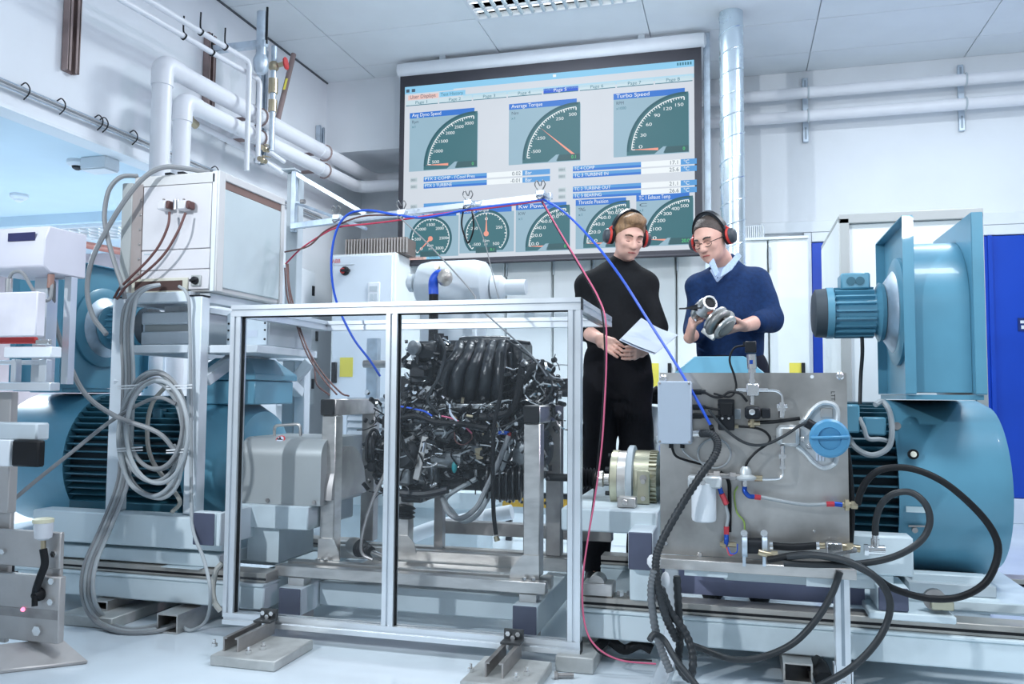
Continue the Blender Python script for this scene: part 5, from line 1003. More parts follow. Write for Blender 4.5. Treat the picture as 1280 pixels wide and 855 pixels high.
obj('cable_loop', MB().tube([p_(893+20*math.cos(g)*(1+.02*k), 567+18*math.sin(g)*(1+.02*k), .02+.004*k) for k in range(3) for g in np.arange(0, 6.28, .5)], .003, 6), LIGHTC, pan)
obj('small_connector', MB().tube([p_(948, 690, .12), p_(955, 692, .12), p_(966, 694, .12)], .010, 10).hexn(p_(964, 693, .12), (1,0,0), .013, .02), BRASS, pan)
obj('fixing_screw', MB().lathe(p_(832, 679), (0,-1,0), [(0, .009), (.005, .007)], 12).lathe(p_(875, 693), (0,-1,0), [(0, .009), (.005, .007)], 12).lathe(p_(1018, 664), (0,-1,0), [(0, .005), (.003, .004)], 10), CHROME, pan)
q = p_(1041, 495, .001); text('LTT', q.x, q.z, PY-.0012, .018, BLACK, pan, .03, 'CENTER', 'plate_marking', Matrix.Rotation(math.pi/2, 3, 'X') @ Matrix.Rotation(-math.pi/2, 3, 'Z'))
# panel wiring
for nm, pts, r, m in (('black_wire', [(880, 490, .04), (892, 496, .05), (902, 496, .05), (912, 490, .05), (925, 492, .06), (934, 502, .06)], .0042, BLACK), ('black_wire', [(880, 509, .04), (900, 512, .05), (898, 505, .05)], .0042, BLACK), ('black_wire', [(880, 520, .04), (890, 521, .05), (900, 520, .05)], .0042, BLACK),
    ('grey_wire', [(886, 512, .07), (905, 535, .07), (930, 553, .07), (955, 556, .07), (980, 545, .07), (1000, 532, .07), (1012, 529, .07)], .0048, DGREYC), ('black_wire', [(923, 533, .03), (945, 535, .05), (958, 541, .05), (962, 552, .05), (945, 565, .05), (934, 578, .05), (932, 587, .05)], .0042, BLACK),
    ('black_wire', [(948, 528, .05), (970, 527, .05), (1000, 523, .05)], .0062, BLACK), ('signal_wire', [(932, 432, .05), (918, 435, .05), (912, 450, .05), (918, 470, .05), (920, 485, .05), (912, 496, .05), (892, 492, .05)], .0036, BLACK), ('black_wire', [(840, 560, .04), (845, 570, .04), (860, 576, .03), (885, 582, .02)], .0042, BLACK), ('pale_wire', [(853, 560, .04), (856, 566, .04), (870, 576, .03), (890, 581, .02)], .003, LIGHTC),
    ('black_wire', [(900, 590, .03), (910, 600, .03), (912, 620, .03), (912, 665, .03)], .0062, BLACK), ('green_wire', [(922, 608, .02), (918, 618, .02), (921, 640, .02), (930, 652, .02), (931, 668, .02)], .003, GREEN), ('blue_thin_wire', [(910, 684, .06), (914, 692, .07), (921, 690, .07), (922, 680, .06)], .002, BLUEW), ('red_thin_wire', [(908, 684, .06), (912, 694, .07), (918, 692, .07)], .002, REDW)):
    obj(nm, MB().tube([p_(*q) for q in pts], r, 8), m, pan)
# ------------------------------------------------------------------ cables and hoses at right
RIB = lambda f, i: 1+.16*((i//2) % 2)
cable('ribbed_conduit', 'dark ribbed conduit curving from junction box down the panel front', [(876, 542, 2.90), (890, 543, 2.87), (897, 555, 2.85), (892, 572, 2.83), (872, 600, 2.80), (850, 635, 2.78), (828, 675, 2.74), (820, 700, 2.72), (822, 730, 2.71), (832, 770, 2.72), (846, 800, 2.75)], .0115, DGREYC, 'conduit', seg=12, rfun=RIB, smooth=24)
cable('ribbed_conduit', 'pale grey ribbed conduit hanging beside the left panel leg', [(818, 712, 2.71), (814, 740, 2.71), (818, 780, 2.72), (826, 810, 2.73), (838, 840, 2.72)], .0115, mat('conduit_grey', (.13, .14, .15), .45, var=.1), 'conduit', seg=12, rfun=RIB, smooth=24)
cable('ribbed_conduit', 'dark ribbed conduit looping down to the floor by left panel leg', [(846, 720, 2.80), (848, 760, 2.80), (850, 800, 2.78), (848, 830, 2.74), (862, 848, 2.70), (866, 820, 2.72), (856, 790, 2.74), (838, 765, 2.74), (826, 735, 2.73)], .0115, DGREYC, 'conduit', seg=12, rfun=RIB, smooth=16)
cable('black_hose', 'black hose in the big loop around the right end of bed', [(1072, 630, 2.90), (1076, 615, 2.88), (1086, 598, 2.86), (1105, 586, 2.84), (1140, 586, 2.82), (1180, 603, 2.80), (1220, 637, 2.80), (1243, 668, 2.80), (1247, 695, 2.80), (1232, 728, 2.80), (1200, 746, 2.80), (1160, 748, 2.79), (1115, 735, 2.78), (1085, 715, 2.77), (1050, 700, 2.77), (1005, 693, 2.79), (960, 700, 2.82)], .0108, BLACK, 'hose', seg=10)
cable('black_hose', 'black hose looping from the tee fitting back along the shelf', [(1094, 668, 2.90), (1095, 650, 2.88), (1102, 630, 2.86), (1118, 617, 2.84), (1140, 616, 2.82), (1158, 632, 2.80), (1162, 655, 2.80), (1150, 677, 2.80), (1120, 695, 2.79), (1080, 704, 2.78), (1030, 706, 2.78), (980, 704, 2.80)], .0105, DGREYC, 'hose', seg=10)
cable('black_hose', 'black hose falling past the right leg to the floor', [(985, 696, 2.80), (1020, 694, 2.76), (1060, 702, 2.72), (1095, 722, 2.70), (1112, 750, 2.70), (1108, 780, 2.70), (1090, 810, 2.68), (1060, 838, 2.64), (1020, 860, 2.60)], .0108, DGREYC, 'hose', seg=10)
cable('black_hose', 'black hose sagging behind the right leg across the white bed', [(1050, 715, 2.86), (1040, 742, 2.86), (1020, 775, 2.86), (990, 805, 2.86), (950, 822, 2.86), (915, 824, 2.86), (880, 812, 2.86), (860, 805, 2.84)], .0108, DGREYC, 'hose', seg=10)
cable('black_hose', 'grey-black hose arching over the floor at left panel leg', [(812, 800, 2.66), (818, 793, 2.68), (830, 800, 2.70), (845, 825, 2.66), (865, 850, 2.60), (880, 870, 2.55)], .0100, DGREYC, 'hose', seg=10)
cable('black_cable', 'pair of dark cables down the right edge of panel', [(1058, 560, 2.97), (1062, 590, 2.97), (1065, 640, 2.97), (1062, 690, 2.97)], .010, BLACK)
cable('grey_cable', 'grey cable looped over the fins of the right motor', [(1060, 545, 3.2), (1070, 560, 3.19), (1090, 569, 3.18), (1110, 560, 3.18), (1115, 540, 3.18), (1112, 515, 3.2), (1103, 502, 3.22), (1094, 506, 3.2)], .010, LIGHTC)
cable('grey_cable', 'short pale cable from small teal box on right motor', [(1074, 522, 3.18), (1080, 535, 3.17), (1085, 548, 3.17), (1100, 549, 3.18), (1112, 552, 3.2)], .008, LIGHTC)
c = at(1066, 523, 3.2); tag(obj('sensor_box', MB().box(c.x-.06, 3.17, c.z-.05, c.x+.02, 3.23, c.z+.05), BLUEP, loc=c, bev=.006), 'small teal terminal box on the fins of right motor', 'box')
c = at(1096, 532, 3.2); tag(obj('sensor_box', MB().box(c.x-.045, 3.19, c.z-.035, c.x+.03, 3.24, c.z+.03), BLUEP, loc=c, bev=.006), 'flat teal cover on top fins of right motor', 'box')
c = at(1120, 534, 3.22); tag(obj('cable_clamp', MB().lathe(c, (0,-1,.3), [(0, .014), (.02, .014)], 12).ball(c+Vector((-.015, -.01, 0)), .012, 8), RAW, loc=c), 'round clamp holding grey cable on the right motor shroud', 'clamp')
cable('motor_lead', 'thin grey lead hanging from the right blower motor', [(1077, 410, 3.42), (1078, 440, 3.43), (1076, 470, 3.45), (1075, 505, 3.45)], .007, DGREYC)
tag(obj('shelf_wrap', MB().ball(at(817, 702, 2.74), .022, 10, (1, .8, 1.1)).ball(at(832, 725, 2.76), .018, 10, (.8, .8, 1.5)), mat('white_tape', (.74, .76, .78), .6), loc=at(817, 702, 2.74)), 'white tape wrapped around the left end of panel shelf', 'tape')
# red/black wire pair falling from boom past the cage corner
cable('signal_wire', 'pink wire falling from the boom past the cage corner to floor', [(677, 250, 3.35), (700, 290, 3.2), (730, 340, 3.0), (748, 372, 2.9), (757, 400, 2.86), (758, 450, 2.85), (756, 500, 2.85), (752, 560, 2.85), (744, 620, 2.85), (734, 680, 2.85), (728, 730, 2.85), (731, 780, 2.85), (745, 808, 2.85), (775, 825, 2.86), (820, 830, 2.88)], .0032, PINKW, seg=6)
cable('signal_wire', 'black wire running beside the pink wire from the boom', [(676, 250, 3.37), (699, 290, 3.22), (729, 341, 3.02), (747, 374, 2.92), (754, 402, 2.88), (756, 450, 2.87), (754, 500, 2.87), (749, 560, 2.87), (740, 640, 2.87), (731, 700, 2.87), (728, 760, 2.87), (740, 805, 2.87), (765, 822, 2.88), (815, 826, 2.90)], .0035, BLACK, seg=6)
cable('blue_hose', 'bright blue hose sweeping from the boom tip down to the control panel', [(677, 248, 3.35), (705, 265, 3.25), (740, 300, 3.1), (775, 345, 3.0), (810, 400, 2.94), (845, 455, 2.90), (870, 498, 2.88), (888, 531, 2.88)], .0048, BLUEW, 'hose')
c = at(889, 533, 2.88); tag(obj('hose_tip', MB().cyl(c, c+Vector((.004, .04, -.02)), .008, 8), BLACK, loc=c), 'black push fitting at the end of blue hose', 'fitting')
cable('floor_rags', 'dark crumpled hose lying on the floor under right bed', [(745, 810, 3.0), (760, 800, 3.05), (780, 812, 3.05), (800, 805, 3.05), (815, 812, 3.05)], .018, BLACK, 'hose')
# ------------------------------------------------------------------ left white steel frame
FY = 3.05
def f_(px, py, Y=FY): return at(px, py, Y)
xA0, xA1 = f_(138, 450).x, f_(153, 450).x; xB0, xB1 = f_(234, 450).x, f_(250, 450).x
zt = 1.37
fr = thing('equipment_rack', 'white square tube frame carrying the control cabinet at left', 'frame', ((xA0+xB1)/2, 3.3, .437))
FRW = mat('frame_white', (.72, .78, .83), .38, var=.05)
for x0, x1 in ((xA0, xA1), (xB0, xB1)):
    obj('post', MB().box(x0, FY, .437, x1, FY+.06, zt-.012), FRW, fr, bev=.004); obj('post', MB().box(x0, 3.94, .0, x1, 4.0, zt+.0), FRW, fr, bev=.004); obj('post_cap', MB().box(x0, FY, zt-.0115, x1, FY+.06, zt-.006), BLACKP, fr)
z1 = f_(200, 372).z
for y in (FY+.005, 3.945): obj('top_rail', MB().box(xA1+.001, y, z1-.02, xB0-.001, y+.05, z1+.025), FRW, fr, bev=.003); obj('shelf_rail', MB().box(xA1+.001, y, f_(200, 441).z, xB0-.001, y+.05, f_(200, 431).z), FRW, fr, bev=.003)
for x0, x1 in ((xA0, xA1), (xB0, xB1)): obj('side_rail', MB().box(x0+.005, FY+.061, f_(240, 441).z, x1-.005, 3.939, f_(240, 431).z), FRW, fr, bev=.003); obj('top_side_rail', MB().box(x0+.005, FY+.061, z1-.02, x1-.005, 3.939, z1+.025), FRW, fr, bev=.003)
obj('brace', MB().bar((xB1-.02, FY+.06, f_(250, 475).z), (xB1-.02, FY+.30, f_(250, 441).z), .05, .05), FRW, fr, bev=.003); obj('brace', MB().bar((xB1-.03, 3.94, .95), (xB1-.03, 3.6, 1.12), .05, .05), FRW, fr, bev=.003); obj('brace', MB().bar((xA1-.02, 3.06, .98), (xA1-.10, 3.20, 1.10), .04, .04), FRW, fr)
# equipment on the shelf
a, b = f_(173, 425, 3.15), f_(236, 388, 3.15)
t = thing('shelf_enclosure', 'pale plastic enclosure with recessed front on the frame shelf', 'enclosure', (a.x, 3.15, a.z)); zs = f_(200, 431).z+.001
obj('body', MB().box(a.x, 3.17, zs, b.x+.03, 3.5, b.z), FRW, t, bev=.008); obj('upper_lip', MB().box(a.x+.01, 3.15, b.z-.06, b.x+.03, 3.1695, b.z-.004), FRW, t, bev=.006); obj('lower_lip', MB().box(a.x+.01, 3.15, zs+.005, b.x+.03, 3.1695, zs+.065), FRW, t, bev=.006); obj('recess', MB().box(a.x+.02, 3.165, zs+.066, b.x+.03, 3.1695, b.z-.061), BEIGE, t)
for k in (.2, .6): obj('top_block', MB().box(a.x+.05+k*.2, 3.2, b.z+.001, a.x+.14+k*.2, 3.3, z1-.021), WHITE, t, bev=.003)
a, b = f_(262, 428, 3.2), f_(335, 390, 3.2)
t = thing('shelf_instrument', 'flat grey instrument case with small holes beside right frame post', 'instrument', (a.x, 3.2, a.z)); zs2 = zs
obj('case', MB().box(xB1+.012, 3.22, zs2, xB1+.22, 3.6, b.z), GREYP, t, bev=.005); obj('front', MB().box(xB1+.015, 3.212, zs2+.005, xB1+.215, 3.2195, b.z-.005), mat('instrument_front', (.56, .64, .70), .4), t, bev=.002); q = xB1+.15
for dz in (.03, .07, .10): obj('screw', MB().lathe((xB1+.025, 3.2115, zs2+dz), (0,-1,0), [(0, .005), (.003, .004)], 10).lathe((xB1+.205, 3.2115, zs2+dz), (0,-1,0), [(0, .005), (.003, .004)], 10), BLACK, t)
obj('label', MB().box(q-.03, 3.2105, zs2+.04, q+.02, 3.2118, zs2+.07), PAPER, t); obj('shelf', MB().box(xB1+.008, 3.1, zs2-.035, xB1+.24, 3.62, zs2-.001), FRW, t, bev=.003)
xC0, xC1 = at(347, 450, 3.9).x, at(362, 450, 3.9).x
t = thing('steel_post', 'tall grey steel post behind control cabinet carrying the swing arm', 'post', (xC0, 3.95, 0))
obj('post', MB().box(xC0, 3.95, 0, xC1, 4.01, at(355, 213, 3.9).z), GREYP, t, bev=.004); obj('gusset', MB().bar((xC1-.02, 3.93, at(355, 485, 3.9).z), (xC1+.10, 3.93, at(355, 452, 3.9).z), .05, .04, (0,1,0)), GREYP, t, bev=.003)
obj('cap', MB().box(xC0-.004, 3.895, at(355, 213, 3.9).z+.001, xC1+.004, 3.965, at(355, 213, 3.9).z+.01), GREYP, t)
# swing arm and boom
sa = thing('swing_arm', 'grey steel swing arm with thin white boom reaching before the screen', 'arm', tuple(at(366, 290, 3.93)))
P0, P1 = at(367, 214, 3.93), at(367, 290, 3.93)
obj('pivot', MB().box(P1.x-.014, 3.915, P1.z, P1.x+.014, 3.945, P0.z), GALV, sa, bev=.003); obj('upper_stay', MB().bar(at(369, 217, 3.93), at(457, 268, 4.0), .025, .02), GALV, sa); obj('lower_arm', MB().bar(at(366, 283, 3.93), at(420, 276, 3.6), .03, .03), GALV, sa, bev=.002)
obj('rod', MB().cyl(at(371, 254, 3.93), at(458, 286, 3.8), .008, 8), GALV, sa); obj('boom', MB().bar(at(420, 276, 3.6), at(690, 245, 3.35), .026, .026), ALU, sa, bev=.002)
for k in (283, 252): obj('hinge_pin', MB().cyl(at(376, k, 3.9), at(381, k, 3.9), .012, 10), RAW, sa)
CLIP = mat('clip_wire', (.30, .30, .30), .3, .8)
for lb, px, py in (('left of the screen', 422, 272), ('at the screen edge', 503, 266), ('before the second dial', 586, 254), ('at the boom tip', 676, 242)):
    c = at(px, py, 3.45-(px-420)*.0005)
    t = thing('spring_clip', 'wire spring clip on the boom '+lb, 'clip', tuple(c), 'spring clips on the boom')
    obj('jaw', MB().box(c.x-.018, c.y-.02, c.z-.012, c.x+.018, c.y+.02, c.z+.012), GALV, t, bev=.003)
    for s in (-1, 1): obj('wire_handle', MB().tube([c+Vector((s*.008, -.01, .01)), c+Vector((s*.022, -.015, .035)), c+Vector((s*.012, -.02, .05)), c+Vector((s*.002, -.01, .03))], .0025, 6), CLIP, t)
    obj('tie', MB().tube([c+Vector((-.015, -.02, -.015)), c+Vector((.0, -.03, -.028)), c+Vector((.016, -.02, -.015))], .004, 6), CLIP, t)
def bm(px, py): return (px, py, 3.42-(px-420)*.0004)
cable('blue_hose', 'blue hose draped along the boom and dropping left of drive cabinet', [(475, 470, 3.6), (462, 450, 3.55), (440, 420, 3.5), (420, 375, 3.45), (414, 330, 3.42), (420, 290, 3.42), (435, 268, 3.42), (460, 263, 3.42), bm(492, 268), bm(530, 272), bm(586, 262), bm(640, 255), bm(677, 250)], .0055, BLUEW, 'hose')
cable('red_wire', 'thin red wire along the boom from the rear post', [(357, 330, 3.6), (375, 312, 3.58), (400, 295, 3.5), (423, 284, 3.44), (460, 280, 3.42), bm(500, 275), bm(560, 266), bm(620, 259), bm(676, 251)], .004, REDW)
cable('brown_wire', 'thin brown wire from the rear post up to the boom', [(356, 315, 3.6), (385, 308, 3.55), (405, 290, 3.48), (425, 280, 3.44), (455, 270, 3.44), (500, 269, 3.42)], .004, BRNW)
cable('grey_wire', 'grey wire running diagonally from boom to engine left', [(500, 272, 3.38), (540, 310, 3.3), (590, 365, 3.22), (600, 385, 3.2), (660, 440, 3.22), (684, 470, 3.28)], .0035, GREYC)
cable('thin_cable', 'thin dark cord loop hanging from the middle clip', [(580, 258, 3.36), (577, 280, 3.36), (582, 298, 3.36), (586, 303, 3.36), (592, 285, 3.36), (590, 262, 3.36)], .004, BLACK)
cable('thin_cable', 'hair thin cord dropping from the middle clip to the cage', [(588, 258, 3.36), (605, 300, 3.33), (615, 340, 3.3), (626, 385, 3.3)], .002, GREYC)
for k, (lb, pts) in enumerate((('front one', [(358, 330, 3.5), (362, 370, 3.45), (372, 410, 3.4), (385, 445, 3.35), (405, 475, 3.3), (421, 493, 3.25)]), ('middle one', [(360, 330, 3.52), (363, 365, 3.48), (380, 425, 3.43), (400, 462, 3.36), (425, 490, 3.3), (436, 495, 3.28)]), ('drooping one', [(356, 335, 3.54), (360, 375, 3.5), (378, 420, 3.45), (392, 455, 3.4), (396, 480, 3.36), (412, 494, 3.3)]))):
    cable('sensor_wire', 'thin dark wire from cabinet back down to engine stand, '+lb, pts, .004, BRNW, group='sensor wires to the engine stand')
# ------------------------------------------------------------------ control cabinet on the frame
KX0, KX1, KY0, KY1, KZ0, KZ1 = f_(163, 300, 3.08).x, f_(269, 300, 3.08).x, 3.08, 3.62, z1+.026, f_(269, 213, 3.08).z
kc = thing('control_cabinet', 'pale steel control cabinet with cable sockets on the left frame', 'cabinet', ((KX0+KX1)/2, 3.35, KZ0))
KM = mat('cabinet_shell', (.70, .69, .68), .4, var=.03); KF = mat('cabinet_front', (.74, .72, .74), .35, var=.03)
obj('shell', MB().box(KX0, KY0+.012, KZ0, KX1, KY1, KZ1), KM, kc, bev=.005)
fw = KX1-KX0; zl = KZ1-KZ0
for k, (a, b, c, d) in enumerate(((.14, .36, .94, .90), (.14, .19, .94, .353), (.14, .02, .94, .184))): obj('front_panel', MB().box(KX0+fw*a, KY0, KZ0+zl*b, KX0+fw*c, KY0+.0115, KZ0+zl*d), KF, kc, bev=.002)
obj('top_strip', MB().box(KX0+.02, KY0, KZ0+zl*.905, KX1-.012, KY0+.0115, KZ1-.012), KM, kc); obj('edge_post', MB().box(KX1-.022, KY0, KZ0, KX1, KY0+.0115, KZ1), WHITE, kc, bev=.002)
obj('rack_post', MB().box(KX0-.05, KY0-.005, KZ0+.0, KX0+.005, KY0+.0115, KZ1-.03), BEIGE, kc, bev=.004); obj('rack_post_inner', MB().box(KX0+.006, KY0-.002, KZ0, KX0+fw*.135, KY0+.0115, KZ1-.04), mat('rack_brown', (.42, .36, .34), .4, .4), kc)
for k in range(7): obj('rack_screw', MB().lathe((KX0+fw*.115, KY0-.0025, KZ0+.02+k*zl*.125), (0,-1,0), [(0, .007), (.004, .005)], 10), RAW, kc)
obj('side_panel', MB().box(KX1+.0005, KY0+.05, KZ0+.02, KX1+.008, KY1-.03, KZ1-.07), mat('cabinet_side', (.60, .68, .70), .4, var=.03), kc, bev=.003); obj('side_frame', MB().box(KX1+.0005, KY0+.0, KZ0, KX1+.012, KY0+.048, KZ1).box(KX1+.0005, KY0+.048, KZ1-.035, KX1+.012, KY1, KZ1).box(KX1+.0005, KY1-.028, KZ0, KX1+.012, KY1, KZ1-.036), KM, kc, bev=.003)
obj('side_groove', MB().box(KX1+.001, KY0+.05, KZ1-.068, KX1+.006, KY1-.03, KZ1-.037), mat('groove_brown', (.22, .13, .11), .6), kc)
for k in (.35, .5): obj('top_stud', MB().box(KX0+fw*k, KY0+.02, KZ1+.001, KX0+fw*k+.03, KY0+.05, KZ1+.012), BLACKP, kc)
# sockets
def kf(px, py, dy=0): return f_(px, py, KY0-dy)
for px in (211, 236): 
    q = kf(px, 259, .0); s = obj('socket', MB().box(q.x-.024, KY0-.05, q.z-.02, q.x+.018, KY0-.0005, q.z+.02), KF, kc, bev=.005); obj('plug', MB().box(q.x+.019 if px == 211 else q.x+.0185, KY0-.048, q.z-.016, q.x+.036, KY0-.004, q.z+.018), BRNW, s, bev=.004); obj('latch', MB().box(q.x-.01, KY0-.03, q.z+.0205, q.x-.004, KY0-.02, q.z+.032), RAW, s)
q = kf(226, 258); obj('socket_pipe', MB().cyl((q.x, KY0-.03, q.z+.02), (q.x, KY0-.03, q.z-.02), .014, 12), CHROME, kc)
a, b = kf(165, 370), kf(236, 347); g = obj('gland_plate', MB().box(a.x, KY0-.008, a.z+.003, b.x, KY0-.0005, b.z), mat('gland_cream', (.62, .60, .50), .45), kc, bev=.002); obj('gland_slot', MB().box(a.x+.02, KY0-.0095, a.z+.018, b.x-.025, KY0-.0081, b.z-.012), mat('slot_dark', (.07, .035, .03), .7), g)
q = kf(246, 351); s = obj('rotary_switch', MB().box(q.x-.024, KY0-.010, q.z-.024, q.x+.024, KY0-.0005, q.z+.024), BEIGE, kc, bev=.003); obj('switch_knob', MB().lathe((q.x, KY0-.0105, q.z), (0,-1,0), [(0, .017), (.012, .016), (.014, .010)], 18).bar((q.x-.014, KY0-.028, q.z-.003), (q.x+.014, KY0-.028, q.z+.003), .012, .01), BLACKP, s)
q = kf(185, 318); obj('scribble', MB().box(q.x-.02, KY0-.001, q.z-.003, q.x+.02, KY0-.0003, q.z+.003), GREYP, kc)
cable('red_power_lead', 'dark red lead from left socket down the cabinet front', [(212, 265, 3.03), (210, 282, 3.02), (200, 305, 3.02), (185, 325, 3.02), (165, 345, 3.02), (150, 360, 3.02), (143, 372, 3.02)], .0055, BRNW)
cable('red_power_lead', 'dark red lead from right socket down the cabinet front', [(232, 266, 3.03), (222, 290, 3.01), (205, 318, 3.01), (180, 342, 3.01), (158, 358, 3.01), (146, 374, 3.01)], .0055, BRNW)
cable('grey_cable', 'thick grey cable arching from cabinet top far out to the left', [(262, 216, 3.2), (235, 211, 3.12), (205, 209, 3.05), (180, 222, 3.02), (155, 252, 3.0), (132, 290, 3.0), (115, 325, 3.0), (109, 362, 3.0), (116, 395, 3.0), (133, 418, 3.0)], .011, GREYC)
cable('grey_cable', 'thick grey cable bowing out over cabinet left edge', [(172, 220, 3.1), (152, 221, 3.04), (137, 236, 3.02), (131, 262, 3.02), (132, 285, 3.02), (142, 325, 3.02), (152, 355, 3.02), (156, 374, 3.03)], .010, GREYC)
# bundle out of the gland plate and down the post
for k in range(4):
    dx = k*4.2; cable('bundle_cable', 'pale grey cable of the bundle strapped to left frame post, number %s from left' % ('one', 'two', 'three', 'four')[k], [(197+k, 356, 3.04), (180+dx*.4, 360, 3.0), (166+dx*.5, 370, 2.99), (155+dx, 388, 2.99), (152+dx, 420, 2.99), (154+dx, 470, 2.99), (152+dx, 540, 2.98), (148+dx, 600, 2.97), (128+dx, 655, 2.95), (106+dx*1.1, 705, 2.84), (103+dx*1.1, 745, 2.78), atZ(118+dx, 776-k*1.5, .035), atZ(150+dx*.6, 790-k*1.5, .010), atZ(190, 790-k*2.5, .010), atZ(224, 781-k*2.5, .02)], .0085, (GREYC, LIGHTC)[k % 2], group='grey cables strapped to the left post')
cable('grey_cable', 'single pale cable from gland plate curving behind the right post', [(224, 358, 3.04), (231, 363, 3.02), (236, 376, 3.02), (237, 400, 3.03), (238, 440, 3.03), (239, 520, 3.03), (239, 600, 3.02), (241, 660, 2.94), (255, 700, 2.90), (263, 740, 2.86), atZ(258, 775, .04), atZ(238, 788, .008), atZ(222, 778, .03)], .007, LIGHTC)
# coil
for k in range(6):
    rx, ry = (44, 41, 39, 42, 36, 40)[k], (78, 68, 60, 72, 56, 64)[k]; cx, cy = (194, 192, 197, 190, 195, 198)[k], (542, 534, 527, 548, 530, 540)[k]
    pts = [at(cx+rx*math.cos(g)*(1.0 if math.cos(g) < 0 else .92), cy+ry*math.sin(g), 2.93-.012*k+.01*math.sin(g*2+k)) for g in np.linspace(0, 2*math.pi, 22, endpoint=False)]
    o = obj('coil_turn', MB().tube(pts, .0085, 8, 4, True), (GREYC, LIGHTC)[k % 2], loc=pts[0]); tag(o, 'turn %s of the coiled grey cable hung on the left frame' % ('one, outermost', 'two', 'three', 'four', 'five', 'six, innermost')[k], 'cable', 'coiled grey cable turns')
cable('grey_cable', 'grey cable hanging in a long slack loop below the coil', [(150, 560, 2.9), (160, 600, 2.9), (180, 618, 2.9), (205, 622, 2.9), (222, 605, 2.9), (226, 575, 2.9), (217, 556, 2.9)], .0085, LIGHTC)
cable('grey_strap', 'flat grey-brown strap cable between coil and motor fins', [(210, 480, 2.98), (190, 505, 2.98), (184, 540, 2.98), (190, 575, 2.98), (215, 610, 2.98), (225, 628, 2.98), (215, 640, 2.98)], .009, mat('strap_grey', (.34, .34, .31), .6))
cable('grey_cable', 'grey cable crossing from lower left edge up to the coil', [(-10, 648, 2.6), (40, 605, 2.7), (90, 565, 2.8), (135, 529, 2.87), (175, 505, 2.88), (200, 497, 2.88), (220, 505, 2.89)], .008, GREYC)
cable('grey_cable', 'grey cable falling from instrument box across to the coil', [(66, 352, 2.55), (68, 400, 2.62), (84, 448, 2.7), (107, 493, 2.78), (146, 521, 2.84), (196, 540, 2.87), (219, 563, 2.89)], .010, GREYC)
TIE = mat('cable_tie', (.74, .76, .78), .4)
for k, (x0, x1, y) in enumerate(((147, 178, 483), (208, 240, 483), (146, 178, 561), (208, 236, 563))):
    a, b = at(x0, y, 2.88), at(x1, y-2, 2.88); tag(obj('cable_tie', MB().bar(a, b, .004, .006).bar(a-Vector((0,0,.01)), b-Vector((0,0,.012)), .004, .005), TIE, loc=a), 'white cable tie on the coil, ' + ('upper left', 'upper right', 'lower left', 'lower right')[k], 'cable tie', 'cable ties on the coil')
cable('bed_drain_hose', 'short corroded grey hose at the left bed end by the cage', [(278, 704, 2.93), (270, 714, 2.92), (266, 735, 2.91), (268, 752, 2.9), (276, 764, 2.9)], .011, mat('hose_tarnish', (.36, .36, .34), .5))
# ------------------------------------------------------------------ foreground test station at the left edge
SY2 = 2.45
def s_(px, py, Y=SY2): return at(px, py, Y)
def sbox(name, par, x0, y0, x1, y1, Y, dep, m, bev=.003):
    a, b = at(x0, y1, Y), at(x1, y0, Y); return obj(name, MB().box(a.x, Y, a.z, b.x, Y+dep, b.z), m, par, bev=bev)
st = thing('test_station', 'steel test station with bolted plates at the left foreground edge', 'test station', tuple(Vector((-2.55, 2.5, 0))))
sbox('column', st, -30, 490, 14, 650, 2.5, .035, mat('column_beige', (.52, .50, .49), .4, .4, var=.08, stretch=(1,1,.2)), .003)
sbox('upper_bar', st, -30, 478, 62, 488, 2.44, .05, ALU); sbox('upper_bar', st, -30, 450, 58, 456, 2.52, .03, ALU)
for x0, x1 in ((12, 20), (47, 58)): sbox('upright', st, x0, 449, x1, 478, 2.47, .03, ALU)
sbox('fixture_plate', st, 4, 433, 64, 447, 2.42, .05, WHITE); sbox('clamp_bar', st, -30, 421, 43, 430, 2.41, .02, REDP, .004); sbox('clamp_tip', st, 43.5, 424, 60, 431, 2.41, .02, CHROME)
sbox('table_edge', st, -30, 529, 46, 549, 2.38, .06, GREYP, .006); sbox('bumper', st, 13, 551, 48, 583, 2.36, .035, BLACK, .006); sbox('bumper_mount', st, -20, 550, 12.5, 582, 2.365, .035, WHITE)
sbox('table_beam', st, -30, 583.5, 12, 640, 2.46, .039, mat('column_beige', (.5,.5,.5)))
PLT = mat('station_plate', (.48, .46, .45), .42, .55, var=.12, scale=7)
sbox('upper_plate', st, -30, 666, 76, 704, 2.44, .02, PLT); sbox('spacer', st, 56, 705, 76, 722, 2.452, .015, PLT); sbox('lower_plate', st, -30, 722, 75, 795, 2.43, .03, PLT); sbox('plate_joint', st, -30, 764, 72, 766, 2.4285, .0013, RAW, 0)
sbox('back_column', st, -30, 600, 15, 800, 2.475, .02, PLT)
B0, B1 = atZ(-90, 853, 0), atZ(110, 830, 0); T0, T1 = atZ(-90, 815, .075), atZ(76, 796, .075)
def dn(v, z): return (v.x, v.y, z)
obj('foot', MB().add([dn(B0, 0), dn(B1, 0), dn(T1, 0), dn(T0, 0), dn(B0, .012), dn(B1, .012), dn(T1, .075), dn(T0, .075)], [(3,2,1,0), (0,1,5,4), (1,2,6,5), (2,3,7,6), (3,0,4,7), (4,5,6,7)]), PLT, st, bev=.003)
for px, py, r in ((66, 693, .012), (66, 726, .012), (65, 752, .012), (48, 788, .018), (2, 690, .010)): q = at(px, py, 2.43); obj('bolt', MB().hexn((q.x, 2.4395 if py < 704 else 2.4295, q.z), (0,-1,0), r, .010), CHROME, st)
q = at(28, 762, 2.425); obj('indicator_lamp', MB().lathe((q.x, 2.4285, q.z), (0,-1,0), [(0, .008), (.006, .006)], 12), mat('pink_lamp', (.9, .2, .35), .4, emit=2.0), st)
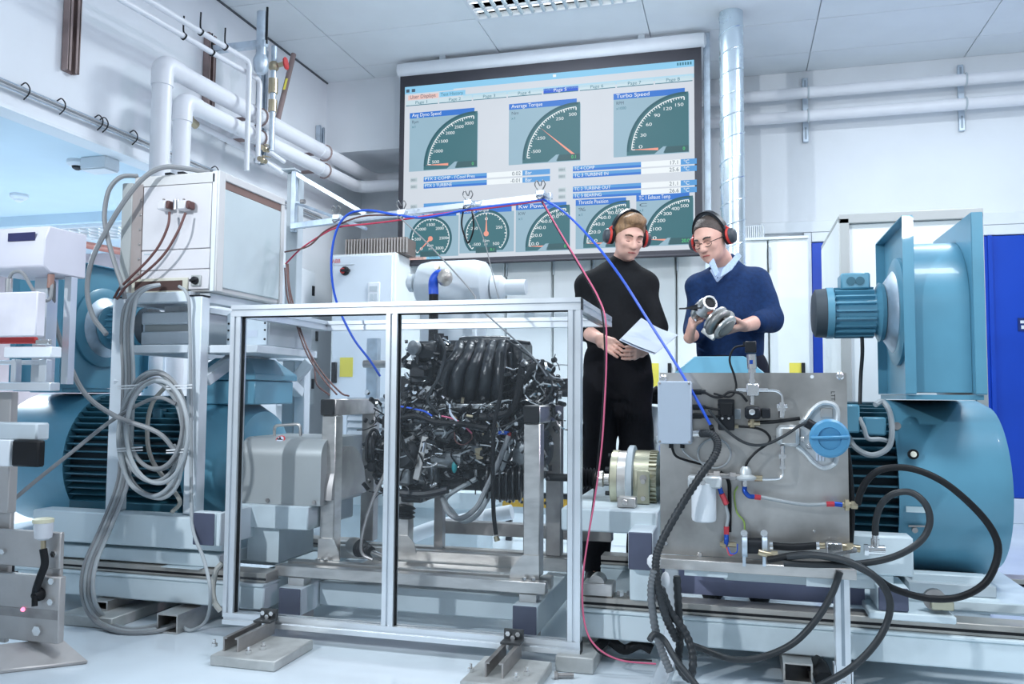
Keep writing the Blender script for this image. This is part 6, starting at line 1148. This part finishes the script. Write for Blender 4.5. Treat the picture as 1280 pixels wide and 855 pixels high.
rv = obj('reservoir', MB().lathe(at(54, 675, 2.41), (0,0,1), [(0, .014), (.008, .028), (.045, .031), (.06, .031)], 22), mat('milky_plastic', (.60, .62, .66), .4), st); obj('reservoir_lid', MB().lathe(at(54, 653, 2.41), (0,0,1), [(0, .034), (.012, .034), (.014, .030)], 22), mat('lid_cream', (.62, .60, .44), .5), rv); obj('brass_neck', MB().cyl(at(54, 686, 2.41), at(54, 675, 2.41), .009, 12), BRASS, rv)
obj('drain_hose', MB().tube([at(54, 686, 2.41), at(56, 705, 2.41), at(50, 722, 2.41), at(45, 738, 2.41), at(45, 745, 2.42)], .013, 12), BLACK, st); q = at(45, 744, 2.41); obj('drain_port', MB().lathe((q.x, 2.429, q.z), (0,-1,0), [(0, .023), (.012, .023), (.02, .016), (.03, .012)], 20).cyl((q.x, 2.405, q.z), (q.x+.006, 2.40, q.z-.035), .010, 12), BLACK, st)
for px, py in ((14, 705), (18, 714)): q = at(px, py, 2.5); obj('inner_fitting', MB().cyl(q, q+Vector((0, 0, -.05)), .012, 10), BLACKP, st)
# instrument box
a, b = at(-20, 342, 2.42), at(57, 281, 2.42)
t = thing('instrument_box', 'pale instrument box with narrow dark display at left edge', 'instrument', (a.x, 2.5, a.z))
IB = mat('instrument_shell', (.66, .65, .72), .45, var=.03)
pr = [(2.42, a.z+.02), (2.42, b.z-.05), (2.44, b.z), (2.62, b.z), (2.62, a.z), (2.45, a.z)]
obj('shell', MB().prism([(a.x, y, z) for y, z in pr], (b.x-a.x, 0, 0)), IB, t, bev=.004); q0, q1 = at(10, 302, 2.418), at(44, 290, 2.418); obj('display', MB().box(q0.x, 2.4165, q0.z, q1.x, 2.4195, q1.z), mat('display_navy', (.03, .03, .10), .3), t)
obj('support', MB().box(a.x+.1, 2.55, at(30, 480, 2.55).z, a.x+.16, 2.60, a.z-.001).box(b.x-.03, 2.55, at(50, 480, 2.55).z, b.x+.0, 2.58, a.z-.001), ALU, t)
a, b = at(-20, 421, 2.36), at(47, 364, 2.36)
t = thing('small_white_box', 'small white box with connector on top below instrument box', 'box', (a.x, 2.36, a.z)); obj('body', MB().box(a.x, 2.36, a.z, b.x, 2.40, b.z), mat('box_lilac_white', (.72, .70, .76), .45), t, bev=.004)
q = at(11, 358, 2.38); obj('connector', MB().cyl((q.x, 2.38, b.z), (q.x, 2.38, b.z+.05), .012, 12), CHROME, t); obj('lead', MB().tube([(q.x, 2.38, b.z+.05), at(16, 341, 2.38), at(28, 341, 2.39), at(40, 360, 2.41), at(50, 374, 2.43), at(62, 374, 2.45), at(65, 355, 2.47)], .006, 8), GREYC, t); obj('side_plug', MB().cyl(at(64, 343, 2.47), at(63, 360, 2.47), .012, 12), mat('plug_brown', (.30, .17, .14), .5), t)
tag(obj('wall_rail', MB().cyl(at(75, 300, 5.6), at(160, 316, 5.6), .03, 10), mat('pipe_red_brown', (.30, .12, .10), .5), loc=at(75, 300, 5.6)), 'red-brown pipe on the side room wall behind left blower', 'pipe')
# ------------------------------------------------------------------ people: smooth implicit bodies, one continuous mesh each
def smin(a, b, k):
    if k <= 0: return np.minimum(a, b)
    h = np.clip(.5+.5*(b-a)/k, 0, 1); return b*(1-h)+a*h-k*h*(1-h)
def sdf_mesh(prims, res, pad=.03, noise=None, clip=None):
    lo = np.min([p['lo'] for p in prims if p['op'] == 'add'], 0)-pad; hi = np.max([p['hi'] for p in prims if p['op'] == 'add'], 0)+pad
    n = np.ceil((hi-lo)/res).astype(int)+1
    D = np.full(n, .5, np.float32); ax = [lo[i]+res*np.arange(n[i]) for i in range(3)]
    for p in prims:
        m = .05+p.get('k', 0)*2; i0 = np.maximum(0, np.floor((p['lo']-m-lo)/res).astype(int)); i1 = np.minimum(n, np.ceil((p['hi']+m-lo)/res).astype(int)+1)
        if (i1 <= i0).any(): continue
        sl = tuple(slice(a, b) for a, b in zip(i0, i1)); G = np.meshgrid(*[ax[i][sl[i]] for i in range(3)], indexing='ij'); Q = np.stack(G, -1)
        d = p['f'](Q).astype(np.float32)
        D[sl] = smin(D[sl], d, p.get('k', 0)) if p['op'] == 'add' else np.maximum(D[sl], -d) if p.get('k', 0) <= 0 else -smin(-D[sl], d, p['k'])
    if noise is not None or clip is not None:
        Q = np.stack(np.meshgrid(*ax, indexing='ij'), -1).astype(np.float32)
        if noise is not None: D = D+noise(Q)
        if clip is not None: D = np.maximum(D, clip(Q))
    D[0] = D[-1] = .5; D[:, 0] = D[:, -1] = .5; D[:, :, 0] = D[:, :, -1] = .5
    S = D < 0; c = [S[i:n[0]-1+i, j:n[1]-1+j, k:n[2]-1+k] for i in (0, 1) for j in (0, 1) for k in (0, 1)]
    cnt = sum(x.astype(np.int8) for x in c); act = (cnt > 0) & (cnt < 8); idx = -np.ones(act.shape, int); cells = np.argwhere(act); idx[act] = np.arange(len(cells))
    acc = np.zeros((len(cells), 3)); num = np.zeros(len(cells)); corners = [(i, j, k) for i in (0, 1) for j in (0, 1) for k in (0, 1)]
    for a in range(8):
        for b in range(a+1, 8):
            ca, cb = np.array(corners[a]), np.array(corners[b])
            if abs(ca-cb).sum() != 1: continue
            da = D[tuple((cells+ca).T)]; db = D[tuple((cells+cb).T)]; x = (da < 0) != (db < 0); t = np.where(x, da/np.where(x, da-db, 1), 0)
            acc[x] += (ca+(cb-ca)*t[:, None])[x]; num[x] += 1
    V = lo+res*(cells+acc/num[:, None]); F = []
    for ax_ in range(3):
        o1, o2 = [(1, 2), (2, 0), (0, 1)][ax_]; e = np.zeros(3, int); e[ax_] = 1
        A = S[tuple(slice(0, n[i]-1) if i == ax_ else slice(1, n[i]-1) for i in range(3))]; B = S[tuple(slice(1, n[i]) if i == ax_ else slice(1, n[i]-1) for i in range(3))]
        for flip, M in ((0, A & ~B), (1, ~A & B)):
            P = np.argwhere(M); P[:, o1] += 1; P[:, o2] += 1
            u = np.zeros(3, int); u[o1] = 1; v = np.zeros(3, int); v[o2] = 1
            q = np.stack([idx[tuple((P-u-v).T)], idx[tuple((P-v).T)], idx[tuple(P.T)], idx[tuple((P-u).T)]], 1)
            F.append(q if not flip else q[:, ::-1])
    F = np.concatenate(F); F = F[(F >= 0).all(1)]
    m = MB(); m.v = [tuple(v) for v in V]; m.f = [tuple(int(i) for i in f) for f in F]; return m
def cap(a, b, ra, rb, k=.02, op='add'):
    a, b = np.array(a, float), np.array(b, float); R = max(ra, rb)
    def f(Q):
        d = b-a; t = np.clip(((Q-a)@d)/(d@d+1e-9), 0, 1); return np.linalg.norm(Q-a-t[..., None]*d, axis=-1)-(ra+(rb-ra)*t)
    return dict(op=op, f=f, k=k, lo=np.minimum(a, b)-R, hi=np.maximum(a, b)+R)
def ell(c, r, R=None, k=.02, op='add'):
    c = np.array(c, float); r = np.array(r, float); M = np.eye(3) if R is None else np.array(R)
    def f(Q):
        q = (Q-c)@M; k0 = np.linalg.norm(q/r, axis=-1); k1 = np.linalg.norm(q/(r*r), axis=-1); return k0*(k0-1)/np.maximum(k1, 1e-6)
    m = r.max(); return dict(op=op, f=f, k=k, lo=c-m, hi=c+m)
def rotm(yaw, pitch, roll=0): return np.array(Matrix.Rotation(yaw, 3, 'Z') @ Matrix.Rotation(pitch, 3, 'X') @ Matrix.Rotation(roll, 3, 'Y'))
def head_prims(c, R, jaw=1., s=1.):
    """head frame: -y is the face, z up; c = head centre (between the ears)"""
    T = lambda p: np.array(c)+s*(R@np.array(p)); E = lambda p, r, k=.015, op='add': ell(T(p), np.array(r)*s, R, k, op)
    return [E((0, .012, .035), (.076, .095, .088), .02), E((0, -.02, -.02), (.066, .075, .085), .03), E((0, -.050, -.072), (.034*jaw, .038, .036), .03), E((0, -.030, -.055), (.050*jaw, .055, .042), .02),
        E((0, -.080, .028), (.046, .016, .014), .018), cap(T((0, -.088, .012)), T((0, -.108, -.026)), .010*s, .0145*s, .012), E((.011, -.098, -.030), (.009, .010, .008), .008), E((-.011, -.098, -.030), (.009, .010, .008), .008),
        E((.034, -.072, -.018), (.022, .018, .018), .02), E((-.034, -.072, -.018), (.022, .018, .018), .02), E((.030, -.092, .008), (.018, .014, .011), .010, 'sub'), E((-.030, -.092, .008), (.018, .014, .011), .010, 'sub'),
        E((.030, -.068, .004), (.014, .013, .011), .006), E((-.030, -.068, .004), (.014, .013, .011), .006), E((0, -.086, -.056), (.022, .010, .006), .006), E((0, -.083, -.067), (.020, .011, .007), .006), E((0, -.096, -.0615), (.022, .008, .0018), .003, 'sub'), E((0, -.080, -.092), (.016, .013, .013), .012),
        E((.078, .012, -.002), (.010, .020, .032), .006), E((-.078, .012, -.002), (.010, .020, .032), .006)]
def hand_prims(w, d, n, s=1., curl=(.5, .6, .7, .8), spread=.0, thumb=1, tdir=None, hs=1.):
    """w wrist, d direction to the knuckles, n palm normal (the side fingers curl to); thumb = side sign"""
    w, d, n = Vector(w), Vector(d).normalized(), Vector(n); n = (n-d*n.dot(d)).normalized(); x = d.cross(n).normalized(); P = []
    L = .088*s
    for q in (-1, -.33, .33, 1): P.append(cap(w+x*(q*.014*s), w+d*L+x*(q*.029*s), .014*s, .0125*s, .012))
    for i, q in enumerate((-1, -.33, .33, 1)):
        ln = (.066, .078, .074, .056)[i]*s if thumb < 0 else (.056, .074, .078, .066)[i]*s
        b = w+d*L+x*(q*.029*s); a = 0; r = .0092*s
        for j, f in enumerate((.44, .32, .26)):
            a += curl[i]*(1.0, 1.1, .8)[j]; e_ = b+(d*math.cos(a)+n*math.sin(a)+x*(q*spread))*ln*f; P.append(cap(b, e_, r, r*.90, .004)); b = e_; r *= .90
    tb = w+d*(.025*s)+x*(thumb*.024*s); td = Vector(tdir).normalized() if tdir else (d*.75+x*thumb*.6+n*.35).normalized()
    m_ = tb+td*(.045*s); P.append(cap(tb, m_, .015*s, .011*s, .012)); td2 = (td+d*.3+n*.15).normalized(); P.append(cap(m_, m_+td2*.033*s, .0108*s, .009*s, .004))
    return P
def folds(amp, f1, f2):
    def fn(Q):
        x, y, z = Q[..., 0], Q[..., 1], Q[..., 2]
        return amp*(np.sin(f1*(z+.35*x)+2.2*np.sin(9*x+4*y))*.5+np.sin(f2*(z-.5*x+.3*y)+1.7*np.sin(13*x+3))*.35+.25*np.sin(31*x+17*z)).astype(np.float32)
    return fn
CLB = lambda name, c, rough=.85: mat(name, c, rough, var=.18, scale=60, bump=.15, bscale=300, spec=.2)
SWEAT1 = CLB('black_knit', (.011, .012, .014)); TROU1 = CLB('black_twill', (.010, .010, .013)); SWEAT2 = CLB('navy_knit', (.012, .034, .105)); TROU2 = CLB('dark_trousers', (.014, .016, .028)); SHIRT = mat('shirt_blue', (.42, .54, .74), .7, var=.12, scale=120)
HAIR1 = mat('hair_light_brown', (.26, .15, .075), .5, var=.35, scale=50, bump=.5, bscale=160, stretch=(1, 1, .3)); HAIR2 = mat('hair_dark', (.070, .055, .048), .55, var=.3, scale=50, bump=.4, bscale=160)
def ear_defenders(root, c, R, s=1., band_tilt=.0):
    T = lambda p: Vector(np.array(c)+s*(R@np.array(p)))
    cupm = mat('ear_cup_grey', (.055, .065, .080), .4); redm = mat('ear_cup_red', (.62, .045, .035), .4)
    b = obj('ear_defenders', MB().tube([T((.092*math.sin(g), .012+.03*band_tilt*math.cos(g), .130*math.cos(g)+.010)) for g in np.linspace(-1.5, 1.5, 25)], .0085, 8, 0, rfun=None), cupm, root)
    m2 = MB()
    for g0 in np.linspace(-1.2, 1.2, 21): pass
    pts = [T((.095*math.sin(g), .012, .134*math.cos(g)+.010)) for g in np.linspace(-1.25, 1.25, 23)]; yv = Vector(R@np.array((0, 1, 0)))*.015*s
    vs = []; fs = []
    for p in pts: vs += [p-yv, p+yv, p+yv+(p-T((0, .012, .01)))*.06, p-yv+(p-T((0, .012, .01)))*.06]
    for i in range(len(pts)-1):
        for k in range(4): fs.append((4*i+k, 4*i+(k+1) % 4, 4*i+4+(k+1) % 4, 4*i+4+k))
    fs += [(3, 2, 1, 0), tuple(len(vs)-4+k for k in range(4))]
    obj('headband_pad', MB().add(vs, fs), BLACKP, b)
    for sx in (-1, 1):
        ax = Vector(R@np.array((sx, 0, 0))); o = T((sx*.080, .012, -.004))
        def oval(prof, m, nm):
            zz = Vector(R@np.array((0, 0, 1))); yy = Vector(R@np.array((0, 1, 0))); vs = []; fs = []; N = 24
            for t_, r_ in prof:
                for k in range(N): g = 2*math.pi*k/N; vs.append(o+ax*t_*s+zz*(r_*1.28*s*math.cos(g))+yy*(r_*s*math.sin(g)))
            for i in range(len(prof)-1):
                for k in range(N): k2 = (k+1) % N; fs.append((i*N+k, i*N+k2, (i+1)*N+k2, (i+1)*N+k))
            fs += [tuple(range(N-1, -1, -1)), tuple((len(prof)-1)*N+k for k in range(N))]; obj(nm, MB().add(vs, fs), m, b, ang=50)
        oval([(-.004, .028), (.0, .033), (.012, .033), (.014, .030)], BLACK, 'ear_cushion'); oval([(.0145, .032), (.016, .034), (.026, .034), (.028, .032)], redm, 'red_ring'); oval([(.0285, .031), (.040, .030), (.050, .024), (.054, .012)], cupm, 'ear_cup')
        obj('yoke', MB().tube([T((sx*.093, .012, .05)), T((sx*.110, .012, .03)), T((sx*.113, .012, .0))], .005, 6), redm, b)
def face_details(root, c, R, s, brow, lipc):
    T = lambda p: Vector(np.array(c)+s*(R@np.array(p)))
    for sx in (-1, 1):
        obj('eyebrow', MB().tube([T((sx*.013, -.095, .026)), T((sx*.030, -.094, .031)), T((sx*.048, -.079, .026))], .0045*s, 6), brow, root)
        obj('lashes', MB().tube([T((sx*.016, -.083, -.002)), T((sx*.030, -.0865, -.005)), T((sx*.045, -.078, -.002))], .0036*s, 6), BRNW, root)
    obj('lips', MB().tube([T((-.020, -.091, -.0615)), T((-.008, -.098, -.060)), T((.008, -.098, -.060)), T((.020, -.091, -.0615))], .0032*s, 6), lipc, root)
LIP = mat('lips_rose', s2l(178, 96, 92), .45)
def Pm(px, py, Y): return np.array(at(px, py, Y))
# ---- man in black
Y1 = 4.1
root = thing('person', 'man in black sweater and red ear defenders reading paper sheets', 'person', (-.57, Y1, 0))
hc = Pm(785, 297, Y1-.02); hR = rotm(.50, .40, .05); hs = .93
neck0, neck1 = hc+np.array((-.012, .045, -.05)), Pm(775, 336, Y1+.065)
shL, shR = Pm(735, 358, Y1+.05), Pm(806, 358, Y1+.05); elL, elR = Pm(728, 412, Y1+.04), Pm(818, 411, Y1+.02)
wrL, wrR = Pm(750, 424, Y1-.22), Pm(806, 436, Y1-.20); pel = Pm(771, 446, Y1+.03); chest = Pm(773, 375, Y1+.05)
crot = Pm(772, 500, Y1+.03); hipL, hipR = Pm(752, 478, Y1+.03), Pm(791, 478, Y1+.03); knL, knR = Pm(748, 572, Y1+.0), Pm(796, 566, Y1+.02)
anL, anR = np.array((knL[0]-.02, Y1+.05, .09)), np.array((knR[0]+.02, Y1+.07, .09))
bp = [ell(chest, (.15, .09, .22), None, .05), ell(pel, (.14, .09, .13), None, .06), cap(shL, shR, .05, .05, .05), cap(neck1, neck0, .056, .049, .015)]
bp += [cap(shL, elL, .045, .036), cap(elL, wrL, .042, .028, .02), cap(shR, elR, .045, .036), cap(elR, wrR, .042, .028, .02), cap(hipL, knL, .07, .05), cap(knL, anL, .05, .035), cap(hipR, knR, .07, .05), cap(knR, anR, .05, .035)]
bp += [cap(anL, anL+np.array((0, -.13, -.055)), .032, .02), cap(anR, anR+np.array((0, -.13, -.055)), .032, .02)]
bp += head_prims(hc, hR, 1.0, hs)
bp += hand_prims(wrL, Pm(771, 436, Y1-.30)-wrL, (.15, .85, -.25), .95, (.22, .25, .28, .3), .02, -1, (.9, -.25, .25)); bp += hand_prims(wrR, Pm(791, 441, Y1-.29)-wrR, (-.2, .75, .25), .95, (.25, .28, .3, .35), .02, 1, (-.8, -.3, .35))
obj('body', sdf_mesh(bp, .0042), SKIN, root, ang=80)
sw = [ell(chest+np.array((0, 0, .0)), (.165, .112, .22), None, .05), ell(Pm(772, 425, Y1+.04), (.155, .110, .14), None, .05), cap(shL, shR, .066, .066, .05), cap(neck1+np.array((-.09, .0, -.055)), neck1+np.array((0, 0, -.01)), .05, .066, .03), cap(neck1+np.array((.09, .0, -.055)), neck1+np.array((0, 0, -.01)), .05, .066, .03), cap(neck1, neck1+np.array((.003, -.010, .010)), .070, .062, .015), cap(shL, elL, .066, .056, .025), cap(shR, elR, .066, .058, .025),
      cap(elL, elL*.62+wrL*.38, .056, .048, .02), cap(elR, elR*.42+wrR*.58, .058, .046, .02)]
hem = Pm(772, 439, Y1)[2]
obj('sweater', sdf_mesh(sw, .007, noise=folds(.0075, 34, 23), clip=lambda Q: (hem-Q[..., 2]).astype(np.float32)), SWEAT1, root, ang=80)
tr_ = [ell(pel+np.array((0, 0, -.04)), (.172, .118, .15), None, .05), cap(hipL, knL, .098, .078, .03), cap(knL, anL+np.array((0, 0, .03)), .078, .068, .03), cap(hipR, knR, .098, .078, .03), cap(knR, anR+np.array((0, 0, .03)), .078, .068, .03)]
obj('trousers', sdf_mesh(tr_, .008, noise=folds(.006, 26, 17)), TROU1, root, ang=80)
obj('pocket_flap', MB().box(hipL[0]-.105, Y1-.03, knL[2]+.10, hipL[0]-.085, Y1+.08, knL[2]+.16), TROU1, root, bev=.004)
for a in (anL, anR): obj('shoe', sdf_mesh([cap(a+np.array((0, .03, -.045)), a+np.array((.0, -.17, -.055)), .052, .048, .02), cap(a+np.array((0, 0, .03)), a+np.array((0, 0, -.04)), .052, .052, .02)], .008, clip=lambda Q: (.002-Q[..., 2]).astype(np.float32)), BLACK, root, ang=80)
HR = lambda p, c=hc, R=hR, s=hs: np.array(c)+s*(R@np.array(p))
hn = hR@np.array((0, -.80, -.62)); hp0 = HR((0, -.060, .052)); n2 = hR@np.array((0, .0, -1.)); 
def clip1(Q): return np.maximum((Q-hp0)@hn, np.minimum((Q-HR((0, .02, .03)))@(hR@np.array((0, -1., 0))), 9)*0-1).astype(np.float32)
obj('hair', sdf_mesh([ell(HR((0, .014, .040)), np.array((.083, .104, .097))*hs, hR, .01), ell(HR((.01, -.045, .100)), np.array((.055, .045, .030))*hs, hR, .02), ell(HR((.0, -.03, .100)), np.array((.055, .05, .028))*hs, hR, .02)], .004, noise=folds(.003, 120, 90), clip=lambda Q: np.maximum((Q-hp0)@hn, (HR((0, 0, -.055))-Q)@(hR@np.array((0, -.25, 1.))))), HAIR1, root, ang=80)
face_details(root, hc, hR, hs, mat('brow_brown', (.10, .055, .03), .6), LIP); ear_defenders(root, hc, hR, hs)
# paper sheets
pp = [Pm(774, 425, Y1-.36), Pm(800, 399, Y1-.12), Pm(846, 420, Y1-.22), Pm(818, 443, Y1-.42)]
def sheet(pts, off, curl):
    m = MB(); N = 10; A, B, C, D = [Vector(p) for p in pts]; nrm = (B-A).cross(D-A).normalized(); vs = []; fs = []
    for lay in (0, 1):
        for i in range(N+1):
            for j in range(N+1):
                u, v = i/N, j/N; p = (A*(1-u)+D*u)*(1-v)+(B*(1-u)+C*u)*v; vs.append(p+nrm*(off+lay*.0008+curl*math.sin(u*3.1)*(.3+.7*v)))
    K = (N+1)**2
    for i in range(N):
        for j in range(N):
            a = i*(N+1)+j; fs.append((a, a+1, a+N+2, a+N+1)); fs.append((K+a+N+1, K+a+N+2, K+a+1, K+a))
    return m.add(vs, fs)
pt = thing('paper_sheets', 'white paper sheets held by the man in black', 'paper', tuple(pp[0]))
obj('sheet', sheet(pp, .0, .012), PAPER, pt); pq = [p+np.array((.006, .004, .004)) for p in pp]; obj('sheet', sheet(pq, -.003, .010), PAPER, pt)
# ---- man in blue
Y2 = 4.15
root = thing('person', 'man in navy sweater and glasses holding a turbocharger', 'person', (-.03, Y2, 0))
hc = Pm(889, 300, Y2-.04); hR = rotm(-.50, .40, -.10); hs = .94
neck0, neck1 = hc+np.array((.016, .045, -.05)), Pm(909, 336, Y2+.07)
shL, shR = Pm(876, 359, Y2+.02), Pm(944, 352, Y2+.08); elL, elR = Pm(870, 414, Y2-.02), Pm(963, 398, Y2+.0)
wrL, wrR = Pm(862, 422, Y2-.22), Pm(931, 407, Y2-.22); chest = Pm(910, 385, Y2+.05); pel = Pm(914, 455, Y2+.05)
hipL, hipR = Pm(897, 480, Y2+.05), Pm(932, 480, Y2+.05); knL, knR = hipL*1.0, hipR*1.0; knL = np.array((hipL[0]-.02, Y2+.02, .50)); knR = np.array((hipR[0]+.03, Y2+.02, .50)); anL = np.array((knL[0]-.01, Y2+.08, .09)); anR = np.array((knR[0]+.02, Y2+.08, .09))
bp = [ell(chest, (.15, .09, .22), None, .05), ell(pel, (.14, .09, .13), None, .06), cap(shL, shR, .05, .05, .05), cap(neck1, neck0, .058, .051, .015), cap(shL, elL, .045, .036), cap(elL, wrL, .042, .028, .02), cap(shR, elR, .045, .036), cap(elR, wrR, .044, .029, .02),
      cap(hipL, knL, .07, .05), cap(knL, anL, .05, .035), cap(hipR, knR, .07, .05), cap(knR, anR, .05, .035), cap(anL, anL+np.array((0, -.13, -.055)), .032, .02), cap(anR, anR+np.array((0, -.13, -.055)), .032, .02)]
bp += head_prims(hc, hR, 1.05, hs)
bp += hand_prims(wrL, Pm(866, 402, Y2-.29)-wrL, (.7, .1, .1), 1.0, (.35, .4, .45, .5), .03, 1, (.35, -.75, .45)); bp += hand_prims(wrR, Pm(912, 413, Y2-.28)-wrR, (-.3, .1, .9), 1.0, (.25, .3, .35, .4), .02, -1, (-.5, -.75, .35))
obj('body', sdf_mesh(bp, .0042), SKIN, root, ang=80)
core2 = lambda d: [ell(chest+np.array((0, 0, .0)), (.172-d, .118-d, .22), None, .05), ell(Pm(912, 430, Y2+.05), (.162-d, .116-d, .20), None, .05), cap(shL, shR, .068-d, .070-d, .05), cap(neck1+np.array((-.085, .0, -.05)), neck1+np.array((0, 0, -.02)), .05-d, .066-d, .03), cap(neck1+np.array((.085, .01, -.05)), neck1+np.array((0, 0, -.02)), .05-d, .066-d, .03), cap(neck1, neck1+np.array((-.004, -.008, .015)), .074-d, .066-d, .02)]
sw = core2(0)+[cap(shL, elL, .066, .056, .025), cap(shR, elR, .070, .062, .025), cap(elL, elL*.55+wrL*.45, .056, .047, .02), cap(elR, elR*.5+wrR*.5, .062, .050, .02)]
vA, vL, vR = Pm(896, 352, Y2-.1), Pm(885, 331, Y2-.1), Pm(927, 319, Y2-.1)
def vneck(Q):
    x, z = Q[..., 0]-vA[0], Q[..., 2]-vA[2]; l, r = vL-vA, vR-vA; nl, nr = math.hypot(l[0], l[2]), math.hypot(r[0], r[2])
    dl = (x*l[2]-z*l[0])/nl; dr = -(x*r[2]-z*r[0])/nr
    return np.minimum(np.minimum(dl, dr), Y2+.02-Q[..., 1]).astype(np.float32)
obj('sweater', sdf_mesh(sw, .0062, noise=folds(.0075, 33, 21), clip=vneck), SWEAT2, root, ang=80)
obj('shirt', sdf_mesh(core2(.010), .006, clip=lambda Q: np.maximum(vA[2]-.06-Q[..., 2], np.abs(Q[..., 0]-neck1[0])-.13).astype(np.float32)), SHIRT, root, ang=80)
for pl in ([(886, 329, -.10), (892, 322, -.09), (899, 341, -.125), (894, 347, -.125)], [(899, 348, -.125), (903, 336, -.125), (914, 325, -.07), (922, 315, -.02), (927, 320, -.02), (915, 337, -.10)]):
    obj('collar', MB().prism([Pm(x, y, Y2+d) for x, y, d in pl], (0, .008, 0)), SHIRT, root, bev=.003)
obj('shirt_button', MB().lathe(Pm(897, 347, Y2-.125), (0, -1, .2), [(0, .005), (.003, .004)], 10), mat('button_blue', (.12, .18, .30), .4), root)
tr_ = [ell(pel+np.array((0, 0, -.04)), (.175, .125, .16), None, .05), cap(hipL, knL, .100, .078, .03), cap(knL, anL+np.array((0, 0, .03)), .078, .068, .03), cap(hipR, knR, .100, .078, .03), cap(knR, anR+np.array((0, 0, .03)), .078, .068, .03)]
obj('trousers', sdf_mesh(tr_, .009, noise=folds(.006, 26, 17)), TROU2, root, ang=80)
for a in (anL, anR): obj('shoe', sdf_mesh([cap(a+np.array((0, .03, -.045)), a+np.array((.0, -.17, -.055)), .052, .048, .02), cap(a+np.array((0, 0, .03)), a+np.array((0, 0, -.04)), .052, .052, .02)], .008, clip=lambda Q: (.002-Q[..., 2]).astype(np.float32)), BLACK, root, ang=80)
HR = lambda p, c=hc, R=hR, s=hs: np.array(c)+s*(R@np.array(p))
hn2 = hR@np.array((0, -.75, -.70)); hq0 = HR((0, -.052, .066))
obj('hair', sdf_mesh([ell(HR((0, .014, .037)), np.array((.080, .100, .092))*hs, hR, .01)], .004, noise=folds(.0015, 150, 110), clip=lambda Q: np.maximum((Q-hq0)@hn2, (HR((0, 0, -.045))-Q)@(hR@np.array((0, -.3, 1.))))), HAIR2, root, ang=80)
face_details(root, hc, hR, hs, HAIR2, LIP); ear_defenders(root, hc, hR, hs)
T = lambda p: Vector(HR(p)); gl = obj('glasses', MB().tube([T((-.008, -.104, .006)), T((.0, -.106, .009)), T((.008, -.104, .006))], .0016, 6), BLACKP, root)
for sx in (-1, 1):
    obj('lens_rim', MB().tube([T((sx*(.031+.023*math.cos(g)), -.101+.006*abs(math.cos(g)), .0+.015*math.sin(g))) for g in np.linspace(0, 6.28, 16, endpoint=False)], .0014, 6, 2, True), BLACKP, gl)
    obj('temple', MB().tube([T((sx*.054, -.096, .006)), T((sx*.072, -.06, .006)), T((sx*.080, .0, .004))], .0020, 6), BLACKP, gl)
# turbocharger in his hands
c = Vector(Pm(889, 394, Y2-.33)); axd = Vector((.62, -.28, -.60)).normalized()   # compressor upper left -> turbine lower right
tc = thing('turbocharger', 'silver turbocharger held in both hands by the man in navy', 'turbocharger', tuple(c))
TS = mat('turbo_silver', (.60, .60, .58), .32, .8, var=.12, scale=20); TD = mat('turbo_dark_cast', (.26, .26, .25), .42, .75, var=.2, scale=20)
u = axd.cross(Vector((0, 1, 0))).normalized(); v = axd.cross(u)
def torus_scroll(cc, R0, r0, r1, m, nm):
    pts = [cc+(u*math.cos(g)+v*math.sin(g))*(R0+.2*r0*g/6.28) for g in np.linspace(0, 5.9, 28)]; return obj(nm, MB().tube(pts, 1, 14, 0, rfun=lambda f, i: r0+(r1-r0)*f), m, tc)
c0 = c-axd*.055; c1 = c+axd*.05
torus_scroll(c1, .050, .016, .030, TD, 'turbine_volute'); torus_scroll(c0, .048, .012, .024, TS, 'compressor_volute')
obj('bearing_core', MB().lathe(c0, axd, [(0, .040), (.03, .034), (.06, .03), (.10, .040)], 22), TD, tc)
obj('clamp_band', MB().lathe(c+axd*.018, axd, [(0, .060), (.004, .066), (.012, .066), (.016, .060)], 26).lathe(c+axd*.080, axd, [(0, .056), (.004, .062), (.012, .062), (.016, .05)], 26), TS, tc)
obj('turbine_flange', MB().lathe(c1+axd*.03, axd, [(0, .05), (.02, .046), (.026, .035)], 22), TD, tc)
q = Vector(Pm(886, 378, Y2-.40)); obj('inlet', MB().lathe(Vector(Pm(881, 385, Y2-.36)), (.45, -.8, .35), [(-.02, .04), (.03, .034), (.055, .034), (.056, .026), (.03, .024)], 24), TS, tc); obj('inlet_bore', MB().lathe(Vector(Pm(881, 385, Y2-.36))+Vector((.45, -.8, .35)).normalized()*.046, (.45, -.8, .35), [(0, .025), (.001, .025)], 20), BLACK, tc)
obj('back_plate', MB().lathe(c0-axd*.005, axd, [(0, .066), (.010, .070), (.016, .066)], 28), TS, tc)
obj('actuator_arm', MB().bar(Vector(Pm(876, 385, Y2-.40)), Vector(Pm(849, 386, Y2-.42)), .012, .006), BLACKP, tc); obj('actuator_lever', MB().prism([Vector(Pm(872, 380, Y2-.40)), Vector(Pm(855, 385, Y2-.42)), Vector(Pm(872, 389, Y2-.40))], (0, .006, 0)), BLACKP, tc)
obj('mount_foot', MB().bar(c+axd*.02-Vector((.05, 0, .05)), c+axd*.075-Vector((.035, 0, .055)), .02, .03), TS, tc, bev=.003); obj('red_label', MB().box(c.x-.015, c.y-.065, c.z-.002, c.x+.01, c.y-.05, c.z+.014), mat('turbo_label', (.45, .14, .10), .5), tc)
for k in range(6): g = k*1.047; obj('bolt', MB().hexn(c0+(u*math.cos(g)+v*math.sin(g))*.060+axd*.012, axd, .006, .012), CHROME, tc)
finish_texts()
